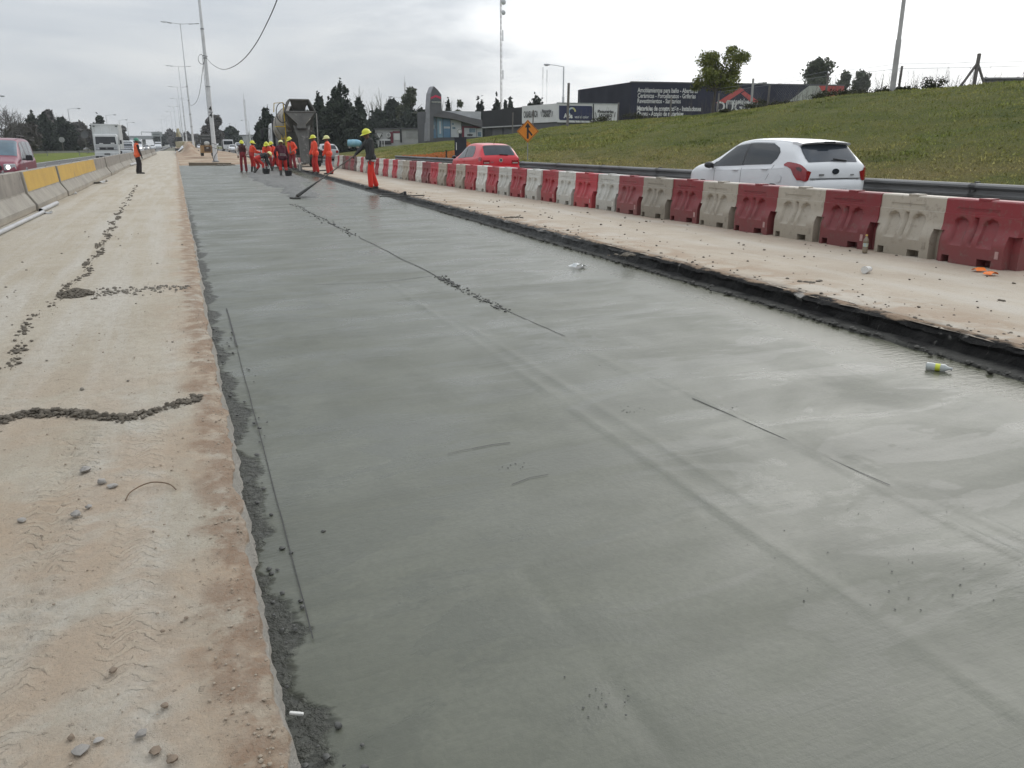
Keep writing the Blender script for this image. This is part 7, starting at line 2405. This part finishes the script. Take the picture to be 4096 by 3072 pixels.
# stones lying near the camera
for i, (x, yy, r, fl, m, l) in enumerate([(-.55, 3.94, .034, .6, STONE, 'pale angular stone beyond the mortar crumbs pile near the left lane middle'), (-.47, 3.76, .026, .7, STONE, 'round pale pebble above the wire twig on the left lane'),
                                          (-.42, 3.70, .030, .35, STONE, 'flat grey stone chip beside the round pale pebble'), (-.33, 2.26, .016, .6, STONE_B, 'small brown stone alone on the left lane foreground'),
                                          (-.19, 2.04, .015, .6, STONE_B, 'brown stone in the foreground nearest the wet slab edge'), (-.385, 1.94, .026, .3, STONE, 'flat pale flint at the bottom left of the picture'),
                                          (-.345, 1.965, .016, .35, STONE, 'small flake beside the flat pale flint'), (-.245, 1.945, .019, .6, STONE, 'purplish grey stone at the picture bottom'),
                                          (-.17, 1.82, .018, .6, STONE_B, 'brown pebble touching the bottom picture edge'), (-.41, 2.0, .012, .7, STONE_B, 'tiny round brown pebble above the flat pale flint'),
                                          (-.21, 1.87, .022, .3, STONE_B, 'flat brown stain-coloured stone near the bottom edge'), (-.20, 2.42, .011, .5, STONE_B, 'left pebble of two on the smooth lane foreground'),
                                          (-.13, 2.47, .010, .5, STONE_B, 'right pebble of two on the smooth lane foreground'), (-.74, 3.46, .022, .6, STONE, 'grey stone at the left picture edge'), (-.54, 3.44, .026, .6, STONE, 'largest grey stone in the broken stone cluster'),
                                          (-.50, 3.50, .018, .6, STONE, 'smaller grey stone in the broken stone cluster')]):
    mb = MB(); clod(mb, (0, 0, 0), r * .82, 60 + i, fl, 7)
    o = tag(mb.build('stone', m, smooth=50), l, 'stone', 'stones on the left lane'); o.location = (x, yy, .003); o.rotation_euler = (0, 0, i)
tag(MB().tube(smooth_path([(-.36, 3.52, .004), (-.345, 3.58, .012), (-.30, 3.63, .018), (-.25, 3.645, .02), (-.19, 3.62, .012), (-.16, 3.56, .004)], 4), .0028, 5).build('twig', M('twig_brown', (.16, .11, .07), None, 9, .9)), 'thin curved twig on the left lane foreground', 'twig')

# gutter pipes and scraps along the concrete barriers
PVC = M('pvc_white', (.44, .44, .44), (.36, .36, .36), 4, .5)
def pipe(label, pa, pb, r):
    a = gp(*pa, r); b = gp(*pb, r)
    t = thing('drain_pipe', label, 'pipe', tuple(a)); d = b - a
    mb = MB(); n_ = 12; rings = []
    for q, rr in ((Vector((0, 0, 0)), r), (d, r), (d, r * .9), (Vector((0, 0, 0)), r * .9)):
        u_ = d.normalized(); s_ = u_.cross(Vector((0, 0, 1))).normalized(); w_ = s_.cross(u_)
        rings.append([q + s_ * rr * math.cos(k * 2 * math.pi / n_) + w_ * rr * math.sin(k * 2 * math.pi / n_) for k in range(n_)])
    mb.loft(rings, False); mb.build('pipe_wall', PVC, t, smooth=40)
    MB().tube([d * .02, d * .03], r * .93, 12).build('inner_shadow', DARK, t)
pipe('white pipe lying along the concrete barriers at the left edge', (172, 848), (-60, 958), .04)
pipe('short white pipe piece beyond the long pipe', (163, 842), (228, 812), .05)
pipe('far white pipe piece behind the guard at the barriers', (518, 660), (545, 653), .09)
SCR = M('scrap_white', (.5, .5, .49), (.3, .3, .29), 9, .7)
for i, (px, py, s_, l) in enumerate([(400, 735, .28, 'crumpled white sheet at the foot of the concrete barriers'), (190, 855, .10, 'small white scrap beside the pipe end'), (295, 778, .10, 'white scrap by the yellow barrier foot'), (430, 705, .12, 'tiny white scrap by the barriers farther on')]):
    q = gp(px, py, 0); mb = MB(); vs = []
    gg = random.Random(i)
    for a in range(5):
        for b in range(4):
            vs.append(((a - 2) * s_ * .5, (b - 1.5) * s_ * .6, .01 + abs(gg.gauss(0, s_ * .25))))
    mb.add(vs, [(a * 4 + b, a * 4 + b + 1, a * 4 + b + 5, a * 4 + b + 4) for a in range(4) for b in range(3)])
    o = tag(mb.build('plastic_scrap', SCR), l, 'scrap'); o.location = q

# paper cup, bottles, bag, orange shards on the right
q = gp(3478, 1090, .1)
t = thing('paper_cup', 'white paper cup lying on the right pavement', 'cup', (q.x, q.y, .1), R(200))
MB().tube([(0, 0, .040), (.005, 0, .040), (.13, 0, .042), (.128, 0, .042), (.01, 0, .040)], [.027, .029, .040, .037, .026], 20, False).build('cup_wall', M('paper_white', (.74, .73, .70), None, 5, .7), t, smooth=40)
MB().tube([(-.001, 0, .040), (.004, 0, .040)], .028, 20).build('cup_base', M('paper_white', (.74, .73, .70), None, 5, .7), t)
MB().tube([(.126, 0, .042), (.132, 0, .042)], .042, 20, False).build('rim', M('paper_white', (.74, .73, .70), None, 5, .7), t, smooth=40)
MB().box((.030, -.031, .048), (.030, .004, .030)).build('printed_mark', M('print_dark', (.05, .05, .06), (.5, .5, .5), 60, .7), t)
MB().tube([(.008, 0, .040), (.014, 0, .040)], .0300, 20, False).build('printed_band', INK, t)


def bottle(label, loc, rot, H, r, body, cap, lab, liquid=None):
    t = thing('plastic_bottle', label, 'bottle', loc)
    t.rotation_euler = rot
    zz = [0, .02 * H, .10 * H, .30 * H, .34 * H, .55 * H, .60 * H, .72 * H, .86 * H, .90 * H, .94 * H]
    rr = [.75 * r, .95 * r, r, r, .93 * r, .93 * r, r, .96 * r, .45 * r, .38 * r, .38 * r]
    MB().tube([(0, 0, z) for z in zz], rr, 16).build('shell', body, t, smooth=50)
    MB().tube([(0, 0, .935 * H), (0, 0, H)], .44 * r, 12).build('cap', cap, t, smooth=40)
    MB().tube([(0, 0, .355 * H), (0, 0, .545 * H)], .96 * r, 16, False).build('paper_label', lab, t, smooth=60)
    return t


q = gp(3463, 1012, .1)
bottle('upright brownish bottle with pale blue label at the beige barrier foot', (q.x - .02, q.y, .1), (0, 0, 0), .24, .034, M('bottle_brown', (.17, .13, .085), (.22, .18, .13), 12, .25, coat=.3), M('cap_yellow', (.6, .42, .10), None, 9, .5), M('label_blue', (.30, .42, .50), (.45, .42, .2), 30, .5))
bottle('clear bottle with yellow label lying in the slab gutter on the right', (4.745, 3.945, -.032), (R(90), 0, R(35)), .165, .027, M('bottle_clear', (.50, .53, .52), (.42, .45, .44), 15, .12, alpha=.75, coat=.5), M('cap_grey', (.45, .46, .46), None, 9, .5), M('label_yellow', (.62, .66, .06), None, 9, .5))
q = gp(2312, 1068, -.05); mb = MB(); gg = random.Random(8); vs = []
for a in range(7):
    for b in range(5):
        vs.append(((a - 3) * .035 + gg.gauss(0, .01), (b - 2) * .035 + gg.gauss(0, .01), .008 + abs(gg.gauss(0, .035)) * (1 - abs(a - 3) / 4)))
mb.add(vs, [(a * 5 + b, a * 5 + b + 1, a * 5 + b + 6, a * 5 + b + 5) for a in range(6) for b in range(4)])
o = tag(mb.build('plastic_bag', M('film_white', (.6, .62, .62), (.5, .52, .52), 15, .3, alpha=.85), smooth=60), 'crumpled clear plastic bag on the wet slab by the step', 'bag'); o.location = (q.x, q.y, -.052)
ORS = M('orange_shard', (.85, .20, .015), (.75, .16, .012), 9, .4)
for i, (px, py, l) in enumerate([(3962, 1102, 'nearer orange plastic shard before the last red barrier'), (3915, 1086, 'farther orange plastic shard before the last red barrier')]):
    q = gp(px, py, .1)
    mb = MB(); rings = []
    for k in range(7):
        a = R(-70 + k * 23); rings.append([(.062 * math.sin(a) * w1, d1, .045 * math.cos(a) * w1 + .0) for w1, d1 in ((1, -.05), (1.05, .0), (.8, .06), (.74, .055), (.98, 0), (.94, -.045))])
    mb.loft(rings)
    o = tag(mb.build('plastic_shard', ORS, smooth=40), l, 'shard'); o.location = (q.x, q.y, .1); o.rotation_euler = (0, 0, i * 1.3)
q = gp(1182, 2857, -.11)
o = tag(MB().box((0, 0, .006), (.035, .010, .008), rz=-.5).box((.016, -.009, .0065), (.012, .0085, .0075), rz=-.5).build('paper_stub', M('paper_white', (.74, .73, .70), None, 5, .7), bevel=.002), 'tiny white paper stub on the wet slab near the left edge', 'paper'); o.location = (q.x, q.y, -.113)

# screed frame on the right pavement
q = gp(1610, 785, .1)
t = thing('screed_frame', 'flat metal screed frame lying on the right pavement behind the float worker', 'tool', (q.x + .1, q.y, .1), R(0), None, .55)
MB().box((-.25, -.2, .03), (2.3, .07, .05)).build('long_bar', CGD, t)
MB().box((-.35, 1.2, .04), (1.2, .09, .05), rz=-.15).build('short_bar', CGD, t)
MB().tube([(0, -.15, .05), (.0, .1, .20), (-.1, .9, .06)], .03, 6).build('strut', CGD, t)
MB().tube([(-.06, -.05, .05), (-.06, -.05, .24)], .07, 10).build('clamp', BLACKP, t, smooth=40)
for (px, py, r, l) in ((2060, 870, .16, 'dark flat mortar lump on the right pavement before the barriers'), (3235, 1130, .10, 'crumbled dark mortar patch right of centre on the right pavement'), (2500, 1022, .17, 'broken asphalt piece on the step edge above the plastic bag')):
    q = gp(px, py, .1); mb = MB(); gg = random.Random(px)
    for k in range(14):
        clod(mb, (gg.gauss(0, r * .6), gg.gauss(0, r * .35), 0), r * gg.uniform(.12, .35), px + k, .35)
    o = tag(mb.build('mortar_lump', MORTAR, smooth=60), l, 'mortar lump'); o.location = (q.x, q.y, .1)
# form board at the end of the pour, hose on the pavement, rubble at the post foot
a, b = Vector((.85, 70.6, -.05)), Vector((3.9, 68.4, -.05))
o = tag(MB().box(((a.x + b.x) / 2, (a.y + b.y) / 2, -.02), ((b - a).length, .10, .30), rz=math.atan2(b.y - a.y, b.x - a.x)).build('form_board', M('form_timber', (.17, .135, .095), (.22, .175, .125), 3, .9), bevel=.01), 'long timber form board closing the end of the wet slab', 'board')
mb = MB()
for k in range(26):
    clod(mb, (3.4 + g.gauss(0, .35), 68.3 + g.gauss(0, .5), -.1), g.uniform(.05, .16), 13000 + k, .6)
tag(mb.build('rubble_heap', MORTAR, smooth=60), 'dark rubble at the end of the form board below the lamp post', 'rubble')
tag(MB().tube(smooth_path([(6.3, 45.2, .12), (6.8, 45.4, .12), (7.3, 45.6, .13), (7.7, 46.4, .14), (8.0, 47.6, .16)], 5), .035, 6).build('hose', DARK), 'black hose lying behind the two orange workers', 'hose')
t = thing('pipe_stand', 'bent pale pipe stand left of the two orange workers', 'stand', (6.05, 45.3, .1))
MB().tube([(0, 0, 0), (0, 0, .40), (.10, 0, .48), (.18, 0, .42)], .03, 6).build('bent_pipe', M('grey_pole', (.38, .37, .355), None, 2, .6), t)
MB().box((0, 0, .02), (.3, .2, .04)).build('foot', CGD, t)
# tarpaulin over the mound, water drum beside it
mb = MB(); rings = []
for yy in np.linspace(150, 186, 10):
    rings.append([(xx, yy, .08 + float(1.55 * math.exp(-((xx - 1.55) / .95) ** 2)) * (.75 + .1 * math.sin(yy * 1.3 + xx * 4)) + .05) for xx in np.linspace(-.1, 1.5, 7)])
mb.loft(rings, False, False)
tag(mb.build('tarpaulin', M('tarp_white', (.6, .61, .62), (.5, .51, .52), 2, .6), smooth=60), 'white plastic sheet over the left side of the earth mound', 'tarpaulin')
mb = MB()
for k in range(24):
    clod(mb, (3.65 + g.gauss(0, .3), 178.0 + g.gauss(0, .6), .2), g.uniform(.1, .35), 14000 + k, .8)
tag(mb.build('rubble_heap', MORTAR, smooth=60), 'dark rubble at the foot of the second lamp post', 'rubble')

# ================================================================== AIR
hz = bpy.data.materials.new('haze_air'); hz.use_nodes = True
ht_ = hz.node_tree; ht_.nodes.clear()
pv = nd(ht_, 'ShaderNodeVolumePrincipled', None, Color=(.90, .95, 1.0), Density=0.00027, Anisotropy=0.2)
om = nd(ht_, 'ShaderNodeOutputMaterial'); ht_.links.new(pv.outputs[0], om.inputs['Volume'])
struct(MB().b2(-600, 600, -320, 1000, -1.6, 80).build('haze', hz), 'stuff')
